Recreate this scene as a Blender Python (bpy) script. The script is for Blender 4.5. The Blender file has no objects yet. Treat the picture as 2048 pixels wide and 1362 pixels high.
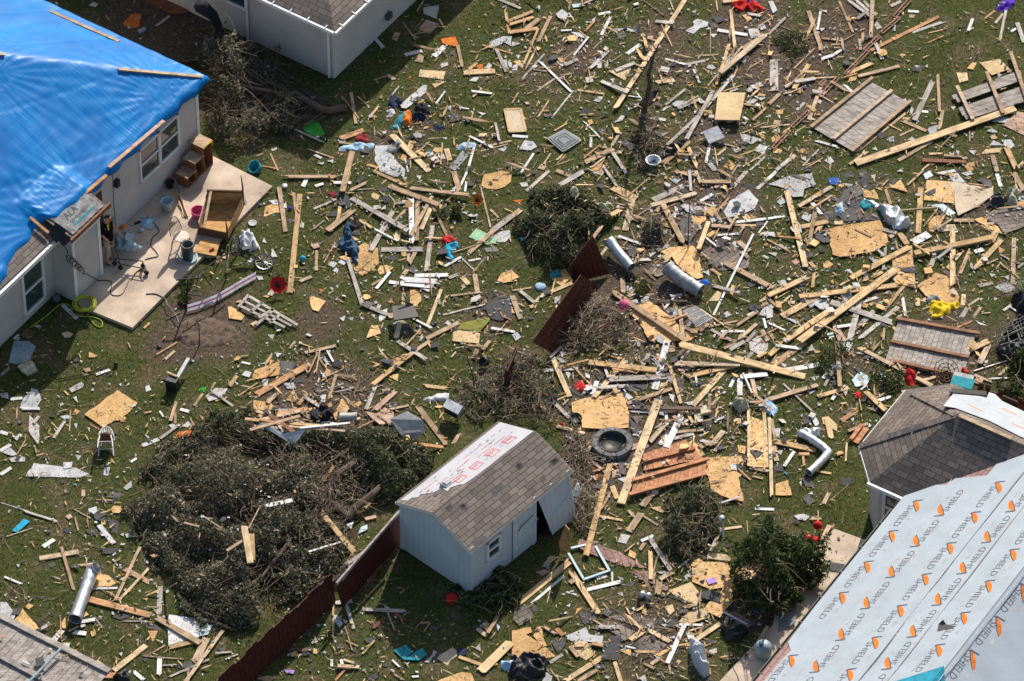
import bpy, bmesh, math, random
import numpy as np
from mathutils import Vector, Matrix, noise
random.seed(7)
R_ = math.radians
sc = bpy.context.scene
COL = sc.collection

# ------------------------------------------------------------------ camera, sky, sun, exposure
FPX = 11000.0
CAM = Vector((0.0, -103.7, 103.7))
cam_d = bpy.data.cameras.new('camera')
cam = bpy.data.objects.new('camera', cam_d); COL.objects.link(cam)
cam.location = CAM; cam.rotation_euler = (R_(45), 0, 0)
cam_d.sensor_width = 36.0; cam_d.lens = FPX / 2048 * 36.0
cam_d.clip_start = 1.0; cam_d.clip_end = 2000
sc.camera = cam
SUNV = Vector((-0.36, -1.32, -1.0)).normalized()          # the way the light travels
SUN_EL = math.asin(-SUNV.z); SUN_AZ = math.atan2(-SUNV.x, -SUNV.y)
W = bpy.data.worlds.new('World'); sc.world = W; W.use_nodes = True
nt = W.node_tree; bg = nt.nodes['Background']
sky = nt.nodes.new('ShaderNodeTexSky'); sky.sky_type = 'NISHITA'; sky.sun_disc = False
sky.sun_elevation = SUN_EL; sky.sun_rotation = SUN_AZ; sky.dust_density = 2.0; sky.air_density = 1.2
nt.links.new(sky.outputs[0], bg.inputs[0]); bg.inputs[1].default_value = 0.10
sl = bpy.data.lights.new('sun', 'SUN'); sl.energy = 4.8; sl.angle = R_(0.5); sl.color = (1.0, 0.93, 0.82)
sun = bpy.data.objects.new('sun', sl); COL.objects.link(sun)
sun.rotation_euler = SUNV.to_track_quat('-Z', 'Y').to_euler()
sun.location = (20, 60, 60)
sc.view_settings.view_transform = 'Standard'; sc.view_settings.look = 'None'
sc.view_settings.exposure = 0.48; sc.view_settings.gamma = 1.0
sc.render.engine = 'CYCLES'
sc.cycles.max_bounces = 6; sc.cycles.use_denoising = True

# ------------------------------------------------------------------ photo pixel -> world
S2 = math.sqrt(0.5)
FW, UP, RT = Vector((0, S2, -S2)), Vector((0, S2, S2)), Vector((1, 0, 0))
def ray(x, y): return (FW * FPX + RT * (x - 1024) - UP * (y - 681)).normalized()
def P(x, y, z=0.0):
    d = ray(x, y); t = (z - CAM.z) / d.z
    return CAM + d * t
def hit(x, y, p0, n):
    d = ray(x, y); t = (p0 - CAM).dot(n) / d.dot(n)
    return CAM + d * t

# ------------------------------------------------------------------ materials
MATS = {}
def mat(name, col=(0.5, 0.5, 0.5), rough=0.7, metal=0.0, spec=0.3):
    m = bpy.data.materials.new(name); m.use_nodes = True
    b = m.node_tree.nodes['Principled BSDF']
    b.inputs['Base Color'].default_value = (*col, 1); b.inputs['Roughness'].default_value = rough
    b.inputs['Metallic'].default_value = metal; b.inputs['Specular IOR Level'].default_value = spec
    MATS[name] = m
    return m
class NT:
    """small node helper"""
    def __init__(s, m): s.t = m.node_tree; s.b = s.t.nodes['Principled BSDF']
    def n(s, typ, **kw):
        nd = s.t.nodes.new('ShaderNode' + typ)
        for k, v in kw.items():
            if k in nd.inputs: nd.inputs[k].default_value = v
            else: setattr(nd, k, v)
        return nd
    def l(s, a, b): s.t.links.new(a, b)
    def ramp(s, fac, stops):
        r = s.n('ValToRGB'); e = r.color_ramp.elements
        while len(e) < len(stops): e.new(0.5)
        for i, (p, c) in enumerate(stops):
            e[i].position = p; e[i].color = (*c, 1)
        s.l(fac, r.inputs[0]); return r.outputs[0]
    def mix(s, fac, a, b, mode='MIX'):
        m = s.n('MixRGB', blend_type=mode)
        for i, v in ((0, fac), (1, a), (2, b)):
            if hasattr(v, 'is_output'): s.l(v, m.inputs[i])
            elif isinstance(v, (int, float)): m.inputs[i].default_value = v
            else: m.inputs[i].default_value = (*v, 1)
        return m.outputs[0]
    def coord(s, scale=(1, 1, 1), kind='Object', rnd=True):
        tc = s.n('TexCoord'); mp = s.n('Mapping'); mp.inputs['Scale'].default_value = scale
        s.l(tc.outputs[kind], mp.inputs[0])
        if rnd:
            oi = s.n('ObjectInfo'); mm = s.n('VectorMath', operation='SCALE'); mm.inputs[0].default_value = (37, 17, 53)
            s.l(oi.outputs['Random'], mm.inputs['Scale']); s.l(mm.outputs[0], mp.inputs['Location'])
        return mp.outputs[0]
    def noise(s, vec, scale, detail=4, rough=0.6):
        n = s.n('TexNoise'); n.inputs['Scale'].default_value = scale; n.inputs['Detail'].default_value = detail
        n.inputs['Roughness'].default_value = rough
        s.l(vec, n.inputs['Vector']); return n.outputs['Fac']
    def bump(s, h, strength=0.3, dist=0.01):
        b = s.n('Bump'); b.inputs['Strength'].default_value = strength; b.inputs['Distance'].default_value = dist
        s.l(h, b.inputs['Height']); s.l(b.outputs[0], s.b.inputs['Normal'])
    def rnd(s): return s.n('ObjectInfo').outputs['Random']
    def base(s, c): s.l(c, s.b.inputs['Base Color'])

def wood(name, stops, grain=0.5, rough=0.75, dirt=0.4):
    m = mat(name, stops[0][1], rough); k = NT(m)
    c = k.ramp(k.rnd(), stops)
    v = k.coord((1.1, 28, 28)); g = k.noise(v, 1.6, 5, 0.65)
    g2 = k.noise(k.coord((2.2, 5, 5)), 1.5, 3)
    dk = k.ramp(g, [(0.32, (1 - grain,) * 3), (0.62, (1.12,) * 3)])
    c = k.mix(1.0, c, dk, 'MULTIPLY')
    st = k.ramp(g2, [(0.36, (1 - dirt, 1 - dirt * 1.05, 1 - dirt * 1.1)), (0.6, (1.05,) * 3)])
    c = k.mix(1.0, c, st, 'MULTIPLY'); k.base(c)
    k.bump(g, 0.35, 0.006); return m
wood('pine', [(0, (0.42, 0.27, 0.135)), (0.25, (0.55, 0.35, 0.16)), (0.6, (0.62, 0.43, 0.23)), (1, (0.66, 0.50, 0.31))], 0.3)
wood('tanwood', [(0, (0.36, 0.235, 0.14)), (0.5, (0.46, 0.32, 0.20)), (1, (0.52, 0.40, 0.28))], 0.35)
wood('greywood', [(0, (0.33, 0.29, 0.26)), (0.5, (0.42, 0.375, 0.34)), (1, (0.50, 0.46, 0.43))], 0.35)
wood('whitewood', [(0, (0.50, 0.49, 0.50)), (1, (0.64, 0.63, 0.62))], 0.12, 0.6, 0.2)
wood('darkwood', [(0, (0.10, 0.065, 0.045)), (1, (0.19, 0.13, 0.095))], 0.4)
wood('redwood', [(0, (0.17, 0.045, 0.025)), (1, (0.24, 0.075, 0.04))], 0.35)
wood('honeywood', [(0, (0.50, 0.27, 0.09)), (1, (0.54, 0.30, 0.11))], 0.2)
wood('orangewood', [(0, (0.46, 0.22, 0.09)), (1, (0.54, 0.31, 0.16))], 0.25)
wood('pinkwood', [(0, (0.46, 0.29, 0.21)), (1, (0.52, 0.35, 0.26))], 0.3)
wood('brownwood', [(0, (0.22, 0.095, 0.045)), (1, (0.27, 0.125, 0.06))], 0.35)
wood('fencegrey', [(0, (0.33, 0.29, 0.265)), (1, (0.38, 0.34, 0.31))], 0.4, 0.85, 0.4)
wood('redstain', [(0, (0.062, 0.011, 0.007)), (1, (0.08, 0.016, 0.010))], 0.3, 0.7)
wood('orangestain', [(0, (0.46, 0.185, 0.08)), (1, (0.50, 0.225, 0.10))], 0.3, 0.7)

def osb(name, a, b, c):
    m = mat(name, a, 0.75); k = NT(m)
    v = k.coord((1, 1, 1)); vo = k.n('TexVoronoi'); vo.inputs['Scale'].default_value = 26.0; vo.inputs['Randomness'].default_value = 1
    wv = k.n('VectorMath', operation='MULTIPLY'); wv.inputs[1].default_value = (0.55, 1.35, 1)
    k.l(v, wv.inputs[0]); k.l(wv.outputs[0], vo.inputs['Vector'])
    sp = k.n('SeparateColor'); k.l(vo.outputs['Color'], sp.inputs[0])
    col = k.ramp(sp.outputs[0], [(0, a), (0.5, b), (1, c)])
    tint = k.ramp(k.rnd(), [(0, (0.82, 0.76, 0.68)), (0.5, (1, 1, 1)), (1, (1.08, 1.1, 1.12))])
    col = k.mix(1, col, tint, 'MULTIPLY')
    big = k.ramp(k.noise(k.coord((1, 1, 1)), 1.6, 4), [(0.33, (0.78, 0.74, 0.68)), (0.6, (1.04,) * 3)])
    col = k.mix(1, col, big, 'MULTIPLY'); k.base(col); k.bump(sp.outputs[0], 0.25, 0.004); return m
osb('osb', (0.46, 0.27, 0.10), (0.58, 0.36, 0.15), (0.66, 0.44, 0.215))
osb('ply', (0.50, 0.36, 0.19), (0.57, 0.42, 0.23), (0.61, 0.46, 0.27))

def plain(name, stops, rough=0.8, var=0.12, scale=3.0, metal=0.0, spec=0.3, bump=0.15):
    m = mat(name, stops[0][1], rough, metal, spec); k = NT(m)
    c = k.ramp(k.rnd(), stops)
    n = k.noise(k.coord((1, 1, 1)), scale, 6, 0.65)
    d = k.ramp(n, [(0.3, (1 - var * 2,) * 3), (0.65, (1 + var * 0.5,) * 3)])
    k.base(k.mix(1, c, d, 'MULTIPLY'))
    if bump: k.bump(n, bump, 0.02)
    return m
plain('stonegrey', [(0, (0.14, 0.145, 0.155)), (1, (0.20, 0.195, 0.195))], 0.9, 0.25, 14, bump=0.5)
plain('drywall', [(0, (0.42, 0.42, 0.44)), (0.6, (0.50, 0.50, 0.515)), (1, (0.47, 0.44, 0.41))], 0.85, 0.16, 4)
plain('paper', [(0, (0.36, 0.355, 0.36)), (1, (0.43, 0.41, 0.385))], 0.9, 0.15)
plain('insul', [(0, (0.50, 0.46, 0.30)), (1, (0.55, 0.50, 0.36))], 0.95, 0.3, 9, bump=0.9)
plain('cardtan', [(0, (0.50, 0.40, 0.29)), (1, (0.53, 0.43, 0.32))], 0.85, 0.1)
plain('metal', [(0, (0.50, 0.53, 0.55)), (1, (0.56, 0.58, 0.60))], 0.38, 0.15, 3, 0.75, 0.5, 0.25)
plain('foil', [(0, (0.50, 0.55, 0.58)), (1, (0.54, 0.58, 0.61))], 0.42, 0.2, 6, 0.55, 0.5, 0.9)
plain('bluemetal', [(0, (0.28, 0.39, 0.44)), (1, (0.38, 0.48, 0.52))], 0.55, 0.15, 3, 0.1, 0.4)
plain('darkmetal', [(0, (0.07, 0.08, 0.085)), (1, (0.12, 0.13, 0.14))], 0.5, 0.2, 5, 0.5)
plain('black', [(0, (0.012, 0.013, 0.015)), (1, (0.022, 0.023, 0.026))], 0.5, 0.2, 5)
plain('concrete', [(0, (0.52, 0.41, 0.32)), (1, (0.53, 0.42, 0.33))], 0.9, 0.22, 1.1)
plain('stucco', [(0, (0.49, 0.455, 0.425)), (1, (0.50, 0.465, 0.435))], 0.9, 0.09, 1.2, bump=0.1)
plain('trim', [(0, (0.70, 0.69, 0.68)), (1, (0.72, 0.71, 0.70))], 0.6, 0.06)
plain('shedwall', [(0, (0.50, 0.56, 0.605)), (1, (0.51, 0.57, 0.615))], 0.75, 0.07, 2)
plain('underlay', [(0, (0.345, 0.39, 0.44)), (1, (0.355, 0.40, 0.45))], 0.65, 0.07, 1.6, bump=0.25)
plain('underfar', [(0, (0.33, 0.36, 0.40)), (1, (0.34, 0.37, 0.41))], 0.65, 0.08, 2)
plain('greymetal', [(0, (0.32, 0.34, 0.355)), (1, (0.44, 0.46, 0.48))], 0.6, 0.2, 4, 0.4)
plain('sheetgrey', [(0, (0.24, 0.255, 0.265)), (1, (0.34, 0.35, 0.36))], 0.75, 0.2, 4)
plain('sheetwhite', [(0, (0.40, 0.43, 0.46)), (1, (0.42, 0.45, 0.48))], 0.6, 0.1, 4)
plain('gutterdark', [(0, (0.10, 0.10, 0.078)), (1, (0.11, 0.11, 0.085))], 0.7)
plain('capbrown', [(0, (0.15, 0.125, 0.11)), (1, (0.16, 0.13, 0.115))], 0.9, 0.3, 6)
plain('darkstain', [(0, (0.022, 0.013, 0.010)), (1, (0.026, 0.016, 0.012))], 0.9)
plain('cream', [(0, (0.60, 0.52, 0.42)), (1, (0.61, 0.53, 0.43))], 0.7)
plain('dirty_shaded_paper', [(0, (0.27, 0.27, 0.27)), (1, (0.28, 0.28, 0.275))], 0.9, 0.35, 5, bump=0.8)  # torn sheet: dirt, plus the shade on it darkened into the colour
plain('shirtblack', [(0, (0.008, 0.008, 0.010)), (1, (0.009, 0.009, 0.011))], 0.95, 0.1, spec=0.05)
plain('edging', [(0, (0.34, 0.175, 0.125)), (1, (0.38, 0.20, 0.15))], 0.9, 0.3, 8)
plain('underwhite', [(0, (0.42, 0.42, 0.455)), (1, (0.43, 0.43, 0.465))], 0.6, 0.08, 2)
plain('soil', [(0, (0.10, 0.07, 0.05)), (1, (0.13, 0.09, 0.065))], 0.95, 0.35, 6, bump=0.8)
plain('brick', [(0, (0.33, 0.15, 0.11)), (1, (0.36, 0.17, 0.13))], 0.9, 0.2, 8)
plain('slate', [(0, (0.055, 0.055, 0.062)), (0.5, (0.085, 0.08, 0.085)), (1, (0.12, 0.105, 0.10))], 0.9, 0.2, 10, bump=0.4)
def clothm(name, c, rough=0.9):
    return plain(name, [(0, c), (1, tuple(min(1, x * 1.15) for x in c))], rough, 0.18, 7, bump=0.4)
for nm, c in dict(red=(0.46, 0.012, 0.01), crimson=(0.22, 0.012, 0.02), navy=(0.012, 0.02, 0.06), blue=(0.015, 0.09, 0.36), lightblue=(0.35, 0.52, 0.68),
                  teal=(0.02, 0.24, 0.29), cyan=(0.02, 0.33, 0.52), green=(0.03, 0.30, 0.03), mint=(0.30, 0.52, 0.32), yellow=(0.62, 0.42, 0.01),
                  purple=(0.09, 0.03, 0.42), lilac=(0.38, 0.24, 0.60), pink=(0.60, 0.03, 0.10), orange=(0.55, 0.14, 0.02), olive=(0.19, 0.19, 0.035),
                  white=(0.55, 0.55, 0.57), grey=(0.22, 0.23, 0.24), brown=(0.13, 0.07, 0.04), khaki=(0.40, 0.35, 0.27), skin=(0.30, 0.14, 0.09),
                  darkcloth=(0.018, 0.018, 0.022), rose=(0.55, 0.10, 0.22), denim=(0.03, 0.075, 0.14), lime=(0.33, 0.42, 0.04), bark=(0.105, 0.075, 0.055),
                  twig=(0.30, 0.225, 0.155), ink=(0.10, 0.10, 0.115), inkgrey=(0.40, 0.41, 0.43), inkred=(0.55, 0.10, 0.10), inkorange=(0.66, 0.165, 0.012),
                  skytarp=(0.02, 0.25, 0.36), flesh=(0.48, 0.26, 0.17)).items():
    clothm(nm, c)
m = mat('plastic_bag', (0.50, 0.54, 0.57), 0.4); m.node_tree.nodes['Principled BSDF'].inputs['Alpha'].default_value = 1.0
m = mat('glass', (0.035, 0.055, 0.055), 0.06, 0, 0.9)

def shingle(name, cols, mortar):
    m = mat(name, cols[0], 0.92); k = NT(m)
    tc = k.n('TexCoord'); br = k.n('TexBrick'); k.l(tc.outputs['UV'], br.inputs['Vector'])
    br.inputs['Scale'].default_value = 1.0; br.inputs['Brick Width'].default_value = 0.32; br.inputs['Row Height'].default_value = 0.15
    br.inputs['Mortar Size'].default_value = 0.010; br.inputs['Mortar Smooth'].default_value = 0.4; br.offset = 0.45
    br.inputs['Color1'].default_value = (0, 0, 0, 1); br.inputs['Color2'].default_value = (1, 1, 1, 1); br.inputs['Mortar'].default_value = (0.5, 0.5, 0.5, 1)
    c = k.ramp(br.outputs['Color'], [(0, cols[0]), (0.5, cols[1]), (1, cols[2])])
    n = k.noise(tc.outputs['UV'], 30, 4); c = k.mix(1, c, k.ramp(n, [(0.3, (0.75,) * 3), (0.7, (1.15,) * 3)]), 'MULTIPLY')
    n2 = k.noise(tc.outputs['UV'], 1.1, 3); c = k.mix(1, c, k.ramp(n2, [(0.35, (0.82,) * 3), (0.65, (1.1,) * 3)]), 'MULTIPLY')
    c = k.mix(br.outputs['Fac'], c, mortar); k.base(c)
    inv = k.n('Math', operation='SUBTRACT'); inv.inputs[0].default_value = 1; k.l(br.outputs['Fac'], inv.inputs[1])
    k.bump(inv.outputs[0], 0.9, 0.012); return m
shingle('shingle_grey', [(0.125, 0.10, 0.088), (0.175, 0.14, 0.12), (0.22, 0.18, 0.155)], (0.05, 0.045, 0.045))
shingle('shingle_tan', [(0.145, 0.12, 0.105), (0.19, 0.155, 0.135), (0.225, 0.185, 0.16)], (0.06, 0.05, 0.045))
shingle('shingle_pink', [(0.27, 0.16, 0.14), (0.32, 0.19, 0.17), (0.35, 0.22, 0.19)], (0.13, 0.08, 0.07))
def siding(name, c, d, pitch, horizontal=False):
    m = mat(name, c, 0.8); k = NT(m); tc = k.n('TexCoord'); wv = k.n('TexWave', wave_type='BANDS', bands_direction='Y' if horizontal else 'X', wave_profile='SAW')
    wv.inputs['Scale'].default_value = 0.314159 / pitch
    k.l(tc.outputs['UV'], wv.inputs['Vector'])
    n = k.noise(tc.outputs['UV'], 1.3, 4)
    cc = k.ramp(wv.outputs['Fac'], [(0.0, d), (0.07, c), (1, c)])
    k.base(k.mix(1, cc, k.ramp(n, [(0.3, (0.88,) * 3), (0.7, (1.03,) * 3)]), 'MULTIPLY')); return m
siding('shed_siding', (0.505, 0.57, 0.615), (0.30, 0.34, 0.37), 0.2)

# tarp
m = mat('tarp', (0.006, 0.20, 0.62), 0.30, 0, 0.14); k = NT(m)
k.b.inputs['Coat Weight'].default_value = 0.07; k.b.inputs['Coat Roughness'].default_value = 0.3
tc = k.n('TexCoord')
def strands(sc3, scale, det=4):
    mp = k.n('Mapping'); mp.inputs['Scale'].default_value = sc3; k.l(tc.outputs['UV'], mp.inputs[0]); return k.noise(mp.outputs[0], scale, det)
g1 = strands((0.16, 5.0, 1), 2.4, 3); g2 = strands((7.0, 0.5, 1), 1.6, 3); g3 = strands((1, 1, 1), 0.55, 3)
msk = k.ramp(g3, [(0.42, (0, 0, 0)), (0.62, (1, 1, 1))])
hh = k.mix(msk, (0.5, 0.5, 0.5), g2); hh2 = k.mix(0.25, hh, g1)
k.bump(hh2, 0.5, 0.05)
k.base(k.ramp(g3, [(0.3, (0.0, 0.115, 0.38)), (0.7, (0.0, 0.185, 0.50))]))
wv = k.ramp(strands((1, 1, 1), 3.0, 5), [(0.3, (0.36,) * 3), (0.7, (0.52,) * 3)]); k.l(wv, k.b.inputs['Roughness'])

# leaves / grass with per-island variation
def leafmat(name, stops, trans=0.35):
    m = mat(name, stops[0][1], 0.7, 0, 0.2); k = NT(m); ge = k.n('NewGeometry')
    c = k.ramp(ge.outputs['Random Per Island'], stops); k.base(c)
    tr = k.n('BsdfTranslucent'); k.l(c, tr.inputs[0]); mx = k.n('MixShader'); mx.inputs[0].default_value = trans
    k.l(k.b.outputs[0], mx.inputs[1]); k.l(tr.outputs[0], mx.inputs[2])
    k.l(mx.outputs[0], k.t.nodes['Material Output'].inputs[0]); return m
leafmat('leaf_dry', [(0, (0.045, 0.05, 0.034)), (0.4, (0.105, 0.108, 0.07)), (0.72, (0.20, 0.185, 0.125)), (1, (0.46, 0.40, 0.29))])
leafmat('leaf_green', [(0, (0.022, 0.036, 0.014)), (0.5, (0.05, 0.078, 0.025)), (0.85, (0.11, 0.14, 0.045)), (1, (0.24, 0.23, 0.11))])
leafmat('leaf_olive', [(0, (0.03, 0.042, 0.022)), (0.5, (0.075, 0.09, 0.045)), (0.85, (0.15, 0.16, 0.09)), (1, (0.34, 0.30, 0.19))])

# ------------------------------------------------------------------ mesh builder
class MB:
    def __init__(s): s.v = []; s.f = []; s.uv = None
    def add(s, vs, fs):
        b = len(s.v); s.v += [Vector(v) for v in vs]; s.f += [[i + b for i in f] for f in fs]; return s
    def obox(s, c, ax, ay, az):
        """box from its centre and three half-axis vectors"""
        c, ax, ay, az = Vector(c), Vector(ax), Vector(ay), Vector(az)
        vs = [c + ax * i + ay * j + az * k for k in (-1, 1) for j in (-1, 1) for i in (-1, 1)]
        return s.add(vs, [(0, 2, 3, 1), (4, 5, 7, 6), (0, 1, 5, 4), (2, 6, 7, 3), (0, 4, 6, 2), (1, 3, 7, 5)])
    def bar(s, a, b, w, t, up=(0, 0, 1)):
        a, b = Vector(a), Vector(b); d = b - a; L = d.length
        if L < 1e-5: return s
        d /= L; u = Vector(up); sd = d.cross(u)
        if sd.length < 1e-3: sd = d.cross(Vector((1, 0, 0)))
        sd.normalize(); u = sd.cross(d)
        return s.obox((a + b) / 2, d * L / 2, sd * w / 2, u * t / 2)
    def tube(s, pts, r, n=6, cap=True):
        pts = [Vector(p) for p in pts]; rs = r if isinstance(r, (list, tuple)) else [r] * len(pts)
        b = len(s.v); prev = None
        for i, p in enumerate(pts):
            t = (pts[min(i + 1, len(pts) - 1)] - pts[max(i - 1, 0)])
            if t.length < 1e-6: t = Vector((0, 0, 1))
            t.normalize()
            if prev is None: a = t.orthogonal().normalized()
            else:
                a = prev - t * prev.dot(t); a = a.normalized() if a.length > 1e-5 else t.orthogonal().normalized()
            prev = a; c = t.cross(a)
            for q in range(n):
                an = 2 * math.pi * q / n; s.v.append(p + (a * math.cos(an) + c * math.sin(an)) * rs[i])
        for i in range(len(pts) - 1):
            for q in range(n):
                q2 = (q + 1) % n; s.f.append([b + i * n + q, b + i * n + q2, b + (i + 1) * n + q2, b + (i + 1) * n + q])
        if cap:
            s.f.append([b + q for q in range(n)][::-1]); e = b + (len(pts) - 1) * n; s.f.append([e + q for q in range(n)])
        return s
    def lathe(s, o, prof, n=20, axis=(0, 0, 1)):
        """prof: (radius, height) pairs"""
        ax = Vector(axis).normalized(); a = ax.orthogonal().normalized(); c = ax.cross(a); b = len(s.v); o = Vector(o)
        for r, h in prof:
            for q in range(n):
                an = 2 * math.pi * q / n; s.v.append(o + ax * h + (a * math.cos(an) + c * math.sin(an)) * max(r, 1e-4))
        for i in range(len(prof) - 1):
            for q in range(n):
                q2 = (q + 1) % n; s.f.append([b + i * n + q, b + i * n + q2, b + (i + 1) * n + q2, b + (i + 1) * n + q])
        return s
    def prism(s, top, thick, n=None):
        """top: list of 3D points (planar-ish), extruded against its normal"""
        top = [Vector(p) for p in top]
        if n is None:
            n = Vector((0, 0, 0))
            for i in range(len(top)):
                n += top[i].cross(top[(i + 1) % len(top)])
            n.normalize()
            if n.z < 0: top = top[::-1]; n = -n
        m = len(top); vs = top + [p - n * thick for p in top]
        fs = [list(range(m)), list(range(2 * m - 1, m - 1, -1))] + [[i, i + m, (i + 1) % m + m, (i + 1) % m] for i in range(m)]
        return s.add(vs, fs)
    def build(s, name, m, parent=None, origin=None, smooth=False, uvs=None):
        vs = s.v
        if origin is None:
            if parent is not None: origin = Vector(parent['_o'])
            else:
                lo = Vector([min(v[i] for v in vs) for i in range(3)]); hi = Vector([max(v[i] for v in vs) for i in range(3)])
                origin = Vector(((lo.x + hi.x) / 2, (lo.y + hi.y) / 2, lo.z))
        me = bpy.data.meshes.new(name); me.from_pydata([v - origin for v in vs], [], s.f); me.update()
        if s.uv is not None:
            uvl = me.uv_layers.new(name='UVMap'); uvl.data.foreach_set('uv', [c for q in s.uv for c in q])
        if isinstance(m, str): m = MATS[m]
        me.materials.append(m)
        if smooth: me.polygons.foreach_set('use_smooth', [True] * len(me.polygons))
        o = bpy.data.objects.new(name, me); COL.objects.link(o)
        if parent is not None: o.parent = parent; o.location = origin - Vector(parent['_o'])
        else: o.location = origin
        o['_o'] = tuple(origin)
        return o
def tag(o, label=None, cat=None, group=None, kind=None):
    for k_, v_ in (('label', label), ('category', cat), ('group', group), ('kind', kind)):
        if v_: o[k_] = v_
    return o
LAND = []
def thing(name, label, cat, loc, group=None, land=None):
    o = bpy.data.objects.new(name, None); COL.objects.link(o); o.location = loc; o['_o'] = tuple(loc); o.empty_display_size = 0.1
    tag(o, label, cat, group)
    return o
def uvface(mb, pts, udir, vdir, o):
    """a face with UVs in metres along udir, vdir"""
    b = len(mb.v); mb.v += [Vector(p) for p in pts]; mb.f.append(list(range(b, b + len(pts))))
    if mb.uv is None: mb.uv = []
    mb.uv += [((Vector(p) - o).dot(udir), (Vector(p) - o).dot(vdir)) for p in pts]
Z = Vector((0, 0, 1))
def perp(u): return Vector((u.y, -u.x, 0))
def inpoly(x, y, poly):
    c = False; j = len(poly) - 1
    for i in range(len(poly)):
        xi, yi = poly[i]; xj, yj = poly[j]
        if (yi > y) != (yj > y) and x < (xj - xi) * (y - yi) / (yj - yi) + xi: c = not c
        j = i
    return c
def window(house, quad_plane, corners, n, fw=0.06, split=True, name='window', curtain=False):
    """corners TL,TR,BR,BL in 3D on the wall; n outward"""
    TL, TR, BR, BL = [Vector(c) for c in corners]
    mb = MB(); d = n * 0.03
    for a, b in ((TL, TR), (TR, BR), (BR, BL), (BL, TL)):
        ex = (b - a).normalized() * fw / 2
        mb.bar(a - ex + d, b + ex + d, fw, 0.05, n)
    if split: mb.bar((TL + BL) / 2 + n * 0.028, (TR + BR) / 2 + n * 0.028, fw * 0.8, 0.045, n)
    fr = mb.build(name, 'trim', house)
    g = MB(); g.prism([p + n * 0.012 for p in (TL, TR, BR, BL)], 0.01, n)
    g.build('pane', 'glass', fr)
    return fr

def grassmat(name, trans):
    m = mat(name, (0.05, 0.08, 0.02), 0.75, 0, 0.15); k = NT(m); ge = k.n('NewGeometry'); tc = k.n('TexCoord')
    c1 = k.ramp(ge.outputs['Random Per Island'], [(0, (0.058, 0.074, 0.013)), (0.5, (0.145, 0.165, 0.035)), (0.85, (0.23, 0.24, 0.065)), (1, (0.50, 0.42, 0.19))])
    c2 = k.ramp(ge.outputs['Random Per Island'], [(0, (0.075, 0.065, 0.025)), (0.5, (0.16, 0.13, 0.055)), (1, (0.40, 0.32, 0.18))])
    f = k.ramp(k.noise(tc.outputs['Object'], 0.8, 5, 0.65), [(0.50, (0, 0, 0)), (0.68, (0.85, 0.85, 0.85))])
    c = k.mix(f, c1, c2); c = k.mix(1, c, k.ramp(k.noise(tc.outputs['Object'], 0.35, 3), [(0.35, (0.72, 0.74, 0.7)), (0.65, (1.12, 1.1, 1.05))]), 'MULTIPLY'); k.base(c)
    tr = k.n('BsdfTranslucent'); k.l(c, tr.inputs[0]); mx = k.n('MixShader'); mx.inputs[0].default_value = trans
    k.l(k.b.outputs[0], mx.inputs[1]); k.l(tr.outputs[0], mx.inputs[2]); k.l(mx.outputs[0], k.t.nodes['Material Output'].inputs[0])
grassmat('grass', 0.35)

def smooth(pts, k=6):
    """Catmull-Rom through the points"""
    out = []; n = len(pts)
    for i in range(n - 1):
        p0, p1, p2, p3 = pts[max(0, i - 1)], pts[i], pts[i + 1], pts[min(n - 1, i + 2)]
        for q in range(k):
            t = q / k; out.append(0.5 * ((2 * p1) + (p2 - p0) * t + (2 * p0 - 5 * p1 + 4 * p2 - p3) * t * t + (3 * p1 - p0 - 3 * p2 + p3) * t * t * t))
    return out + [pts[-1]]

# ================================================================== ground
SOIL = [(400, 650, 95, 1), (330, 690, 60, .8), (640, 640, 70, .7), (1560, 130, 110, 1), (1500, 60, 120, .8), (1680, 60, 90, .9), (1420, 260, 90, .7), (1330, 60, 80, .7), (1150, 110, 70, .8),
        (1620, 190, 70, 1), (1350, 130, 90, .6), (1420, 420, 130, .9), (1300, 560, 130, .9), (1200, 620, 80, .9), (1200, 780, 90, .8), (1330, 850, 120, .6), (640, 820, 160, .8), (560, 1000, 220, .7),
        (880, 330, 60, .4), (760, 290, 60, .6), (990, 620, 70, .7), (1640, 420, 60, .5), (1950, 420, 80, .6), (1900, 700, 120, .8), (1700, 720, 60, .6), (1150, 950, 60, 1), (1230, 900, 110, 1), (1300, 1260, 130, .6),
        (470, 620, 60, .8), (600, 230, 80, .7), (300, 60, 150, .9), (470, 200, 90, 1), (1300, 620, 120, .9), (1520, 1190, 100, .8), (170, 900, 22, .7), (165, 830, 16, .6), (1080, 150, 90, .5), (840, 250, 60, .5), (460, 680, 60, .8)]
gx = [-400, -120, -45] + list(np.arange(-20, 20.01, 0.3)) + [45, 120, 400]
gy = [-400, -120, -45] + list(np.arange(-22, 24.01, 0.3)) + [45, 120, 400]
SO = [(P(x, y).x, P(x, y).y, r / 75.0, s) for x, y, r, s in SOIL]
vs = []; sv = []
for y in gy:
    for x in gx:
        inner = abs(x) < 21 and -23 < y < 25
        vs.append((x, y, 0.03 * noise.noise((x * 0.5, y * 0.5, 0)) if inner else 0))
        a = 0
        for sx, sy, r, s in SO:
            dx, dy = (x - sx) / r, (y - sy) / (r * 1.25); q = dx * dx + dy * dy
            if q < 4: a = max(a, s * math.exp(-q * 1.1))
        sv.append(min(1, a))
nx = len(gx)
fs = [(j * nx + i, j * nx + i + 1, (j + 1) * nx + i + 1, (j + 1) * nx + i) for j in range(len(gy) - 1) for i in range(nx - 1)]
me = bpy.data.meshes.new('ground'); me.from_pydata(vs, [], fs); me.update()
at = me.attributes.new('soil', 'FLOAT', 'POINT'); at.data.foreach_set('value', sv)
ground = bpy.data.objects.new('ground', me); COL.objects.link(ground); ground['kind'] = 'structure'
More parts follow.
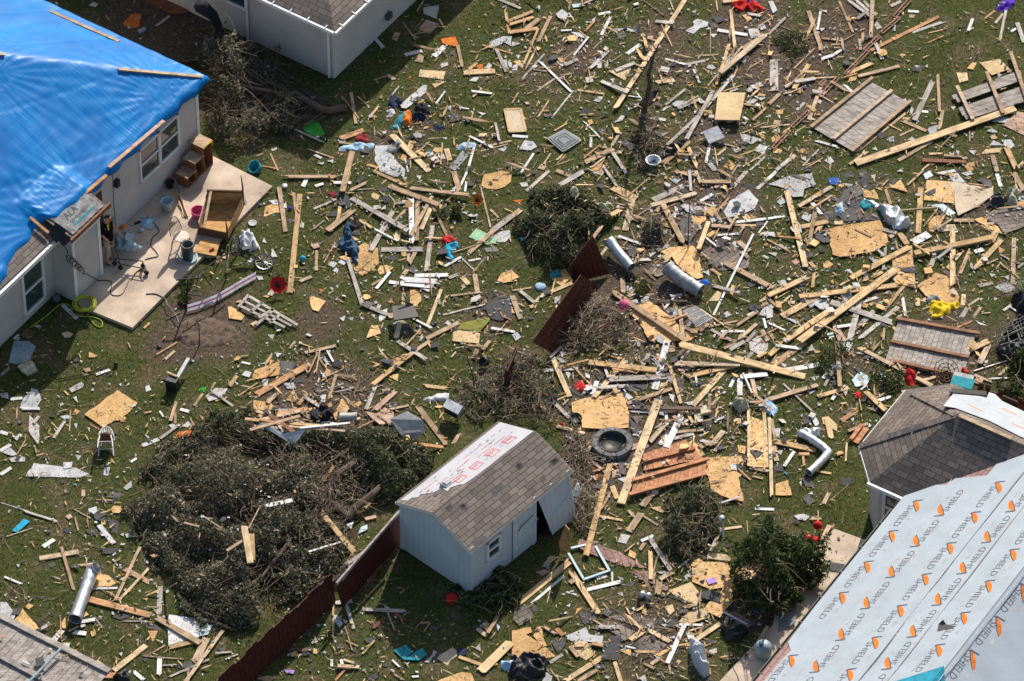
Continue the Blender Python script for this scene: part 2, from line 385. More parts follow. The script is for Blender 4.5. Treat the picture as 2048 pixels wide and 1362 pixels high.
m = mat('ground', (0.04, 0.06, 0.02), 0.95, 0, 0.1); k = NT(m); me.materials.append(m)
gc = k.n('TexCoord').outputs['Object']
n1 = k.noise(gc, 9, 8, 0.75); n2 = k.noise(gc, 0.9, 5, 0.6); n3 = k.noise(gc, 3.2, 6, 0.7)
gr = k.ramp(n1, [(0.3, (0.018, 0.026, 0.008)), (0.5, (0.05, 0.062, 0.018)), (0.68, (0.11, 0.10, 0.04))])
dry = k.ramp(n1, [(0.3, (0.05, 0.038, 0.022)), (0.5, (0.115, 0.085, 0.05)), (0.7, (0.22, 0.175, 0.11))])
c = k.mix(k.ramp(n2, [(0.5, (0, 0, 0)), (0.64, (0.8, 0.8, 0.8))]), gr, dry)
so = k.ramp(n1, [(0.3, (0.035, 0.026, 0.02)), (0.5, (0.085, 0.062, 0.045)), (0.72, (0.17, 0.13, 0.095))])
an = k.n('Attribute'); an.attribute_name = 'soil'
ad = k.n('Math', operation='ADD'); k.l(an.outputs['Fac'], ad.inputs[0]); sb = k.n('Math', operation='SUBTRACT'); k.l(n3, sb.inputs[0]); sb.inputs[1].default_value = 0.5; k.l(sb.outputs[0], ad.inputs[1])
c = k.mix(k.ramp(ad.outputs[0], [(0.3, (0, 0, 0)), (0.55, (1, 1, 1))]), c, so); k.base(c); k.bump(n1, 0.8, 0.05)

def soil_at(x, y):
    a = 0
    for sx, sy, r, s in SO:
        dx, dy = (x - sx) / r, (y - sy) / (r * 1.25); q = dx * dx + dy * dy
        if q < 4: a = max(a, s * math.exp(-q * 1.1))
    return a

# ================================================================== left house under the blue tarp
A0, A1 = P(15, 679), P(335, 373)
u = (A1 - A0).normalized(); v = perp(u)                        # u along the wall to the far corner, v out of the wall
O = A0 + u * (P(403, 311) - A0).dot(u)                         # the far corner on the ground
def H(a, b, z): return O - u * a + v * b + Z * z               # a runs back from the far corner, b outwards
def Hinv(p): d = p - O; return (-d.dot(u), d.dot(v), d.z)
PT = 0.47; ZE = 2.42; OV = 0.32
def roofz(a, b): return ZE + PT * min(OV - b, a + OV)
def wallpt(x, y, b=0.0): return Hinv(hit(x, y, O + v * b, v))
ba1 = wallpt(150, 604)[0]; pb1 = Hinv(P(150, 604, 0.0)); pb2 = Hinv(P(207, 553, 0.0))
BL_, BR_, BB = pb1[0], pb2[0], (pb1[1] + pb2[1]) / 2             # the closet bay: its two ends and how far it stands out
house = thing('house', 'grey stucco house with a blue tarp tied over its hip roof', 'house', H(6, -5, 0))
mb = MB(); DEP = 11.0; LEN = 24.0; WH = 2.46
def wallbox(mb, a1, a2, b1, b2, z1, z2):
    mb.obox(H((a1 + a2) / 2, (b1 + b2) / 2, (z1 + z2) / 2), u * abs(a2 - a1) / 2, v * abs(b2 - b1) / 2, Z * (z2 - z1) / 2)
wallbox(mb, 0, LEN, -DEP, 0, 0, WH)
mb.build('wall', 'stucco', house)
mb = MB(); wallbox(mb, BR_, BL_, 0.002, BB, 0, WH - 0.02); mb.build('bay', 'stucco', house)
for a_, b_ in ((0.05, 0.02), (BR_ + 0.05, BB + 0.016), (BL_ - 0.05, BB + 0.016)):
    mb = MB(); wallbox(mb, a_ - 0.055, a_ + 0.055, b_ - 0.012, b_ + 0.012, 0.02, WH - 0.05); mb.build('corner_trim', 'trim', house)
mb = MB(); wallbox(mb, BR_ - 0.95, BR_ - 0.05, 0.004, 0.03, 0.02, 2.1); mb.build('doorway', 'black', house)
# windows
w1 = [wallpt(281, 364), wallpt(357, 291)]
zs, zt = (w1[0][2] + w1[1][2]) / 2, (w1[0][2] + w1[1][2]) / 2 + 1.15
am = (w1[0][0] + w1[1][0]) / 2
for al, ar in ((w1[0][0], am + 0.02), (am - 0.02, w1[1][0])):
    window(house, None, [H(al, 0.0, zt), H(ar, 0, zt), H(ar, 0, zs), H(al, 0, zs)], v)
w2 = [wallpt(49, 630), wallpt(88, 590), wallpt(80, 513)]
window(house, None, [H(w2[0][0], 0, w2[2][2]), H(w2[1][0], 0, w2[2][2]), H(w2[1][0], 0, w2[0][2]), H(w2[0][0], 0, w2[0][2])], v, 0.08)
# roof deck and shingles
mb = MB(); HIPL = (DEP / 2 + OV)
HA = OV + DEP / 2 - 0.69; zr = ZE + PT * (OV + DEP / 2)
OF = 0.05; e0, e1 = H(-0.42, OF, roofz(5, OF)), H(BR_, OF, roofz(5, OF)); r0, r1 = H(HA, -DEP / 2, zr), H(LEN, -DEP / 2, zr)
en = H(BL_, OV, ZE); en1 = H(LEN, OV, ZE); em_ = H(BL_, OF, roofz(5, OF)); uvface(mb, [e0, r0, r1, H(LEN, OF, roofz(5, OF)), em_, e1], -u, (-v + Z * PT).normalized(), e0); uvface(mb, [em_, H(LEN, OF, roofz(5, OF)), en1, en], -u, (-v + Z * PT).normalized(), e0)
f0, f1 = H(-0.42, -DEP - OF, roofz(5, OF)), H(LEN, -DEP - OF, roofz(5, OF))
uvface(mb, [f0, r0, e0], v, (-u + Z * PT).normalized(), f0)
uvface(mb, [f1, r1, r0, f0], u, (v + Z * PT).normalized(), f1)
mb.build('roof', 'shingle_tan', house)
mb = MB(); wallbox(mb, BL_ + .05, LEN, OV + 0.004, OV + 0.09, ZE - 0.16, ZE - 0.03)
wallbox(mb, BL_ + .06, LEN, 0.004, OV, ZE - 0.12, ZE - 0.09)
mb.build('gutter', 'trim', house)
# the bay's torn roof edge
BA0, BA1 = BR_ - 0.25, BL_ + 0.12
zb0, zb1 = 2.50, roofz(1, -0.9) + 0.03
mb = MB(); uvface(mb, [H(BA0, BB + 0.12, zb0), H(BA0, -0.75, zb1), H(BA1, -0.75, zb1), H(BA1, BB + 0.12, zb0)], -u, v, H(BA0, BB, zb0))
mb.build('bay_roof', 'shingle_tan', house)
mb = MB(); mb.bar(H(BA0 - 0.1, BB + 0.15, zb0 - 0.02), H(BA1 + .05, BB + 0.15, zb0 - 0.02), 0.05, 0.14); mb.build('fascia_board', 'brownwood', house)
mb = MB(); mb.bar(H(BA0 + 0.35, BB + 0.10, zb0 - 0.16), H(BA1, BB + 0.10, zb0 - 0.16), 0.10, 0.07); mb.build('soffit_strip', 'trim', house)
nb = (H(BA0, -0.75, zb1) - H(BA0, BB + .12, zb0)).normalized(); nbn = nb.cross(u); nbn = nbn if nbn.z > 0 else -nbn
def BRf(a, t, h=0.03): return H(a, BB + 0.12, zb0) + nb * t + nbn * h
mb = MB(); edge = []
NN = 16
for i in range(NN + 1):
    t = i / NN; edge.append(BRf(BA0 + 0.1 + t * (BA1 - BA0 - 0.25), 0.05 + 0.03 * random.random(), 0.03))
up_ = [BRf(BA1 - 0.1 - (i / NN) * (BA1 - BA0 - 0.2), 0.75 + 0.1 * random.random(), 0.03) for i in range(NN + 1)]
mb.prism(edge + up_, 0.012, nbn); sheet = mb.build('torn_underlayment', 'dirty_shaded_paper', house)
mb = MB()
def txt_mesh(body, size, align='LEFT', shear=0.0):
    cu = bpy.data.curves.new('t', 'FONT'); cu.body = body; cu.size = size; cu.align_x = align; cu.shear = shear; cu.resolution_u = 2
    ob = bpy.data.objects.new('t', cu); COL.objects.link(ob); bpy.context.view_layer.update()
    me_ = ob.evaluated_get(bpy.context.evaluated_depsgraph_get()).to_mesh()
    vs_ = [v_.co.copy() for v_ in me_.vertices]; fs_ = [list(p.vertices) for p in me_.polygons]
    bpy.data.objects.remove(ob); bpy.data.curves.remove(cu); return vs_, fs_
def stamp(mb, txt, org, ex, ey):
    vs_, fs_ = txt; mb.add([org + ex * q.x + ey * q.y for q in vs_], fs_)
stamp(mb, txt_mesh('ALA', 0.27, shear=0.1), BRf(BA1 - 0.40, 0.46, 0.038), u, nb)
stamp(mb, txt_mesh('CO GUARD', 0.12), BRf(BA1 - 0.40, 0.31, 0.038), u, nb)
mb.build('lettering', 'ink', sheet)
mb2 = MB()
for (x_, y_, z_) in ((0.12, .15, .0), (.2, .35, .03), (.05, .4, .02)):
    mb2.prism([BRf(BA1 + x_ - .14, y_ - .17, .04 + z_), BRf(BA1 + x_ + .13, y_ - .12, -.12 + z_), BRf(BA1 + x_ + .1, y_ + .18, -.05 + z_), BRf(BA1 + x_ - .1, y_ + .2, .07 + z_)], .01)
mb2.build('dark_hole_flaps', 'black', house)  # black flaps stand in for the dark inside of the roof hole
mb = MB(); mb.prism([BRf(BA1 - 0.4, 0.19, 0.037), BRf(BA0 + 0.3, 0.19, 0.037), BRf(BA0 + 0.3, 0.245, 0.037), BRf(BA1 - 0.4, 0.245, 0.037)], 0.002, nbn); mb.build('stripe', 'teal', sheet)

# tarp: a wrinkled cloth lying over the two roof slopes
def tarp_edge(a):
    """how far out (b) the cloth hangs at a"""
    pts = [(-0.55, 0.12), (1.5, 0.10), (BR_ - 0.5, 0.14), (BR_ - 0.15, 0.26), (BR_ + 0.3, 0.24), (BL_ - 0.1, 0.16), (BL_ + 0.15, -0.14), (BL_ + 1.0, -0.03), (BL_ + 1.9, 0.02), (BL_ + 2.15, 0.26), (30, 0.3)]
    for i in range(len(pts) - 1):
        if a <= pts[i + 1][0]:
            t = (a - pts[i][0]) / (pts[i + 1][0] - pts[i][0]); return pts[i][1] + t * (pts[i + 1][1] - pts[i][1])
    return pts[-1][1]
mb = MB(); mb.uv = []; NA, NB_ = 230, 130; AMAX, BMIN = 15.5, -8.0
knots = [(1.0, -0.3), (BR_ - 0.2, 0.2), (4.2, -3.7), (BL_ + 0.2, 0.0)]
grid = []
for i in range(NA + 1):
    a = -0.5 + (AMAX + 0.5) * (i / NA) ** 1.15
    eb = tarp_edge(a) + 0.03 * math.sin(a * 7.0) + 0.03 * noise.noise((a * 3, 0, 5))
    for j in range(NB_ + 1):
        t = j / NB_; b = eb + (BMIN - eb) * t
        d1, d2 = OV - b, a + 0.69; soft = 0.25
        h = min(d1, d2); df = abs(d1 - d2); h += -max(0, soft - df) ** 2 / (4 * soft)
        bay = 0.0
        if BA0 - 0.3 < a < BA1 + 0.3 and b > -1.5:
            q = min(1, (a - BA0 + 0.3) / 0.35, (BA1 + 0.3 - a) / 0.35)
            bz = (zb0 + (zb1 - zb0) * max(0, min(1, (BB + .12 - b) / (BB + .87)))) - (ZE + PT * h)
            bay = max(0, bz) * q
        z = ZE + PT * h + bay + 0.05 + 0.05 * math.exp(-min(abs(a + .42), abs(b - OF)) / .25)
        if a < -0.42: z -= (-0.42 - a) * 0.6
        wr = 0
        for ka, kb in knots:                                     # pulled wrinkles that fan out from the battens
            da, db = a - ka, b - kb; rr = math.hypot(da, db) + 1e-3
            if rr < 2.8:
                an = math.atan2(db, da); wr += 0.021 * math.exp(-rr / 1.2) * min(1, rr * 2) * math.sin(an * 31 + 3 * noise.noise((an * 3, ka, 0)))
        wr += 0.05 * noise.noise((a * 0.45, b * 0.45, 1)) + 0.015 * abs(noise.noise((a * 1.1 - b * .6, b * .9, 12))) + 0.020 * noise.noise((a * 0.6 + b * 0.2, b * 2.6, 3))
        s1 = max(0, noise.noise((a * 0.33, b * 0.33, 8)) + 0.12)
        wr += 0.028 * s1 * noise.noise((a * 7.5, b * 0.5, 3 + 0.4 * b))
        if j < 3: z -= (0.14, 0.05, 0.01)[j]
        fold = abs((b * 0.94 + a * 0.34) % 1.9 - 0.95); wr += -0.012 * math.exp(-(fold / 0.05) ** 2)
        mb.v.append(H(a, b, z + wr)); mb.uv.append((a, b))
for i in range(NA):
    for j in range(NB_):
        q = i * (NB_ + 1) + j; mb.f.append([q, q + 1, q + NB_ + 2, q + NB_ + 1])
uvs = mb.uv; mb.uv = None
tarp = mb.build('tarp', 'tarp', None, None, True)
uvl = tarp.data.uv_layers.new(name='UVMap')
for lp in tarp.data.loops: uvl.data[lp.index].uv = uvs[lp.vertex_index]
sol = tarp.modifiers.new('s', 'SOLIDIFY'); sol.thickness = 0.006
tag(tarp, 'wrinkled shiny blue tarp spread over the roof of the grey house', 'tarp')
# battens nailed over the tarp
def batten(p1, p2, lift, lab, m_='tanwood', w=0.09, g='battens holding down the blue tarp'):
    def onroof(x, y):
        q = hit(x, y, H(0, OV, ZE + 0.1), (Z + v * PT).normalized()); a, b, z = Hinv(q)
        if a + .69 < OV - b: q = hit(x, y, H(-.69, 0, ZE + 0.1), (Z + u * PT).normalized())
        return q + Z * lift
    mb = MB(); mb.bar(onroof(*p1), onroof(*p2), w, 0.045); tag(mb.build('wood_batten', m_), lab, 'batten', g)
batten((218, 338), (328, 245), 0.06, 'pale batten nailed along the lower edge of the blue tarp', 'pinkwood', 0.11)
batten((237, 137), (404, 152), -0.03, 'pale batten on the hip of the blue tarp near its far tip')
batten((100, 21), (238, 82), -0.02, 'pale batten along the far upper edge of the blue tarp')
batten((-20, 105), (9, 108), -0.02, 'short end of a pale batten at the edge of the picture on the blue tarp')
batten((171, 393), (214, 357), 0.12, 'orange board end pinning the tarp above the torn white underlayment', 'orangewood', 0.1)
batten((60, 437), (97, 468), 0.04, 'orange brown board lying across the tarp beside the dark roof hole', 'orangewood', 0.08)

# black cable hanging down the bay
mb = MB(); pts = []
def bayp(x, y): return hit(x, y, O + v * (BB + 0.05), v)
for x, y in ((124, 484), (131, 497), (136, 503), (132, 512), (135, 523)): pts.append(bayp(x, y))
for i in range(80):
    t = i / 79; cx, cy = 136 + 30 * t, 514 + 28 * t; r = 5.5 - 2 * t
    pts.append(bayp(cx + r * math.cos(i * 0.42), cy + r * math.sin(i * 0.42) * 1.5))
pts += [bayp(176, 549), bayp(184, 554)]
pts += [P(x, y, 0.12) for x, y in ((195, 561), (222, 563), (221, 585), (230, 591), (245, 587), (258, 560))]
mb.tube(pts[:-6] + smooth(pts[-6:]), 0.012, 5); tag(mb.build('power_cable', 'black'), 'black coiled cable hanging down the pale bay onto the patio', 'cable')

# ================================================================== patio slab
sl_ = [P(x, y, 0.11) for x, y in ((424, 311), (545, 372), (265, 655), (160, 612))]
sl_ += [H(BL_ - 0.02, BB + 0.01, 0.11), H(BR_, BB + 0.01, 0.11), H(BR_, 0.01, 0.11), H(0, 0.01, 0.11)]
mb = MB(); mb.prism(sl_, 0.11); tag(mb.build('patio_slab', 'concrete'), 'tan concrete patio slab along the wall of the blue tarped house', 'patio')

# ================================================================== neighbour house at the top
C0 = P(668, 158); ur = (P(832, 1) - C0).normalized(); ul = Vector((-ur.y, ur.x, 0))
nh = thing('house', 'beige house corner with brown shingle roof and white gutters', 'house', C0 + ur * 4 + ul * 4)
def N(a, b, z): return C0 + ur * a + ul * b + Z * z            # a along the right wall, b along the left wall
mb = MB(); mb.obox(N(6, 6, 1.12), ur * 6, ul * 6, Z * 1.12); mb.build('wall', 'stucco', nh)
o2 = 0.3; zn = 2.16
mb = MB(); c_, ra, rb, rt = N(-o2, -o2, zn), N(12.3, -o2, zn), N(-o2, 12.3, zn), N(6, 6, zn + 3.0)
uvface(mb, [c_, ra, rt], ur, (ul + Z * .5).normalized(), c_); uvface(mb, [rb, c_, rt], ul, (ur + Z * .5).normalized(), c_)
uvface(mb, [ra, N(12.3, 12.3, zn), rt], ul, (-ur + Z * .5).normalized(), ra); uvface(mb, [N(12.3, 12.3, zn), rb, rt], ur, (-ul + Z * .5).normalized(), rb)
mb.build('roof', 'shingle_tan', nh)
mb = MB(); mb.bar(N(-o2 - 0.04, -o2 - 0.05, zn - 0.05), N(12, -o2 - 0.05, zn - 0.05), 0.06, 0.1); mb.bar(N(-o2 - 0.05, -o2, zn - 0.05), N(-o2 - 0.05, 12, zn - 0.05), 0.06, 0.1)
for i in range(14):
    mb.bar(N(-o2 - 0.1, 0.6 * i, zn + 0.01), N(-o2 + 0.06, 0.6 * i, zn + 0.035), 0.03, 0.015); mb.bar(N(0.6 * i, -o2 - 0.1, zn + 0.01), N(0.6 * i, -o2 + 0.06, zn + 0.035), 0.03, 0.015)
mb.build('gutter', 'trim', nh)
mb = MB(); mb.bar(N(-0.05, 0.12, 0.05), N(-0.05, 0.12, 2.0), 0.09, 0.07); mb.tube([N(-0.05, 0.12, 1.98), N(-0.2, 0.05, 2.05), N(-o2, -0.1, zn - .08)], 0.04); mb.build('downspout', 'trim', nh)
mb = MB(); q = hit(774, 30, C0, ul); mb.obox(q - ul * 0.06, ur * 0.11, ul * 0.06, Z * 0.09); mb.tube([q - ul * .06 + Z * .09, q - ul * .06 + Z * .2], 0.02); mb.build('vent', 'darkmetal', nh)
qa = [hit(x, y, C0, ur) for x, y in ((452, -2), (494, 20))]
ab = [(q - C0).dot(ul) for q in qa]; zz = (qa[0].z + qa[1].z) / 2
window(nh, None, [N(0, ab[0], zz + 1.1), N(0, ab[1], zz + 1.1), N(0, ab[1], zz), N(0, ab[0], zz)], -ur, 0.08)
mb = MB(); q = hit(497, 60, C0, ur); b_ = (q - C0).dot(ul); mb.bar(N(-0.04, b_, 0.02), N(-0.04, b_, 2.1), 0.1, 0.06); mb.build('downspout', 'trim', nh)

# ================================================================== right house
ZR = 2.4; PR = 0.5
E1, E2 = P(1786, 1021, ZR), P(1543, 1322, ZR)
ru = (E1 - E2).normalized(); rv = perp(ru)
nm_ = (Z - rv * PR).normalized()                                 # the main slope rises along rv
def M_(px, py): q = hit(px, py, E1, nm_); return (q - E1).dot(ru), (q - E1).dot(rv)
def Q(a, b, h=0.0): return E1 + ru * a + rv * b + Z * (PR * b) + nm_ * h
br = M_(1891, 1331)[1]; br2 = M_(2046, 1143)[1]; BRG = (br + br2) / 2
rh = thing('house', 'house roofed with white printed underlayment and a shingled hip wing', 'house', E1 + rv * 5 - Z * ZR)
mb = MB(); mb.obox(E1 - ru * 6 + rv * (BRG) - Z * (ZR - 1.2), ru * 9.5, rv * (BRG - 0.4), Z * 1.2); mb.build('wall', 'stucco', rh)
A_LO, A_HI = -16.0, 2.6
sv_ = (rv + Z * PR).normalized()
mb = MB(); uvface(mb, [Q(A_LO, 0), Q(A_HI, 0), Q(A_HI, BRG), Q(A_LO, BRG)], ru, sv_, E1)
far = 2 * BRG
def Q2(a, b, h=0.0):                                             # the slope beyond the ridge
    n2 = (Z + rv * PR).normalized(); return E1 + ru * a + rv * b + Z * (PR * (2 * BRG - b)) + n2 * h
uvface(mb, [Q2(A_HI, far), Q2(A_LO, far), Q2(A_LO, BRG), Q2(A_HI, BRG)], -ru, sv_, E1)
mb.build('roof', 'shingle_pink', rh)
# hip wing
WA, WB, WT, WT2 = P(1717, 891, ZR), P(1740, 964, ZR), P(1814, 780, ZR), P(1906, 767, ZR)
def ab_(p): return (p - E1).dot(ru), (p - E1).dot(rv)
aA, bA = ab_(WA); aB, bB = ab_(WB); aT, bT = ab_(WT); aT2, bT2 = ab_(WT2)
bE = (bA + bT) / 2; half = (aT2 - aB) / 2; am_ = (aT2 + aB) / 2
def Wp(a, b, z): return E1 + ru * a + rv * b + Z * (z - ZR)
PW = 0.62; zrd = ZR + PW * half
Rx = Wp(am_, bE + half, zrd); Rend = Wp(am_, 12, zrd)
cB, cA, cT, cT2 = Wp(aB, bB, ZR), Wp(aA, bE, ZR), Wp(aT, bE, ZR), Wp(aT2, bT2, ZR)
cC, cC2 = Wp(aB, 12, ZR), Wp(aT2, 12, ZR)
mb = MB()
def wf(pts, e0_, e1_):
    ud = (e1_ - e0_).normalized(); n_ = (pts[1] - pts[0]).cross(pts[2] - pts[0]).normalized(); uvface(mb, pts, ud, n_.cross(ud), e0_)
wf([cC, cB, Rx, Rend], cC, cB); wf([cB, cA, Rx], cB, cA); wf([cA, cT, Rx], cA, cT); wf([cT, cT2, Rx], cT, cT2); wf([cT2, cC2, Rend, Rx], cT2, cC2)
mb.build('wing_roof', 'shingle_grey', rh)
mb = MB()                                                        # ridge caps with some torn away
def caps(p, q, n, skip=()):
    d = (q - p)
    for i in range(n):
        if i in skip: continue
        a_, b2 = p + d * (i / n), p + d * ((i + 0.93) / n); mb.bar(a_ + Z * 0.016, b2 + Z * 0.008, 0.2, 0.012)
caps(cA, Rx, 18, (9, 10)); caps(cT, Rx, 14, (0, 1)); mb.build('ridge_cap', 'capbrown', rh)
mb = MB(); [caps(cA + (Rx - cA) * q, cA + (Rx - cA) * (q + .1), 2) for q in (.3, .44, .56)]; mb.v = [p + Z * 0.004 for p in mb.v]; mb.build('torn_ridge_strip', 'slate', rh)
# wing walls, window, gutter
i_ = 0.35
mb = MB(); ring = [Wp(aB + i_, 6, 0), Wp(aB + i_, bB + .1, 0), Wp(aA + .1, bE + i_, 0), Wp(aT - .1, bE + i_, 0), Wp(aT2 - i_, bT2 + .1, 0), Wp(aT2 - i_, 6, 0)]
mb.prism([p + Z * (ZR - 0.03 - p.z) for p in ring], ZR - 0.03); mb.build('wing_wall', 'stucco', rh)
wn = -ru; b1_, b2_ = bB + 0.28, bB + 1.0
window(rh, None, [Wp(aB + i_, b1_, 2.2), Wp(aB + i_, b2_, 2.2), Wp(aB + i_, b2_, .6), Wp(aB + i_, b1_, .6)], wn, 0.09)
mb = MB(); mb.bar(Wp(aB - .04, bB - 0.05, ZR - .06), Wp(aB - .04, 0.0, ZR - .06), 0.08, 0.1); mb.bar(cB - Z * .06, cA - Z * .06, 0.05, 0.09); mb.bar(cA - Z * .06, cT - Z * .06, 0.05, 0.09); mb.build('gutter', 'trim', rh)
mb = MB()
for off in (-0.10, 0.03): mb.bar(Q(A_LO, -0.02 + off * .8) - Z * .06, Q(0.1, -0.02 + off * .8) - Z * .06, 0.025, 0.10)
mb.bar(Q(A_LO, -0.05) - Z * .1, Q(0.1, -0.05) - Z * .1, 0.12, 0.02)
for i in range(12): mb.bar(Q(-0.5 - i * 1.0, -0.13) - Z * 0.0, Q(-0.5 - i * 1.0, 0.04) - Z * 0.0, 0.04, 0.015)
mb.build('gutter', 'gutterdark', rh)
# underlayment on the main slope
up_px = [(1786, 1019), (1800, 993), (1814, 975), (1844, 974), (1868, 971), (1894, 970), (1911, 958), (1940, 955), (1974, 952), (1990, 933), (2004, 914), (2048, 909)]
up = [M_(*p) for p in up_px]; up = [(a, max(b, 0.0)) for a, b in up] + [(up[-1][0] + .7, up[-1][1] + .6), (A_HI, BRG)]
lo = [(A_LO, BRG), (A_LO, 0.0)] + [(M_(x, y)[0], max(0, M_(x, y)[1])) for x, y in ((1530, 1362), (1546, 1345), (1560, 1334), (1552, 1318))]
lo = [(A_LO, BRG), (A_LO, 0.25), (-6.1, 0.25), (-5.6, 0.30), (-5.3, 0.05), (-4.0, 0.0)]
mb = MB(); mb.prism([Q(a, b, 0.02) for a, b in up + lo], 0.012, nm_); und = mb.build('underlayment', 'underlay', rh)
mb = MB(); 
for bb, bw, h, mt_ in ((M_(1711, 1200)[1], .025, .0212, 0), (M_(1846, 1200)[1], .05, .0214, 1), (M_(1903, 1200)[1], .04, .0214, 1), (M_(1903, 1200)[1] + 1.3, .025, .0212, 0)):
    n_ = 34; mb = MB()
    for i in range(n_):
        a0, a1 = -8 + 10.5 * i / n_, -8 + 10.5 * (i + 1) / n_; w_ = bw * (0.2 + 1.1 * max(0, noise.noise((a0 * .6, bb, 0)) + .35))
        j0, j1 = (bb + 0.03 * noise.noise((a_ * .5, bb, 3)) for a_ in (a0, a1))
        mb.prism([Q(a0, j0, h), Q(a1, j1, h), Q(a1, j1 + w_, h), Q(a0, j0 + w_, h)], 0.001, nm_)
    mb.build('seam', 'ink' if mt_ else 'inkgrey', und)
tS = txt_mesh('SHIELD', 0.27)
wS = max(q.x for q in tS[0]); tS = ([Vector((q.x * 0.88 / wS, q.y, 0)) for q in tS[0]], tS[1])
ink, em, sm = MB(), MB(), MB()
def logo(org, ex, ey, s=1.0):
    """word reading along ex, with the orange fan before it"""
    stamp(ink, (tS[0], tS[1]), org + (ex * .13 - ey * .04) * s, ex * s, ey * s)
    f = [(0.0, 0.03), (.14, .115), (.28, .23), (.385, .335), (.35, .375), (.25, .345), (.14, .285), (.055, .205), (-.01, .10)]
    n_ = ex.cross(ey).normalized(); T = lambda pts, h=0.0: [org + (ex * x + ey * y) * s + n_ * h for x, y in pts]
    em.prism(T(f), 0.001, n_)
    ink.prism(T(((0.04, -0.03), (0.0, 0.04), (-.055, .25), (-.10, .25), (-.045, .0)), .001), 0.001, n_)
    ink.prism(T(((0.0, -0.01), (.14, .085), (.28, .20), (.41, .335), (.385, .345), (.27, .23), (.13, .118), (0.0, 0.03)), .001), 0.001, n_)
    sm.prism(T(((0.45, -0.13), (1.0, -0.13), (1.0, -0.08), (0.45, -0.08))), 0.001, n_)
    sm.prism(T(((0.55, 0.26), (0.74, 0.26), (0.74, 0.36), (0.55, 0.36))), 0.001, n_)
ROWS = [((1736, 1131), 1), ((1782, 1148), 0), ((1849, 1158), 1), ((1925, 1138), 0), ((1978, 1173), 1)]
T3 = lambda x, y: (1536 + x / 3.994, 1021 + y / 3.994)
per = abs(M_(*T3(995, 205))[0] - M_(*T3(795, 450))[0])
insheet = [(a, b) for a, b in up + lo]
for (zx, zy), rot in (((795, 450), 1), ((990, 500), 0), ((1260, 550), 1), ((1560, 470), 0), ((1765, 605), 1)):
    a0, b0 = M_(*T3(zx, zy))
    for i in range(-7, 7):
        a = a0 + i * per
        if rot: org = Q(a + 0.14, b0 - 0.16, 0.0225); ex, ey = -ru, sv_
        else: org = Q(a - 0.14, b0 + 0.16, 0.0225); ex, ey = ru, -sv_
        ends = [org + ex * x + ey * y for x, y in ((-0.07, 0), (1.02, -.1), (0, .3), (.4, .39), (1.0, .2))]
        if all(inpoly(*ab_(p), insheet) for p in ends): logo(org, ex, ey)
for i in range(300):
    a, b = random.uniform(-7, 2.5), random.uniform(.1, BRG - .1)
    if inpoly(a, b, insheet) and inpoly(a + .2, b + .12, insheet):
        w_, h_ = random.choice(((.10, .02), (.05, .03), (.13, .015))); sm.prism([Q(a, b, .0221), Q(a + w_, b, .0221), Q(a + w_, b + h_, .0221), Q(a, b + h_, .0221)], .0008, nm_)
ink.build('lettering', 'ink', und); em.build('emblem', 'inkorange', und); sm.build('small_print', 'inkgrey', und)
# underlayment over the ridge on the next slope
ink, em, sm = MB(), MB(), MB()
n2_ = (Z + rv * PR).normalized(); sd_ = (rv - Z * PR).normalized()
mb = MB(); mb.prism([Q2(A_LO, BRG, .02), Q2(A_HI, BRG, .02), Q2(A_HI, BRG + 3.6, .02), Q2(A_LO, BRG + 3.6, .02)], 0.012, n2_); und2 = mb.build('underlayment', 'underlay', rh)
for zx, zy in ((2040, 640), (1840, 900), (1635, 1170), (1430, 1440)):
    q = hit(*T3(zx, zy), Q2(0, BRG, .022), n2_); logo(q + ru * .1 - sd_ * .15, -ru, sd_, 1.0)
ink.build('lettering', 'ink', und2); em.build('emblem', 'inkorange', und2); sm.build('small_print', 'inkgrey', und2)
# underlayment on the wing's far slope
nw = (Z - ru * -PW).normalized(); T6 = lambda x, y: (1880 + x / 9.08, 750 + y / 9.08)
pw = [hit(*T6(x, y), Rx + nw * 0.03, nw) for x, y in ((60, 560), (240, 340), (330, 312), (560, 350), (850, 410), (890, 312), (1000, 345), (1130, 470), (1525, 660), (1700, 740), (1700, 1210), (1440, 1105), (900, 830), (290, 600))]
mb = MB(); mb.prism(pw, 0.012, nw); und3 = mb.build('underlayment', 'underfar', rh)
ink, em, sm = MB(), MB(), MB(); su_ = (ru - Z * PW).normalized()
for x, y, r in ((620, 590, 1), (1250, 660, 0), (1420, 930, 1)):
    q = hit(*T6(x, y), Rx + nw * 0.032, nw); 
    em.prism([q + rv * a + su_ * b for a, b in ((-.22, .0), (.22, -.02), (.24, .03), (-.2, .06))], .001, nw)
    if r == 0: stamp(ink, ([Vector((t.x * .8, t.y * .8, 0)) for t in tS[0]], tS[1]), q + rv * -.2 + su_ * .1, -rv, -su_)
ink.build('lettering', 'inkgrey', und3); em.build('emblem', 'inkorange', und3)
mb = MB(); mb.bar(Rx + Z * .04 + rv * .1, Rx + rv * 1.6 + Z * .04, .10, .03); mb.build('ridge_batten', 'tanwood', rh)
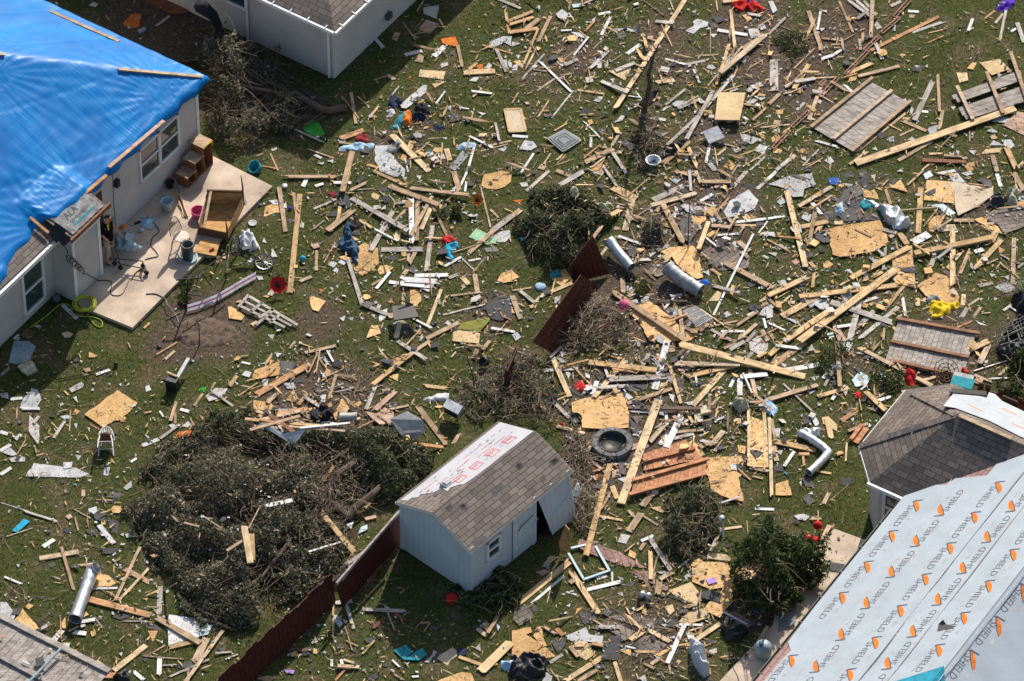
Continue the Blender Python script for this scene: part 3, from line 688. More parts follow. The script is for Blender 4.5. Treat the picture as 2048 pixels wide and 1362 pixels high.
# torn black felt at the ridge end and a teal sheet at the frame edge
mb = MB(); mb.prism([hit(*T6(x, y), Rx + nw * 0.06, nw) for x, y in ((165, 300), (230, 240), (840, 290), (850, 370), (560, 345), (260, 320))], .02, nw); tag(mb.build('felt_strip', 'black'), 'black rolled felt strip lying along the wing edge beside white underlayment', 'roofing felt')
mb = MB(); q0 = Q(M_(1884, 1338)[0], BRG - .02, .02)
mb.prism([q0 + Z * .10, Q(M_(1820, 1362)[0] - .2, BRG - 1.1, .05), Q(-8.5, BRG - 1.1, .05), Q(-8.5, BRG - .02, .1)], .01, nm_); mb.prism([q0 + Z * .105, Q(-8.5, BRG - .02, .1), Q2(-8.5, BRG + .9, .03), Q2(M_(1884, 1338)[0] - .5, BRG + .3, .03)], .01)
tag(mb.build('tarp', 'skytarp'), 'teal tarp corner over the ridge of the printed white roof', 'tarp')
mb = MB(); q = [Q(*M_(*T3(x, y)), .03) for x, y in ((1355, 970), (1365, 915), (1400, 900), (1425, 915), (1500, 930), (1440, 955))]; q[2] += Z * .1; mb.prism(q, .012); tag(mb.build('shingle_scrap', 'slate'), 'torn shingle scrap lying on the printed white roof underlayment', 'shingle')

# right patio
ring = [P(x, y, .10) for x, y in ((1668, 1057), (1725, 1078), (1760, 1090), (1560, 1330), (1440, 1420), (1385, 1420), (1545, 1250), (1560, 1180), (1600, 1140), (1622, 1110))]
mb = MB(); mb.prism(ring, .10); tag(mb.build('patio_slab', 'concrete'), 'tan concrete patio slab below the printed white roof', 'patio')

# ================================================================== garden shed
SB, SFr = P(801, 1094), P(941, 1189)
sdirw = (SFr - SB); SWd = sdirw.length; sw = sdirw.normalized(); sl2 = Vector((-sw.y, sw.x, 0))        # sw across the gable, sl2 along the ridge
SWd = 2.42; SL = 3.72; SZ = 1.74; SR = 2.24
SB = SFr - sw * SWd
shed = thing('garden_shed', 'pale blue garden shed with half its shingles stripped to white felt', 'shed', SB + sw * SWd / 2 + sl2 * SL / 2)
def G(a, b, z): return SB + sw * a + sl2 * b + Z * z
def wallface(mb, p, q_, z1, z2, extra=None):
    ud = (q_ - p).normalized(); pts = [p + Z * z1, q_ + Z * z1, q_ + Z * z2] + (extra or []) + [p + Z * z2]; uvface(mb, pts, ud, Z, p)
mb = MB(); wallface(mb, G(0, 0, 0), G(SWd, 0, 0), 0, SZ, [G(SWd / 2, 0, SR - .03)]); wallface(mb, G(SWd, SL, 0), G(0, SL, 0), 0, SZ, [G(SWd / 2, SL, SR - .03)])
wallface(mb, G(0, SL, 0), G(0, 0, 0), 0, SZ)
o1 = 0.0; D1, D2 = 2.45, 2.98                                     # door opening along b
for b1, b2, z1, z2 in ((0, D1, 0, SZ), (D2 + .0, SL, 0, SZ), (D1, D2, 1.62, SZ)): wallface(mb, G(SWd, b1, 0), G(SWd, b2, 0), z1, z2)
mb.build('wall', 'shed_siding', shed)
mb = MB(); mb.obox(G(SWd / 2, SL / 2, .05), sw * (SWd / 2 - .05), sl2 * (SL / 2 - .05), Z * .04); mb.obox(G(SWd * .55, D1 + .5, .8), sw * .02, sl2 * .9, Z * .75); mb.build('floor_and_dark_backing', 'black', shed)  # floor, and an upright black sheet painting the dark behind the door gap
mb = MB(); oh = 0.10; sr = SR; slope = (SR - SZ) / (SWd / 2)
def RF(side, t, b, h=0.0):                                       # side 0 back slope, 1 front slope; t from the ridge down
    x = SWd / 2 + (t if side else -t); n_ = (Z + (sw if side else -sw) * slope).normalized(); return G(x, b, SR - t * slope) + n_ * h
tm = SWd / 2 + oh; bo = .08
mb.uv = None
uvface(mb, [RF(1, 0, -bo), RF(1, tm, -bo), RF(1, tm, SL + bo), RF(1, 0, SL + bo)], sl2, (sw - Z * slope).normalized(), G(0, 0, 0))
uvface(mb, [RF(0, 0, SL + bo), RF(0, tm, SL + bo), RF(0, tm, -bo), RF(0, 0, -bo)], sl2, (-sw - Z * slope).normalized(), G(0, 0, 0))
mb.build('roof', 'shingle_tan', shed)
mb = MB()
for s_, in ((0,), (1,)):
    mb.bar(RF(s_, 0, -bo) - Z * .05, RF(s_, tm, -bo) - Z * .05, .02, .07); mb.bar(RF(s_, 0, SL + bo) - Z * .05, RF(s_, tm, SL + bo) - Z * .05, .02, .07)
mb.bar(RF(1, tm - .02, -bo) - Z * .05, RF(1, tm - .02, SL + bo) - Z * .05, .02, .06); mb.build('roof_trim', 'trim', shed)
ns = (Z - sw * slope).normalized()
ue = [(tm - .1, .02), (tm - .1, SL + .05), (.05, SL + .05)] + [(.05 + .03 * random.random(), SL - .2 - i * .22) for i in range(10)] + [(.12, 1.2), (.22, 1.15), (.35, .95), (.3, .8), (.55, .85), (.62, .62), (.78, .5), (.9, .42), (.86, .3), (1.0, .22), (1.02, .08)]
mb = MB(); mb.prism([RF(0, t, b, .012) for t, b in ue], .008, ns); su = mb.build('underlayment', 'underwhite', shed)
mb = MB(); bx = txt_mesh('HH', .16)
for i in range(4):
    b = SL - .35 - i * .62; t0 = .28
    for (t1, b1, t2, b2) in ((t0, b, t0 + .24, b), (t0, b - .3, t0 + .24, b - .3), (t0, b, t0, b - .3), (t0 + .24, b, t0 + .24, b - .3)):
        mb.bar(RF(0, t1, b1, .015), RF(0, t2, b2, .015), .025, .003, ns)
    stamp(mb, bx, RF(0, t0 + .2, b - .05, .016), -sl2, (sw + Z * slope).normalized())
for i in range(22):
    b, t = random.uniform(.4, SL - .5), random.choice((.62, .78, .95)); mb.bar(RF(0, t, b, .0145), RF(0, t, b + random.uniform(.1, .4), .0145), .02, .002, ns)
mb.build('print', 'inkred', su)
mb = MB()
for i in range(40):
    b, t = random.uniform(.3, SL - .2), random.uniform(.1, tm - .2); mb.bar(RF(0, t, b, .0145), RF(0, t, b + random.uniform(.03, .12), .0145), random.uniform(.01, .03), .002, ns)
mb.build('torn_hole', 'darkmetal', su)
# loose tabs and dark bare spots on the front slope
n1_ = (Z + sw * slope).normalized(); mb = MB()
for i in range(16):
    b, t = random.choice(((.35, .1), (.7, .12), (1.0, .1), (.6, .3), (1.6, .5), (2.6, .35), (2.9, .9), (1.9, .7), (3.4, .8), (.2, 1.15)))
    b += random.uniform(-.15, .15); t += random.uniform(-.05, .05); w_ = random.uniform(.12, .28)
    mb.prism([RF(1, t, b, .004), RF(1, t, b + w_, .004), RF(1, min(t + .13, tm), b + w_ - .02, .004), RF(1, min(t + .13, tm), b, .004)], .001, n1_)
mb.build('missing_tab', 'slate', shed)
mb = MB(); q = RF(0, .55, 1.05, .03); mb.obox(q, sl2 * .14, sw * .12, Z * .05); mb.obox(q + Z * .06, sl2 * .09, sw * .08, Z * .02); mb.build('roof_vent', 'drywall', shed)
for a_ in (0.03, SWd - .03):
    mb = MB(); mb.bar(G(a_, -.012, 0), G(a_, -.012, SZ), .09, .02, -sl2); mb.build('corner_trim', 'shedwall', shed)
for b_ in (.05, D1 - .05, D2 + .05, SL - .05):
    mb = MB(); mb.bar(G(SWd + .012, b_, 0), G(SWd + .012, b_, SZ), .02, .09, sl2); mb.build('corner_trim', 'shedwall', shed)
window(shed, None, [G(SWd, .62, 1.42), G(SWd, 1.08, 1.42), G(SWd, 1.08, .78), G(SWd, .62, .78)], sw, .07)
mb = MB(); dp, dq = G(SWd + .03, D1 - .88, 0), G(SWd + .03, D1 + .02, 0); wallface(mb, dp, dq, .05, 1.58); wallface(mb, dq - sw * .03, dp - sw * .03, .05, 1.58); dr = mb.build('door', 'shed_siding', shed)
mb = MB(); mb.bar(dp + Z * .3 + sw * .015, dq + Z * .95 + sw * .015, .02, .07, sw); mb.build('brace', 'shedwall', dr)
ud = sl2; dq4 = [G(SWd + .16, D2 - .02, .04), G(SWd + .2, SL + .02, .04), G(SWd + .05, SL - .06, 1.6), G(SWd + .03, D1 + .1, 1.56)]
mb = MB(); uvface(mb, dq4, sl2, Z, dq4[0]); uvface(mb, [p - sw * .03 for p in dq4[::-1]], sl2, Z, dq4[0]); dr = mb.build('door', 'shed_siding', shed); dr['label'] = 'shed door panel knocked askew'
mb = MB(); mb.bar(dq4[0].lerp(dq4[3], .42) + sw * .02, dq4[1].lerp(dq4[2], .62) + sw * .02, .02, .07, sw); mb.build('brace', 'shedwall', dr)
for k_ in (0, 1):
    mb = MB(); mb.bar(dq4[1 + k_ * 2 - 0 if k_ == 0 else 0] + sw * .015, dq4[2 if k_ == 0 else 3] + sw * .015, .07, .02, sw); mb.build('door_trim', 'shedwall', dr)
mb = MB(); mb.tube([G(SWd + .06, D1 - .7, 1.0), G(SWd + .07, D1 - .62, 1.12), G(SWd + .07, D1 - .15, 1.2)], .012, 5); mb.build('latch_cord', 'darkmetal', shed)

# ================================================================== scattered boards and sheets
# every line: the corner of a part of the yard, then boards x1,y1,x2,y2,width,kind measured there (four units to a hand's width)
ZF = 3.994
PL = {}
PL[(512, 0)] = """800,995,760,740,28,t 670,1110,865,1040,40,o 1645,580,1910,570,45,y 1610,360,1650,550,28,t 1700,555,1770,500,28,y 1085,1075,1385,1372,48,y 770,1205,690,1530,50,t 1250,1125,1225,1190,45,y 1520,1190,1550,1290,45,y
1490,1140,1475,1310,12,t 1280,1210,1360,1245,30,y 1090,430,1200,380,8,b 1020,385,930,280,30,w 1190,440,1325,405,30,w 1420,450,1510,370,46,w 1730,775,1800,715,18,t 1430,840,1510,730,14,w 1320,790,1390,900,14,w 1720,960,1735,890,12,y
1855,1165,2045,1125,14,t 1780,1180,1835,1110,14,t 1690,1362,1750,1150,20,w 1775,1080,1845,1080,30,y 1880,1085,1940,1075,28,y 1460,150,1495,205,16,y 1345,800,1290,830,20,y 950,1080,945,1010,8,t 1700,870,1640,860,8,w 240,1000,545,1140,14,g 0,1250,60,1225,10,t 115,1225,175,1362,12,y"""
PL[(1024, 0)] = """820,875,1400,-30,38,y 95,510,210,225,20,y 205,345,310,130,32,t 120,530,200,380,18,y 80,630,260,430,14,g 205,475,475,735,18,w 200,725,370,610,14,t 315,945,490,725,14,g 0,825,50,740,12,t 525,720,740,750,18,y 585,250,660,165,20,o
690,115,795,95,22,w 715,280,790,125,28,w 905,440,1040,345,30,w 810,480,880,435,8,t 650,390,720,320,8,t 1080,305,1170,330,18,t 1015,465,1090,455,20,t 1140,660,1310,640,30,y 985,725,1040,800,10,w 925,765,1035,780,8,w 1090,940,1230,960,22,w
570,965,710,1105,12,w 330,1050,440,985,12,y 630,1065,630,1185,24,w 0,1085,130,1095,22,w 350,1290,415,1220,12,y 360,1305,430,1235,8,y 790,1180,860,1060,26,t 580,1300,810,1190,42,t 1240,1160,1480,930,26,g 1395,1110,1610,720,36,g
1500,910,1770,600,30,g 1660,580,2045,260,44,t 1840,390,1970,310,32,t 1190,1320,1430,1120,42,y 1400,1160,1490,1362,32,y 1745,70,1780,385,28,y 1640,240,1880,280,28,w 1445,450,1650,435,14,t 1585,225,1585,430,8,t 1670,560,1735,350,28,y
1630,680,1700,480,22,y 1920,960,2045,850,22,t 1840,505,1880,440,24,w 1755,650,1800,540,14,y 1550,1300,1580,1150,26,w 1640,1240,1720,1175,20,t 1150,1120,1250,1050,14,g 1900,1362,2045,1230,16,g 1045,0,1220,130,10,b 500,165,450,100,10,w
420,220,445,165,8,w 390,245,480,240,14,w 1630,0,1645,100,12,t 1685,15,1810,0,26,y -50,100,-20,270,26,y -40,175,170,90,26,y -30,200,180,135,24,y -40,262,205,228,30,o 90,250,220,150,40,t 1840,370,1560,690,14,t 1900,540,2000,480,10,t"""
PL[(1536, 0)] = """320,80,430,400,38,t 565,0,680,260,20,t 640,0,820,130,28,g 700,0,830,110,26,g 760,0,840,95,22,g 835,0,820,300,36,t 730,290,740,400,26,t 760,250,755,340,24,o 430,305,555,320,14,t 980,50,1080,0,26,g 820,405,1370,130,26,o
1150,260,1430,165,24,g 1730,150,1820,80,16,y 1815,185,1880,110,22,t 1850,330,1910,40,24,g 1600,245,1635,150,26,w 1940,255,1985,225,18,w 1990,180,2045,340,38,g 205,550,380,380,12,t 90,205,340,310,8,b 415,475,520,440,26,w 520,440,590,395,22,w
605,600,855,495,32,y 720,610,1050,530,26,p 385,630,550,620,16,t 205,715,330,510,40,y 150,700,270,600,16,t 45,475,50,725,74,g 325,960,430,670,34,t 1170,960,1320,640,46,g 1355,585,1370,890,26,t 1370,1040,1395,880,30,t 1060,960,1270,1050,28,t
700,1220,1105,900,20,t 1050,1085,1170,1030,14,t 650,1315,820,1195,22,t 700,1305,1975,865,52,y 1040,1285,1310,1130,26,t 300,1345,440,1260,10,t 265,1340,410,1190,14,g 60,1362,215,1240,30,g 0,840,95,750,30,t 130,700,200,660,26,w 0,280,140,140,20,g
1900,1170,1990,1362,46,y 1790,1240,1830,1372,40,t 1990,1350,2045,1290,24,y 850,430,1070,490,8,b 1225,1280,1600,1295,30,r 1230,1360,1330,1275,14,y 1400,1240,1560,1255,20,t 1110,88,1205,95,22,w 480,480,520,570,8,y 1580,260,1645,220,14,y
1220,890,1280,895,20,w 1285,1230,1400,1225,18,y 1610,1040,1612,1130,12,t 590,330,700,270,8,t 230,880,290,820,24,g 0,470,10,350,10,t"""
PL[(0, 341)] = """500,1075,615,1185,30,w 1330,1190,1440,1130,8,b 1150,1260,1200,1215,18,y 150,1310,110,1345,18,w 1440,200,1495,380,14,y 1400,150,1465,380,12,y 2010,1235,2060,1205,24,y"""
PL[(512, 341)] = """205,50,680,50,26,t 690,160,745,0,46,t 620,97,760,97,22,w 375,130,405,65,36,w 470,125,540,105,20,w 185,130,235,490,38,t 300,180,330,380,30,t 270,985,350,190,46,y 740,165,910,85,24,t 740,160,940,145,8,g 455,310,640,230,18,g 655,400,675,270,30,y
570,480,795,300,46,t 730,390,795,310,16,t 455,470,545,400,12,g 755,215,1215,480,38,g 1050,120,1465,275,36,t 915,640,1105,305,44,g 1030,480,1200,310,22,t 815,390,935,465,24,y 1245,590,1240,220,46,w 1285,560,1290,250,36,t 1235,520,1415,190,30,t
1315,480,1400,290,36,y 1100,265,1320,240,18,g 1410,280,1530,530,24,t 1120,560,1140,480,50,P 1000,632,1360,628,38,g 1360,810,1410,435,40,g 1215,725,1230,600,24,t 1220,755,1290,620,32,t 1170,850,1210,790,34,y 855,1095,730,700,34,g 980,610,1040,820,8,b
480,800,485,640,26,t 920,920,1000,870,18,t 960,945,1070,810,24,w 340,890,445,850,24,p 1775,1010,1745,820,42,t 1640,845,1700,910,38,P 1640,930,1665,910,18,t 1350,1290,1480,950,28,y 1490,1155,1830,1070,14,g 1360,1345,1620,1215,32,t 1175,1080,1180,980,30,t
1700,660,1900,480,36,t 1880,490,2045,360,46,g 1785,95,1875,460,14,t 1870,310,1940,380,16,t 1580,10,1630,190,46,t 930,0,1210,130,24,t 1230,140,1700,195,26,t 1520,185,1600,160,28,w 1630,130,1690,0,18,w 1670,170,1680,90,18,w 1500,770,1640,690,20,w
1630,690,1760,810,14,g 1775,760,1840,690,8,g 1150,900,1420,925,38,w 1180,870,1490,890,42,w 1260,840,1540,835,32,w 1150,850,1390,965,22,w 1060,890,1140,900,28,w 1540,860,1610,830,26,g 1060,195,1150,295,10,t 1120,1345,1155,1190,40,y 640,1010,700,1060,10,t"""
PL[(1024, 341)] = """115,165,300,0,28,g 360,130,580,0,38,g 350,0,470,45,30,t 80,70,200,0,10,t 0,370,75,310,42,t 905,480,960,240,54,t 1110,280,1480,180,34,t 1120,240,1400,110,44,g 1200,260,1380,600,46,t 1140,460,1210,370,36,y 1490,630,1570,410,38,y 1500,90,1750,90,30,t
1465,0,1510,110,28,t 1760,140,1880,0,32,g 1950,155,2045,70,28,g 1765,415,2045,385,22,w 1590,520,1820,505,16,w 1690,730,2045,920,40,t 1800,560,1900,650,40,t 785,955,1410,1372,42,t 880,840,890,1010,44,t 930,1010,1030,850,38,t 645,540,730,430,28,t
705,685,775,590,24,t 800,130,990,230,62,y 780,360,870,315,36,y 240,1000,480,900,28,y 0,960,160,935,14,t 0,1000,70,1190,42,t 150,1100,220,1010,20,t 1215,610,1280,530,10,t 1370,1362,1340,1110,32,t 1350,1240,1480,1300,26,t 1490,1280,1590,1190,52,t
1570,1250,1810,1200,14,t 1780,1250,1970,1120,22,t 1980,1050,2045,1000,22,t 1990,1090,2045,1050,24,t 1990,1270,2045,1362,38,t 1800,1362,1960,1220,28,t 1870,1372,1960,1270,28,g 1590,1270,1760,1362,24,g 1670,1285,1860,1285,18,w 2010,1180,2030,1260,20,w
1590,440,1760,455,26,t 1780,435,1990,440,16,y 1130,1045,1400,1040,16,b 1970,500,2045,400,14,w 1610,1155,1925,510,18,w 1660,300,1740,210,14,o 1630,320,1720,260,12,o 1640,360,1600,250,10,w 1150,330,1190,290,30,t 1530,520,1640,610,14,w 1580,780,1680,850,22,y 970,590,1150,605,12,t 1620,140,1680,100,26,p 1340,10,1480,40,24,t
1560,560,1660,620,10,t 1300,1000,1360,990,18,w 1210,1110,1300,1010,16,w 990,740,1010,690,40,t 1060,620,1000,660,24,p 1830,650,1890,700,26,t 400,200,450,220,30,y"""
PL[(1536, 341)] = """150,165,300,770,48,y 240,290,510,130,32,t 0,385,160,360,18,w 0,70,75,0,26,w 350,255,430,355,28,w 320,620,380,310,36,t 270,450,480,405,36,P 390,490,450,400,36,y 530,420,600,420,30,y 330,730,395,800,28,y 355,940,370,800,28,y 0,1000,340,840,40,y
1220,140,1200,500,48,y 1110,120,1240,0,16,t 1170,660,1800,530,38,y 1780,575,1820,490,54,y 1475,940,1475,480,48,y 1305,760,1350,610,38,g 1430,790,1560,630,32,y 1530,830,1625,610,32,t 1640,800,1870,550,42,y 1955,910,1965,530,38,t 1650,650,1720,630,34,w
940,610,920,800,24,g 660,860,1130,610,42,y 230,1010,1050,915,36,y 110,1165,490,960,46,y 250,1362,1020,790,54,y 120,1372,490,1120,46,y 500,1050,1010,1220,44,g 650,1362,735,1030,50,g 920,1125,1090,920,28,y 710,1362,1040,1090,34,g 720,1250,850,1120,38,g
550,1250,690,1230,24,w 1075,1010,1100,1170,26,w 1190,1090,1200,1020,40,y 1555,1080,1565,990,38,y 1535,1190,1600,1090,38,g 750,1050,880,1010,22,w 1050,500,1110,590,46,y 1310,490,1480,380,16,t 1480,400,1650,400,28,t 0,910,60,950,26,t 190,920,260,970,14,t
940,150,980,270,26,t 1000,1250,1050,1320,24,y 920,1362,930,1250,18,t 905,130,965,70,12,t 10,1030,120,1130,20,t 0,1290,60,1362,26,t 1340,30,1500,0,24,w 1950,0,2045,160,42,t 1820,0,1860,130,32,w 1740,750,1840,705,10,t 1990,780,2045,740,22,g 1850,670,1930,710,12,t
550,930,660,870,16,t 1510,1255,1640,1200,12,o 1640,1180,1700,1090,24,t 1880,1120,1950,1070,20,g 60,1100,180,1000,14,y 340,250,370,320,20,g 1600,1080,1690,1020,18,t 1820,790,1860,730,10,t 960,540,1010,510,30,t 1240,730,1190,710,12,t"""
PL[(0, 682)] = """1830,365,1905,265,32,y 1360,640,1410,480,26,t 1400,660,1400,570,20,t 1130,840,1280,780,28,w 1280,780,1440,660,22,g 1290,990,1350,775,26,t 1040,970,1095,935,18,w 1300,165,1400,75,22,t 760,270,880,230,22,w 505,390,555,440,14,y 1275,560,1305,605,16,w
1720,480,1830,445,14,y 1440,545,1510,565,24,w 410,650,460,700,8,y 155,860,215,825,8,y 0,1070,95,1010,28,w 0,880,100,820,28,w 120,790,170,745,28,w 0,725,65,745,26,w 0,1290,230,1362,8,g 1930,170,2000,185,16,w 80,465,180,455,24,w 150,540,325,540,20,w
1680,390,1860,520,18,g 1350,880,1430,840,10,o 1340,870,1390,820,14,o 1550,520,1620,420,22,t 1690,380,1720,330,20,t 1160,750,1190,775,10,w"""
PL[(512, 682)] = """0,430,430,185,46,o 390,95,640,40,22,t 580,470,640,270,26,t 880,545,975,310,32,g 950,550,1130,390,42,p 1130,0,1370,155,30,g 930,350,1250,95,32,y 1250,95,1390,0,28,t 90,495,175,415,32,t 340,510,410,420,28,y 1320,355,1550,380,30,P 1290,520,1540,850,42,t
1200,815,1500,850,24,o 1070,545,1220,515,16,t 1740,140,1790,0,38,t 1810,70,1870,0,32,t 1560,130,1600,85,14,t 1600,500,1740,475,12,g 520,1140,630,990,28,o 70,1320,300,1270,30,w 0,640,350,560,24,t 20,600,250,580,22,y 150,580,420,540,24,o 60,545,300,690,38,b
0,660,300,650,18,p 380,680,590,690,22,t 170,600,380,655,22,y 520,650,660,670,24,w 840,1140,960,1135,26,o 830,340,1000,220,8,b 610,410,830,370,8,g 270,60,310,0,16,t 560,300,520,260,14,w 870,1340,940,1260,20,o 1000,400,1080,385,20,t 1160,860,1240,840,8,b 0,560,140,600,24,t -40,600,120,640,20,y -20,680,200,700,20,p"""
PL[(1024, 682)] = """650,455,925,130,38,y 610,170,1155,235,40,y 760,305,1240,285,42,g 1140,390,1240,0,56,w 1220,240,1410,30,28,b 1320,20,2345,288,50,y 1290,180,1820,185,38,t 1400,285,1800,190,34,y 1440,520,1700,230,42,y 1790,290,2045,265,36,w 1820,300,1820,435,46,w
1900,230,1955,465,34,t 1260,200,1350,500,28,y 640,430,680,320,38,w 810,420,870,350,36,g 1000,270,1100,90,32,g 920,500,1280,380,28,t 930,530,1510,540,26,b 870,1300,1170,470,66,y 460,445,310,100,42,y 265,570,175,320,42,t 240,235,540,220,26,g 1080,830,1230,660,36,t
1230,850,1360,580,52,w 1180,830,1260,740,42,w 1240,690,1230,570,26,w 1290,780,1450,740,26,g 1310,730,1530,710,20,t 1580,530,1660,440,22,t 1580,850,1690,720,42,t 1500,850,1590,800,38,t 1610,880,1680,790,12,t 1390,560,1450,660,24,y 1890,540,1890,1000,24,y
2010,540,2045,1010,28,y 1890,1010,2045,1040,24,t 1880,490,2045,480,16,t 1920,1080,2010,1100,18,t 1740,370,1790,270,26,w 1620,650,1665,610,14,w 590,910,630,840,26,t 420,750,540,820,14,w 800,1160,840,1260,42,y 1040,1320,1170,1160,52,t 1220,1330,1420,1220,26,t
360,680,580,740,22,y 980,160,1030,130,14,t 1160,100,1180,150,28,o 1690,60,1800,0,28,t 1740,70,1860,0,32,g 1350,140,1440,50,22,g 1960,130,2045,80,26,y 1870,150,1920,90,32,g 950,560,1130,570,18,w 550,880,760,980,14,b 470,830,640,930,14,t 640,960,770,1070,20,t 910,870,1020,830,40,p 1180,1240,1290,1180,18,t 960,1180,1060,1060,14,w 1000,900,1090,830,22,g 1350,670,1420,620,14,w 1480,590,1590,560,10,t 1330,640,1290,600,30,p"""
PL[(1536, 682)] = """550,0,575,365,36,t 630,75,660,0,46,w 720,50,1310,360,32,t 640,115,690,80,10,t 1230,320,1360,280,22,y 1570,90,1760,0,42,y 1690,180,1770,20,48,t 1840,280,2045,90,22,t 1180,80,1230,190,28,t 1255,40,1255,180,14,t 0,470,400,350,32,t 395,445,655,370,28,y
570,650,725,545,32,o 770,395,940,555,38,y 800,495,900,430,26,t 870,480,990,440,24,w 0,120,140,0,38,y 20,210,310,0,48,y 100,240,410,190,36,w 10,600,30,1250,28,y 45,800,410,880,38,y 470,610,510,800,46,P 350,590,400,680,42,w 245,905,330,905,24,o 120,340,375,580,14,g
290,1010,280,920,20,y 390,1040,505,1060,16,y 440,1310,500,1190,32,t 620,960,630,800,16,y 710,710,820,670,26,w 640,720,800,660,22,t 440,300,530,170,28,w 450,360,540,200,22,g 510,470,540,430,26,w 740,390,790,350,14,w 490,1280,640,1150,6,t 0,430,60,350,16,t
40,820,70,960,42,t 130,1000,210,880,26,w 540,910,600,890,22,o 1650,270,1820,340,18,t 1640,240,1930,150,8,w 1470,240,1570,205,14,t 750,480,880,420,20,b 30,620,60,800,24,t 1780,300,1980,295,10,w 1975,220,1985,300,8,w 580,500,630,495,14,y 560,560,600,510,6,y 190,380,260,440,8,g 50,150,70,90,14,y"""
PL[(0, 1021)] = """590,640,490,290,26,t 310,385,630,330,36,t 615,440,770,425,16,y 180,0,480,95,16,g 790,115,910,265,38,w 345,290,435,230,32,w 920,720,1120,290,24,t 950,720,1190,460,20,y 990,465,1210,585,36,t 695,705,1210,840,46,o 1270,830,1280,600,42,g 1240,850,1600,1060,42,t
1340,1100,1560,1045,30,y 1480,1372,1780,960,28,t 1560,1210,1650,1020,62,t 1340,1335,1670,1190,14,g 910,1280,1165,1080,40,y 1110,1160,1490,1190,8,t 1270,1330,1275,1180,38,w 410,1060,500,955,42,w 575,970,690,985,32,w 640,890,760,870,26,w 755,850,820,940,12,g
715,625,945,620,14,w 760,1200,830,1250,28,y 515,1310,940,1320,44,o 1310,640,1410,580,14,g 1110,870,1240,830,12,g 1215,1140,1320,1075,14,t 940,885,1240,885,8,g 1060,1280,1150,1355,28,w 880,720,895,650,8,y 1810,325,1940,240,22,t 1950,120,2000,420,52,y
2010,180,2020,400,42,y 500,1080,560,1080,32,w 900,360,925,340,12,w 50,210,260,140,6,t 400,1240,410,1310,38,w 760,1230,800,1170,8,t 900,390,940,440,12,w 1290,1240,1430,1230,10,g 1720,1140,1850,1130,14,g 1800,1190,1900,1150,10,g"""
PL[(512, 1021)] = """510,0,800,355,38,y 700,690,780,945,28,g 875,790,1245,805,24,g 1020,740,1110,960,14,g 930,945,1025,860,28,r 1110,820,1200,890,24,r 615,1035,620,850,14,t 615,840,620,720,14,y 850,1145,950,1035,14,y 720,1040,815,1085,10,t 640,1240,860,1255,22,y
700,1190,790,1220,18,y 630,1362,720,1260,18,o 900,570,1025,350,48,r 1760,940,1850,1010,28,t 1850,980,1930,850,28,t 1620,1170,1830,1245,24,y 1790,1290,2045,1040,72,P 1085,1190,1150,1255,14,w 1100,1305,1170,1355,14,t 605,1250,605,1190,22,w 690,1230,680,1190,26,w
310,1170,365,1150,8,g 250,1120,450,1110,26,b 430,895,475,870,16,w 440,1060,490,1045,14,w 1310,900,1390,895,12,y 870,70,960,50,24,p 420,330,700,245,12,w 680,460,850,340,22,g 740,580,900,410,10,g 1170,840,1230,810,8,t 1240,1330,1300,1325,14,w 680,440,790,370,14,b"""
PL[(1024, 1021)] = """40,750,460,410,46,y 150,750,430,510,20,w 460,470,695,830,44,y 590,365,785,-374,48,y 595,635,885,565,28,w 660,550,760,520,24,w 730,565,830,640,8,t 800,570,800,490,14,w 1040,730,1060,820,38,y 1110,550,1105,310,36,y 1130,490,1160,370,12,t 1100,220,1270,480,36,g
1030,245,1130,200,22,w 1020,320,1060,260,28,t 935,170,1040,10,52,t 700,45,890,80,18,y 930,0,980,55,24,t 1040,40,1170,120,14,t 900,330,980,265,10,t 1160,690,1180,540,48,t 1180,550,1290,490,32,t 1330,460,1440,370,14,g 1325,910,1530,915,16,w 1240,1220,1380,910,38,w
1400,970,1430,1050,26,w 1460,1040,1670,900,32,y 1350,780,1480,750,18,t 410,1372,720,1175,36,y 520,1372,690,1270,28,t 870,1372,820,1210,32,y 1250,1210,1270,1320,14,t 1050,1220,1150,1270,18,t 1110,1230,1190,1180,26,t 1300,1250,1340,1200,28,y 350,940,410,1000,32,o
240,920,370,1000,22,t 460,1080,530,1170,32,t 940,1040,1050,960,46,y 1100,960,1280,1060,32,y 1650,155,1835,130,18,y 1590,330,1640,250,28,t 1500,330,1560,300,26,y 1560,360,1750,385,46,y 1950,1080,2045,920,28,t 430,650,520,675,12,w 990,1300,1010,1350,12,t 500,1070,600,1070,40,y 640,1060,730,1080,26,y 1500,1000,1520,920,24,o 1380,1020,1420,1100,20,t"""
PL[(1536, 1021)] = """400,0,400,110,12,t 375,110,375,180,8,t 430,240,490,120,34,p 340,70,430,65,14,y 480,160,530,110,20,t"""

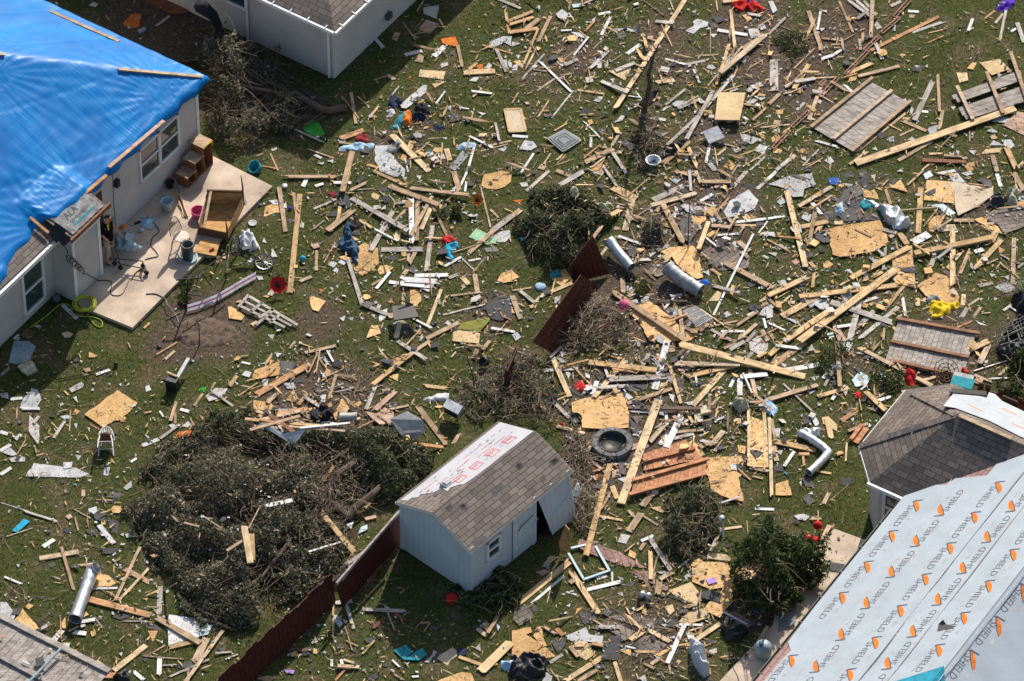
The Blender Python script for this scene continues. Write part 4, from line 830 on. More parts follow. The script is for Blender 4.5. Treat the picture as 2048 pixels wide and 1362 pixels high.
PO = {}
PO[(0, 0)] = """Q 980,190 1050,110 1130,110 1110,215 1040,225|D 710,40 750,15 785,30 760,55|lilac 1615,350 1640,300 1690,310 1680,370|r 1150,0 1500,0 1500,100 1380,110 1180,30|D 440,10 465,20 450,50|M 1095,240 1160,210 1170,240 1110,270|D 1555,340 1580,340 1570,370|teal 1550,460 1580,450 1575,480"""
PO[(512, 0)] = """D 1335,60 1460,40 1445,150 1340,110|p 1300,230 1360,155 1465,190 1385,270|t 1085,310 1110,250 1150,265 1125,330|Q 1475,310 1590,290 1615,345 1590,370 1490,345|t 1275,490 1300,430 1345,430 1330,500|D 1475,510 1530,495 1535,520 1480,540|P 1310,555 1515,570 1495,635 1300,610
P 1405,670 1505,645 1500,660 1430,700|t 1040,600 1060,585 1120,630 1090,640|D 1155,830 1330,680 1370,680 1355,740 1200,865 1160,860|D 1065,770 1145,680 1140,700 1085,760|G 370,1005 455,955 505,985 550,1070 490,1105 390,1050|D 955,1160 1075,1160 1060,1210 1105,1250 1100,1362 990,1362 945,1280
D 1855,380 1870,330 1970,290 2045,290 2040,370 1990,340 1900,375|D 1950,480 2005,475 2015,545 1950,545|D 1700,645 1740,615 1785,615 1760,650|D 1515,860 1560,840 1555,880|D 1605,850 1650,850 1640,875|D 1765,890 1840,905 1810,920|D 1820,545 1860,500 1885,520 1870,550|D 1350,1220 1410,1205 1420,1235 1370,1250
D 460,1240 480,1230 530,1255 515,1270|D 490,1300 550,1295 530,1315|D 560,1285 625,1270 610,1295|D 430,770 475,770 450,790|D 1930,1190 2010,1175 1980,1210|M 1540,1340 1650,1200 1700,1240 1590,1362|D 1070,1330 1110,1270 1190,1350 1180,1420|O 880,1320 900,1305 980,1330 975,1345|D 650,1120 680,1105 720,1130 690,1145|D 1490,1100 1525,1095 1520,1115|D 1470,1260 1500,1220 1515,1270|O 1150,1270 1170,1230 1210,1240 1190,1290|D 1600,930 1630,930 1620,960|Q 1230,600 1240,620 1220,625|D 120,1190 165,1175 170,1195 130,1205|Q 1760,520 1810,510 1815,550 1770,550|D 2010,490 2045,500 2045,540 2020,530"""
PO[(1024, 0)] = """P 770,565 955,535 905,645|D 640,495 720,485 715,540 690,545|D 735,530 765,475 770,520 745,545|D 585,620 645,605 650,650 595,660|D 350,490 470,500 400,530|D 470,255 560,260 615,310 520,290|D 350,110 400,70 450,110 430,155 370,140|D 610,180 670,130 655,180|D 810,230 880,225 860,250|D 900,215 1030,250 950,255
D 1445,170 1480,150 1570,175 1560,210 1500,225 1450,270 1385,245 1450,210|D 1885,230 1965,225 1990,290 1910,305|D 1965,200 2010,185 2030,225 1990,240|D 1580,270 1640,270 1610,300|D 1280,830 1310,805 1425,810 1410,840 1300,850|D 1190,880 1230,850 1280,845 1210,885|D 815,980 870,920 905,925 880,960|D 1855,830 1910,785 1965,795 1930,825
D 1910,760 2030,780 1990,800|D 1940,670 1980,655 2015,685 1970,695|W 1820,1060 1980,1110 1920,1150 1850,1140|D 1750,1180 1810,1175 1830,1200 1790,1220|D 1465,790 1500,780 1550,820 1510,825|D 650,805 690,770 735,770 700,815|D 1730,720 1800,700 1810,715 1740,735|D 60,1190 100,1120 170,1130 200,1170 150,1200|D 1930,1200 1980,1150 2045,1170 2010,1230
D 1700,470 1740,430 1755,460 1710,530|D 0,330 70,345 0,370|L 475,35 585,20 570,50 490,60|S 1570,180 1640,180 1645,220 1600,235|S 1800,330 1870,320 1850,365|S 640,1185 710,1180 690,1210|S 230,540 290,560 260,590|O 600,960 640,955 650,985 620,995|O 1300,1260 1330,1235 1365,1270 1330,1300|O 1690,1330 1740,1280 1785,1320 1760,1362|O 1840,120 1880,110 1920,150 1880,170
D 910,1140 950,1135 955,1180 920,1180|D 10,520 50,510 40,560 0,560|O 10,490 60,480 100,510 80,540|D 440,290 410,300 400,330|D 580,355 610,365 600,385|D 1430,95 1470,75 1465,100|O 440,310 520,320 500,345 450,340|D 370,620 420,605 425,640|D 1110,1060 1140,1050 1145,1085|D 830,1215 890,1195 870,1225|S 1560,1280 1680,1250 1690,1300 1600,1310|W 1560,1310 1590,1290 1650,1362 1600,1362|O 640,1362 620,1330 700,1300 745,1320 750,1362|S 780,1080 830,1020 860,1060|S 860,1120 930,1110 960,1150 900,1170|D 1060,1190 1090,1170 1085,1210|O 1540,560 1580,560 1570,590|O 1970,1060 2010,1050 2020,1110 1990,1100|D 1830,975 1880,975 1860,1000|D 1370,1260 1410,1255 1400,1290|D 190,60 215,50 205,75|D 30,440 70,435 50,470|S 480,380 540,390 510,410|D 780,630 820,625 810,655"""
PO[(1536, 0)] = """D 1790,970 1840,930 1930,940 1950,985|D 1745,1045 1790,1025 1835,1050 1800,1060|D 1770,1160 1800,1120 1880,1160|D 1880,1160 1890,1115 1940,1115 1970,1160 1940,1185|D 450,1280 500,1250 530,1290 490,1310|D 0,10 40,5 75,80 40,105|D 410,80 470,80 470,100|D 1065,795 1100,785 1110,810|D 1130,900 1145,850 1165,870 1150,910
W 1110,1120 1150,1090 1185,1120|D 830,1190 860,1170 875,1200|D 1500,1200 1530,1205 1520,1250|D 1600,1200 1660,1200 1650,1240|O 1590,545 1630,500 1670,500 1640,555|O 1045,440 1070,425 1105,440 1075,450|O 1045,90 1080,80 1090,125|O 245,1210 270,1185 300,1200 275,1225|P 1700,1230 1740,1190 1870,1180 1850,1215
D 960,1110 1000,1085 1010,1130|D 1460,850 1500,850 1480,880|D 600,505 640,505 620,525|D 60,900 100,890 95,950|D 140,740 200,730 180,770|W 1275,1030 1310,1000 1360,1000 1350,1090 1290,1100|D 40,1040 90,1020 95,1060|D 410,225 460,220 430,250|D 1180,520 1215,525 1190,540|D 1255,530 1275,510 1275,540|D 1430,1240 1490,1210 1480,1250|O 1560,1310 1650,1290 1640,1362 1590,1362|D 260,1265 300,1245 305,1285|W 850,200 870,170 910,220 870,235|O 1075,935 1140,935 1110,970|O 1155,440 1130,445 1160,432|P 1505,580 1590,580 1600,640 1530,660|P 1690,500 1850,470 1930,550 1790,600|p 1880,1000 2045,1080 2045,900 1990,890|Q 1970,700 2045,690 2045,730|D 1830,570 1870,600 1840,620|M 960,1100 990,1090 1000,1130 970,1135"""
PO[(0, 341)] = """P 490,1300 540,1285 585,1305 560,1330 520,1335|O 1820,1090 1850,1085 1955,1160 1930,1195 1830,1180|brown 160,1310 210,1255 290,1290 220,1345|D 270,1240 300,1230 330,1240 305,1258|O 1880,1050 1920,1030 1945,1060|L 1110,370 1135,335 1180,370 1175,385|L 1160,460 1200,410 1250,430 1210,465|D 1030,430 1060,420 1070,440|D 980,480 1020,470 1010,500|black 1070,415 1120,395 1130,410 1080,430|O 1720,720 1750,680 1775,720 1740,745|D 110,1340 160,1330 150,1362|K 1640,690 1700,660 1720,690 1680,700|D 1700,250 1740,255 1720,270|grey 1920,225 1950,210 1975,250 1965,270"""
PO[(512, 341)] = """O 55,370 75,290 130,265 185,275 235,310 225,340 160,335 100,360|O 805,610 870,575 910,600 975,620 980,740 930,790 850,840 790,800 760,760 800,720|O 970,800 990,760 1040,755 1100,775 1040,820 990,830|O 430,1010 440,1000 560,1045 500,1125 450,1110|O 1230,950 1270,945 1320,1000 1320,1040 1280,1080 1230,1070|P 920,190 940,175 990,200 970,235 925,215
O 880,1340 920,1240 975,1235 1000,1300|O 1800,120 1820,30 1960,0 2045,20 2035,90 1985,130 1920,150 1850,145|O 1925,880 1960,820 2045,790 2085,880 1980,895|O 1980,1090 2045,1080 2070,1140 1990,1130|olive 1580,1260 1620,1220 1860,1170 1870,1190 1820,1250 1780,1290|P 1570,1362 1575,1290 1620,1265 1790,1300 1780,1380|mint 1700,530 1760,460 1940,550 1885,605
D 1900,520 1960,485 2025,475 2035,530 1990,570 1930,570|D 570,750 610,720 650,740 620,775|D 655,735 690,695 740,695 755,715 700,755|D 610,800 640,775 660,790 650,820|D 980,1180 1000,1120 1050,1100 1040,1170 990,1210|D 665,1180 715,1160 700,1205|D 820,1165 865,1175 850,1190|D 960,1095 975,1065 1000,1075 990,1105|D 120,690 130,620 175,690|D 50,570 65,535 85,580|D 350,450 360,405 385,420 380,460
D 930,280 990,275 1000,300 950,310|D 1160,270 1170,235 1230,240 1220,270|D 90,990 120,950 160,960 130,1000|D 1510,1220 1530,1195 1560,1220 1540,1235|S 640,175 735,170 740,220 770,275 720,310 680,260 655,210|S 430,600 490,570 540,570 480,630|S 1195,760 1260,755 1310,820 1260,820 1220,800|S 1830,1090 1960,980 2045,1010 2045,1170 1950,1200 1870,1180|black 1820,620 1920,610 1940,645 1840,650
S 960,150 1050,130 1030,170|S 780,480 830,480 825,515 760,510|S 250,390 320,380 330,400 270,420|S 1560,990 1620,1000 1600,1050|D 100,240 170,230 180,270 140,270|D 200,290 240,250 245,300|D 0,840 50,845 60,870 20,875|D 855,880 890,870 880,890|D 640,920 660,910 650,940|O 1050,1050 1070,1035 1110,1060|O 720,520 760,520 825,550 800,560|O 660,690 700,680 760,700 720,720|D 920,1150 950,1150 945,1180|M 735,1180 780,1170 770,1200|D 1560,390 1600,400 1590,430|L 1640,330 1690,330 1680,350|S 1610,370 1660,385 1630,400|D 1280,40 1320,40 1310,75|D 980,0 1180,0 1130,50 1080,40|D 1180,50 1210,55 1190,75|D 1750,370 1780,360 1765,390|W 90,1310 150,1310 130,1350|O 580,70 620,65 620,95|D 1300,1240 1320,1225 1315,1260|D 1800,880 1830,880 1810,900|Q 500,945 525,945 520,970|S 800,90 850,20 870,60 820,110"""
PO[(1024, 341)] = """O 1115,620 1450,600 1490,660 1525,850 1480,865 1370,800 1310,740 1280,690 1210,660|P 1190,680 1250,660 1280,680 1240,730|O 1430,360 1550,360 1550,395 1490,440 1455,420|O 1180,430 1250,400 1330,430 1280,465|O 930,1140 990,1080 1090,1040 1160,1080 1290,1190 1350,1260 1380,1362 1100,1362 1010,1200|O 0,800 60,850 0,875
P 1570,1040 1640,960 1680,970 1650,1040|O 1730,960 1760,910 1785,920 1760,1000|O 1830,360 1870,345 1910,380 1870,400|O 1380,1230 1490,1300 1420,1362 1390,1330|D 1690,330 1740,240 1890,150 1970,235 1940,300 1800,360 1720,375|D 1345,280 1380,265 1600,300 1620,330 1560,360 1400,330|D 1565,340 1640,330 1650,390 1600,420|D 1280,360 1310,300 1360,310 1300,380
D 1690,690 1740,645 1790,670 1750,720 1700,705|D 1730,600 1780,560 1830,600 1770,620|D 60,100 120,90 130,125 80,130|D 1980,500 2045,480 2065,525 1985,520|D 1975,1150 2045,1060 2075,1180|D 1880,1350 1960,1320 2045,1330 2045,1380|D 0,1310 40,1290 75,1330 30,1360|D 1680,1150 1720,1120 1750,1150 1710,1175|D 1870,1150 1960,1110 1970,1130 1900,1165|D 1250,60 1350,70 1310,105|D 1500,255 1640,275 1610,295
S 1330,420 1400,340 1490,360 1480,480 1420,580 1360,530|B 1510,650 1650,560 1720,560 1900,690 1890,780 1660,800 1560,720|B 1080,810 1130,750 1200,740 1210,830 1160,850|S 1190,900 1280,900 1330,990 1250,1010|S 910,600 1020,590 1010,700 940,680|O 340,890 300,840 420,780 470,860 400,920|S 1550,150 1650,170 1640,240 1560,230|S 1870,900 1960,870 1980,910 1900,930|D 1540,820 1570,790 1580,840|D 1090,310 1130,290 1120,340|W 1020,1020 1110,980 1090,1030 1040,1060|D 950,1040 1020,1020 1010,1060|Q 1370,990 1410,985 1420,1020 1390,1020|D 640,1080 690,1075 680,1100|K 640,10 740,0 720,40|S 1840,120 1950,100 1940,150|O 0,430 60,440 40,470|Q 0,240 90,230 60,260|D 1660,360 1640,420 1680,410|S 1370,1050 1400,1040 1420,1110 1390,1110|M 1230,1120 1320,1080 1330,1150 1270,1170|P 1620,440 1700,450 1690,475|O 130,1080 200,1060 190,1100|W 340,1010 390,1000 380,1060 340,1060"""
PO[(1536, 341)] = """O 455,470 590,440 900,395 955,540 960,570 870,640 580,690 515,670 490,560 505,540|O 690,150 730,130 820,165 850,150 885,230 770,210|O 960,130 1060,75 1115,170|O 1250,170 1270,75 1430,85 1480,150 1500,265 1340,240 1245,235|K 1430,85 1570,100 1800,125 1800,190 1690,280 1520,360 1495,290 1490,170|O 1280,420 1330,365 1420,350 1390,410 1310,490 1285,480
O 1650,390 1740,365 1830,430 1870,500 1935,530 1760,460|O 990,700 1150,595 1180,940 1010,895|O 1190,920 1340,815 1470,860 1480,930 1530,1010 1510,1060 1430,1095 1260,1000|O 820,850 900,800 925,815 850,855|O 860,140 920,130 910,160|O 1840,600 1890,640 1850,660|W 0,110 180,40 350,20 385,110 290,145 280,205 200,210 130,140|D 70,250 110,210 150,250 100,275
D 265,380 290,330 350,350 330,410|D 0,490 50,490 60,530 0,515|D 60,600 95,585 160,620 90,630|D 0,655 75,655 60,685|L 1280,275 1400,265 1500,340 1440,360 1370,300|D 1440,40 1510,15 1580,95 1480,90|D 820,40 860,30 850,75|D 600,100 680,110 650,140|D 800,690 880,710 850,740|D 610,800 650,785 690,830|D 600,930 680,920 670,1000 620,1050 580,1000|D 350,1060 480,1010 490,1100 420,1110
D -20,1090 45,1060 40,1170 -10,1180|D 130,1170 270,1250 240,1200|D 1650,1190 1760,1240 1690,1230|D 1770,820 1820,830 1790,855|D 1800,1015 1840,1020 1810,1040|D 230,400 265,440 270,500 250,480|S 560,390 600,340 870,340 920,390 740,400|S 570,240 610,140 670,120 700,200 740,220 700,330 580,330|S 440,200 480,190 590,230 570,260|S 740,60 790,60 830,140 800,160 750,120
S 370,490 480,520 500,570 440,575 380,540|S 1050,780 1180,760 1190,820 1100,810|B 1750,390 1760,340 1900,290 2075,330 2075,440 1890,510 1840,430|S 1250,180 1340,140 1340,170 1290,195|S 1380,790 1440,800 1480,850 1440,850|S 220,920 300,930 280,965|S 200,640 350,650 370,670 300,680|S 1110,900 1170,910 1170,950|S 960,610 1080,590 1010,640|S 170,30 250,35 350,70 280,75
V 1130,555 1260,485 1310,525 1190,590|S 440,330 520,320 530,370 450,370|S 580,40 660,0 700,40 620,60|S 720,0 790,0 800,60 730,60|S 970,90 1000,60 1040,80 1000,110|W 70,880 130,870 160,910 100,920|p 510,1190 570,1260 640,1362 560,1362 520,1260|L 470,1300 520,1290 530,1330 480,1330|D 440,230 500,225 495,245|blue 480,65 545,50 580,75 560,110 490,110|S 1820,1110 1880,1100 1870,1140|D 1890,850 1930,830 1920,870|W 1810,930 1900,890 1980,940 1900,980|O 500,890 520,870 525,905|O 185,850 215,810 230,820|S 1700,140 1790,130 1780,80 1730,70|S 1660,80 1740,40 1730,100|O 1960,260 2045,240 2045,300|D 1970,220 2045,200 2045,250|L 1240,30 1290,0 1320,40 1260,70|D 1540,20 1620,0 1640,30 1580,40|P 1210,1040 1260,1010 1270,1050|D 880,1050 920,1040 910,1070|S 1100,1060 1160,1060 1150,1100|K 1370,430 1490,430 1510,470 1380,490"""
PO[(0, 682)] = """O 675,585 940,390 1100,490 1020,580 985,600 980,630 915,635 825,690|L 70,170 110,0 230,0 285,45 235,150 130,185|I 140,200 200,150 260,160 300,230 220,270|W 550,380 650,325 670,345 660,370 570,410|D 160,545 190,450 245,400 250,375 300,390 330,470 290,540|D 235,590 315,680 305,830 270,780 228,715|D 205,1080 270,975 480,1000 520,1010 600,1010 710,1060 640,1090
D 505,970 580,965 570,1010 510,1020|D 75,940 130,920 200,925 200,960 90,965|D 20,890 80,850 145,910 90,915|D 600,910 650,915 625,955|D 1160,360 1190,350 1210,390 1165,405|D 825,1070 835,1010 880,1005 865,1075|D 850,995 865,965 885,975|D 1930,270 1960,235 2010,250 1990,290|D 1640,440 1720,375 1820,380 1770,450 1670,480|D 480,600 540,590 580,610 520,630
W 985,1170 1050,1115 1055,1165 1010,1190|D 705,1340 770,1320 780,1362 710,1380|O 710,130 710,85 780,115 760,130|p 650,1240 650,1185 680,1185 680,1240|Q 1400,750 1450,720 1560,710 1550,760 1420,775|O 570,590 600,540 640,560 610,590|D 1040,530 1100,490 1080,520|D 1345,670 1380,660 1450,690 1370,695|D 1450,680 1500,640 1530,660 1500,690|D 590,660 620,655 610,700|D 700,690 715,690 715,730|D 580,450 610,440 620,490|D 695,1110 730,1100 725,1125|D 920,1085 945,1075 940,1100|O 1000,690 1030,690 1030,715|D 30,190 70,175 60,190|D 0,420 60,410 70,460 10,450|Q 1285,490 1320,485 1315,500|O 960,640 990,600 1010,610 985,650|S 870,1250 880,1200 1000,1220 960,1250|S 830,1300 930,1250 900,1290|D 950,345 970,335 965,360|D 1005,360 1030,330 1035,345"""
PO[(512, 682)] = """O -10,230 190,160 185,270 20,305 -30,290|O 240,470 300,380 335,450 310,490|O 640,545 680,460 740,480 750,540 690,580|O 775,510 830,475 845,500 820,520|O -20,470 100,490 145,520 110,560 -20,540|O 910,160 980,180 1020,200 990,210|O 1080,150 1130,130 1190,150 1160,190 1100,195|O 1050,280 1140,260 1130,320
W 220,340 300,330 320,380 250,380|D 530,260 570,240 560,300|D 10,185 100,155 90,180|D 525,130 550,125 590,190 570,190|D 50,310 100,295 90,355 55,360|D 140,550 290,540 270,570|pallet 870,560 960,580 1030,530 1100,570 1100,650 990,665 930,620|L 800,1190 880,1090 950,1120 870,1230
X 190,160 300,165 330,200 250,275 190,270|S 1010,150 1100,150 1100,190 1030,200|S 270,300 360,290 380,330 300,330|D 470,340 500,335 495,360|D 210,100 150,90 170,130|O 420,540 450,530 440,570|D 740,370 780,360 770,390|S 430,430 470,420 460,470|O 560,510 600,485 610,520 580,530|D 600,260 650,240 640,280|O 1190,780 1220,775 1290,770 1270,810 1220,805|p 1560,820 1600,750 1640,730 1600,810|M 1230,820 1290,840 1270,890|O 0,1160 70,1130 60,1170 10,1200|teal 990,1100 1010,1050 1045,1050 1030,1100|D 330,1240 410,1235 400,1280 340,1270|S 730,200 770,220 720,260|D 510,430 560,425 550,490 520,480|D 1800,330 1860,320 1830,350|D 1010,60 990,80 1030,75|O 950,360 920,350 960,335"""
PO[(1024, 682)] = """O 475,490 560,460 680,440 880,415 920,470 935,560 930,690 700,700 560,690 550,620 480,560|O 1365,850 1440,790 1520,860 1530,910 1460,965|O 1575,930 1830,915 1850,960 1840,1040 1810,1090 1850,1280 1760,1270 1590,1190 1570,1080 1520,1040|O 1900,600 2010,640 2030,1010 1895,1000|P 1170,390 1200,300 1250,300 1230,390|P 1100,1330 1290,1310 1200,1372
D 1890,0 2045,0 2045,60 1980,110 1900,70|D 890,430 920,415 970,450 930,470|D 840,1100 920,1080 900,1130|D 1040,970 1110,985 1120,1000 1060,1010|D 1170,940 1200,945 1205,985 1175,985|D 1055,1210 1150,1150 1120,1230|D 1740,985 1790,980 1795,1030 1750,1025|S 1790,980 1830,980 1850,1035 1800,1035|D 1370,490 1450,480 1440,520
D 1340,200 1440,200 1420,230|W 350,130 410,140 430,170 390,170|O 1630,370 1680,360 1660,395|I 1450,560 1520,550 1530,620 1460,640|S 780,150 850,150 830,190|S 660,260 730,290 700,320|S 920,330 1040,350 1020,400 930,400|S 1090,420 1200,440 1230,480 1190,510|B 1090,920 1100,880 1200,870 1250,890 1230,930 1140,940|S 1900,870 1960,870 2010,890 1950,935|S 1540,640 1600,640 1590,700 1550,720
S 450,390 500,390 580,440 560,455|S 1420,330 1550,325 1540,355 1440,365|S 1660,600 1760,610 1740,650|B 950,600 1060,600 1000,660|S 1310,300 1370,280 1360,420|S 1040,1095 1080,1095 1085,1120|S 1550,590 1680,610 1640,640|D 1720,520 1750,490 1770,500|D 420,220 470,260 450,300|O 1320,860 1360,850 1345,880|p 800,1040 860,1020 870,1080 800,1090|Q 640,1090 690,1060 680,1110 650,1110|D 1110,140 1170,130 1160,180|D 900,270 940,250 930,290|S 960,350 1100,345 1060,390|I 1490,540 1550,510 1590,570 1520,580|O 1800,830 1870,840 1860,900 1810,890|D 1610,870 1640,865 1630,885|D 1745,770 1780,765 1775,790|p 1790,730 1820,720 1830,745|D 1250,420 1300,430 1290,490|D 1580,100 1600,95 1590,130|S 850,930 920,990 900,1070 860,1050|O 890,990 940,980 930,1020|D 380,80 430,90 400,130|p 1250,40 1300,30 1300,80 1260,90|D 960,750 1000,700 1040,720 1010,760|S 940,620 960,730 1010,740 1040,690|W 1130,700 1200,640 1190,680|D 1940,370 1990,360 1980,400|D 1960,520 2040,450 2045,520|L 1330,210 1390,230 1370,260"""
PO[(1536, 682)] = """L 670,310 730,240 820,290 790,350 700,365|P 430,610 480,600 555,670 550,720 500,690 440,660|O 60,1140 160,1110 190,1230 60,1230|S 270,1250 320,1220 380,1280 320,1310|S 270,1090 330,1090 380,1160 300,1165|D 50,700 100,695 90,760 60,765|D 780,1190 800,1195 790,1210|D 185,150 210,130 230,160|D 1330,160 1400,150 1390,175|S 300,590 350,600 340,660|S 600,570 650,540 680,550 640,590
X 780,530 900,530 940,570 850,560|D 320,1220 350,1200 360,1225|S 480,340 530,350 520,390|D 310,400 380,395 340,425|D 600,400 640,395 620,440|S 40,1000 130,980 120,1040 60,1040|D 70,880 120,870 100,910|S 690,210 740,220 730,260|D 880,300 910,270 930,290|D 250,1130 270,1110 265,1160|D 770,790 790,780 790,810|S 1080,50 1120,30 1160,60|D 1700,160 1760,150 1750,180|D 340,290 370,280 380,320|O 540,910 560,880 600,880|D 580,10 620,0 610,50|D 700,90 760,80 770,110|D 260,590 280,580 270,610|D 660,620 690,610 680,645|P 980,260 1020,250 1010,290|L 890,260 930,255 940,290|S 880,180 930,160 950,200|S 1200,240 1280,220 1270,250|D 100,170 150,190 130,210|S 210,540 270,530 260,560|teal 120,1040 160,1050 150,1070"""
PO[(0, 1021)] = """cyan 95,160 190,65 240,85 140,175|O 730,610 790,500 870,520 930,580 880,605|O 105,910 180,780 310,940 240,970|D 0,730 50,730 95,790 120,840 100,910 0,840|S 95,785 180,775 150,830 95,830|O 200,770 230,740 270,760 230,790|O 720,970 760,950 765,990 735,1010|O 1180,960 1260,960 1240,1010 1220,1050|O 640,830 680,800 710,830 650,860
V 1340,900 1350,830 1560,860 1600,940 1590,1010 1345,1075|S 690,150 780,150 770,200 700,180|S 810,310 930,300 920,340 820,345|S 380,430 430,410 450,440 400,455|S 890,850 1000,820 1080,840 960,870|S 290,690 370,680 340,710|S 740,0 850,0 830,90 760,70|D 710,0 780,0 750,30|S 1420,1230 1530,1200 1540,1250 1430,1260|S 600,1230 700,1230 680,1270
D 1000,190 1080,160 1080,210 1010,215|D 950,550 1000,525 990,560|D 1205,290 1235,285 1230,305|L 1590,960 1650,900 1700,910 1660,990 1600,1000|O 560,1120 610,1110 680,1190 640,1190|O 490,900 520,850 525,940 500,940|D 1015,1290 1050,1270 1040,1300|D 30,670 60,660 45,690|S 490,1000 540,1000 520,1050|S 850,1250 890,1230 890,1260|O 805,90 840,80 845,110 815,115|D 960,190 990,180 985,205|D 670,200 685,190 690,225|D 130,430 155,430 150,455|O 1020,990 1050,985 1045,1010|D 940,455 975,450 970,470|D 990,630 1010,620 1000,650|D 1105,640 1125,630 1120,655|D 950,1140 980,1130 970,1165|O 1440,830 1470,810 1460,840|S 320,940 370,930 350,980|S 1130,1180 1180,1180 1160,1210|S 390,820 430,810 420,850|D 945,310 970,320 955,335|S 860,60 950,90 930,190 870,130|S 1130,890 1250,910 1290,960 1180,940|S 1730,1100 1800,1090 1790,1140"""
PO[(512, 1021)] = """K 1440,1180 1560,1100 1600,1110 1605,1160 1550,1200 1530,1240|teal 1100,1115 1200,1070 1250,1130 1180,1190|teal 1180,1190 1330,1095 1365,1150 1300,1195|W 1345,1210 1400,1160 1420,1115 1445,1130 1380,1215|lilac 228,1270 310,1275 300,1305 235,1290|O 1425,1375 1640,1290 1720,1300 1750,1375|O 10,130 100,50 240,0 200,60 70,130|D 610,830 650,835 695,900 670,935 630,890
D 690,870 735,880 715,905|D 190,90 340,65 260,100|S 860,1020 960,1010 930,1070 880,1050|S 640,1090 690,1050 700,1110|S 730,1100 800,1090 800,1140|S 630,1260 720,1250 690,1290|S 880,1320 970,1300 980,1330 920,1372|S 780,1200 850,1230 800,1240|D 990,1250 1005,1215 1000,1250|D 1185,1220 1230,1210 1210,1230|O 1020,1320 1035,1310 1040,1340|navy 1610,1100 1690,1100 1680,1150 1620,1160|L 1920,900 1950,930 1930,960
t 10,1340 90,1320 160,1330 100,1372|D 480,910 515,910 500,930|D 490,1280 510,1285 500,1300|L 810,190 840,130 890,110 890,150|D 720,110 780,90 760,150|t 1790,920 1840,880 1870,930 1840,960|W 1750,1100 1790,1060 1795,1125|S 1690,950 1760,900 1770,930|S 1380,920 1460,930 1440,970|D 830,815 860,815 850,830|D 730,430 790,400 780,490 745,500|L 970,190 990,180 985,200|S 990,1230 1050,1220 1040,1250"""
PO[(1024, 1021)] = """P 1250,640 1430,570 1530,700 1480,750 1330,700|O 1440,380 1560,310 1730,430 1960,490 1660,855 1550,800 1545,770 1700,610 1590,630 1440,570|P 1330,890 1390,820 1560,770 1580,850 1420,905|O 0,960 150,930 160,970 110,990 230,1060 350,1165 200,1190 0,1210|O 170,1000 210,930 240,920 245,1000 280,1080 240,1090|O 500,840 520,780 570,775|O 930,360 940,310 995,345 980,385|O 680,460 750,460 730,480
P 1220,770 1280,750 1300,800 1260,835|P 470,1060 600,1050 660,1150 590,1195 520,1150|O 860,1120 950,1100 950,1160|O 1100,1130 1290,1100 1180,1165|t 240,450 300,360 370,370 280,440|D 845,250 870,185 945,200 910,265|D 430,1000 590,930 620,990 730,1000 720,1060 470,1040|D 1150,490 1250,480 1230,515|D 1370,530 1410,490 1440,530|W 240,1372 260,1290 330,1300 310,1372|mint 335,1310 375,1315 365,1355
S 530,810 690,820 650,900 560,900|B 620,940 760,870 1000,950 900,1040 760,950|B 760,850 930,830 1150,860 1140,930 1040,940 900,890|S 720,1100 790,1000 870,1000 850,1190 740,1190|S 310,1040 420,1010 430,1060 370,1140|B 970,1070 1060,1000 1240,1070 1180,1130 1040,1130|S 1160,870 1310,870 1320,930 1200,930|B 20,780 130,760 180,850 60,920 10,870|S 150,760 190,750 215,800 170,810|S 900,600 940,560 990,570 960,610
S 1470,660 1560,640 1680,660 1660,735 1500,690|S 1220,680 1340,690 1420,740|X 1690,930 1840,940 1830,1010 1700,1000|S 930,790 980,770 1000,790|R 690,265 860,330 1080,460 870,440 630,345 520,290 540,225|R 950,490 1060,480 1150,580 1100,590|R 1050,480 1150,490 1140,590 1010,545|R 1190,590 1250,600 1240,640 1170,630|lilac 1550,550 1620,530 1640,570 1570,590|R 1760,800 1830,830 1930,900 1870,950 1790,900|t 190,490 260,470 300,490 240,520|W 840,660 880,650 890,690|D 1010,1340 1060,1310 1080,1372|S 1140,1250 1200,1300 1250,1372 1200,1350|S 1490,1300 1540,1330 1600,1362 1500,1362|D 1070,910 1130,905 1100,930|D 1190,910 1230,905 1225,930|D 430,760 470,740 460,770|navy 1500,560 1540,550 1530,580"""
PO[(1536, 1021)] = """shin 495,410 615,430 560,490 490,475|shin 230,560 270,530 280,630 225,632|shin 290,565 325,565 330,630 290,630|D 205,40 280,25 335,45 300,80 240,70|grey 30,730 80,650 190,660 230,720 220,900 80,970|L 80,600 190,640 200,665 120,650|brown 195,710 235,700 245,730 215,740"""
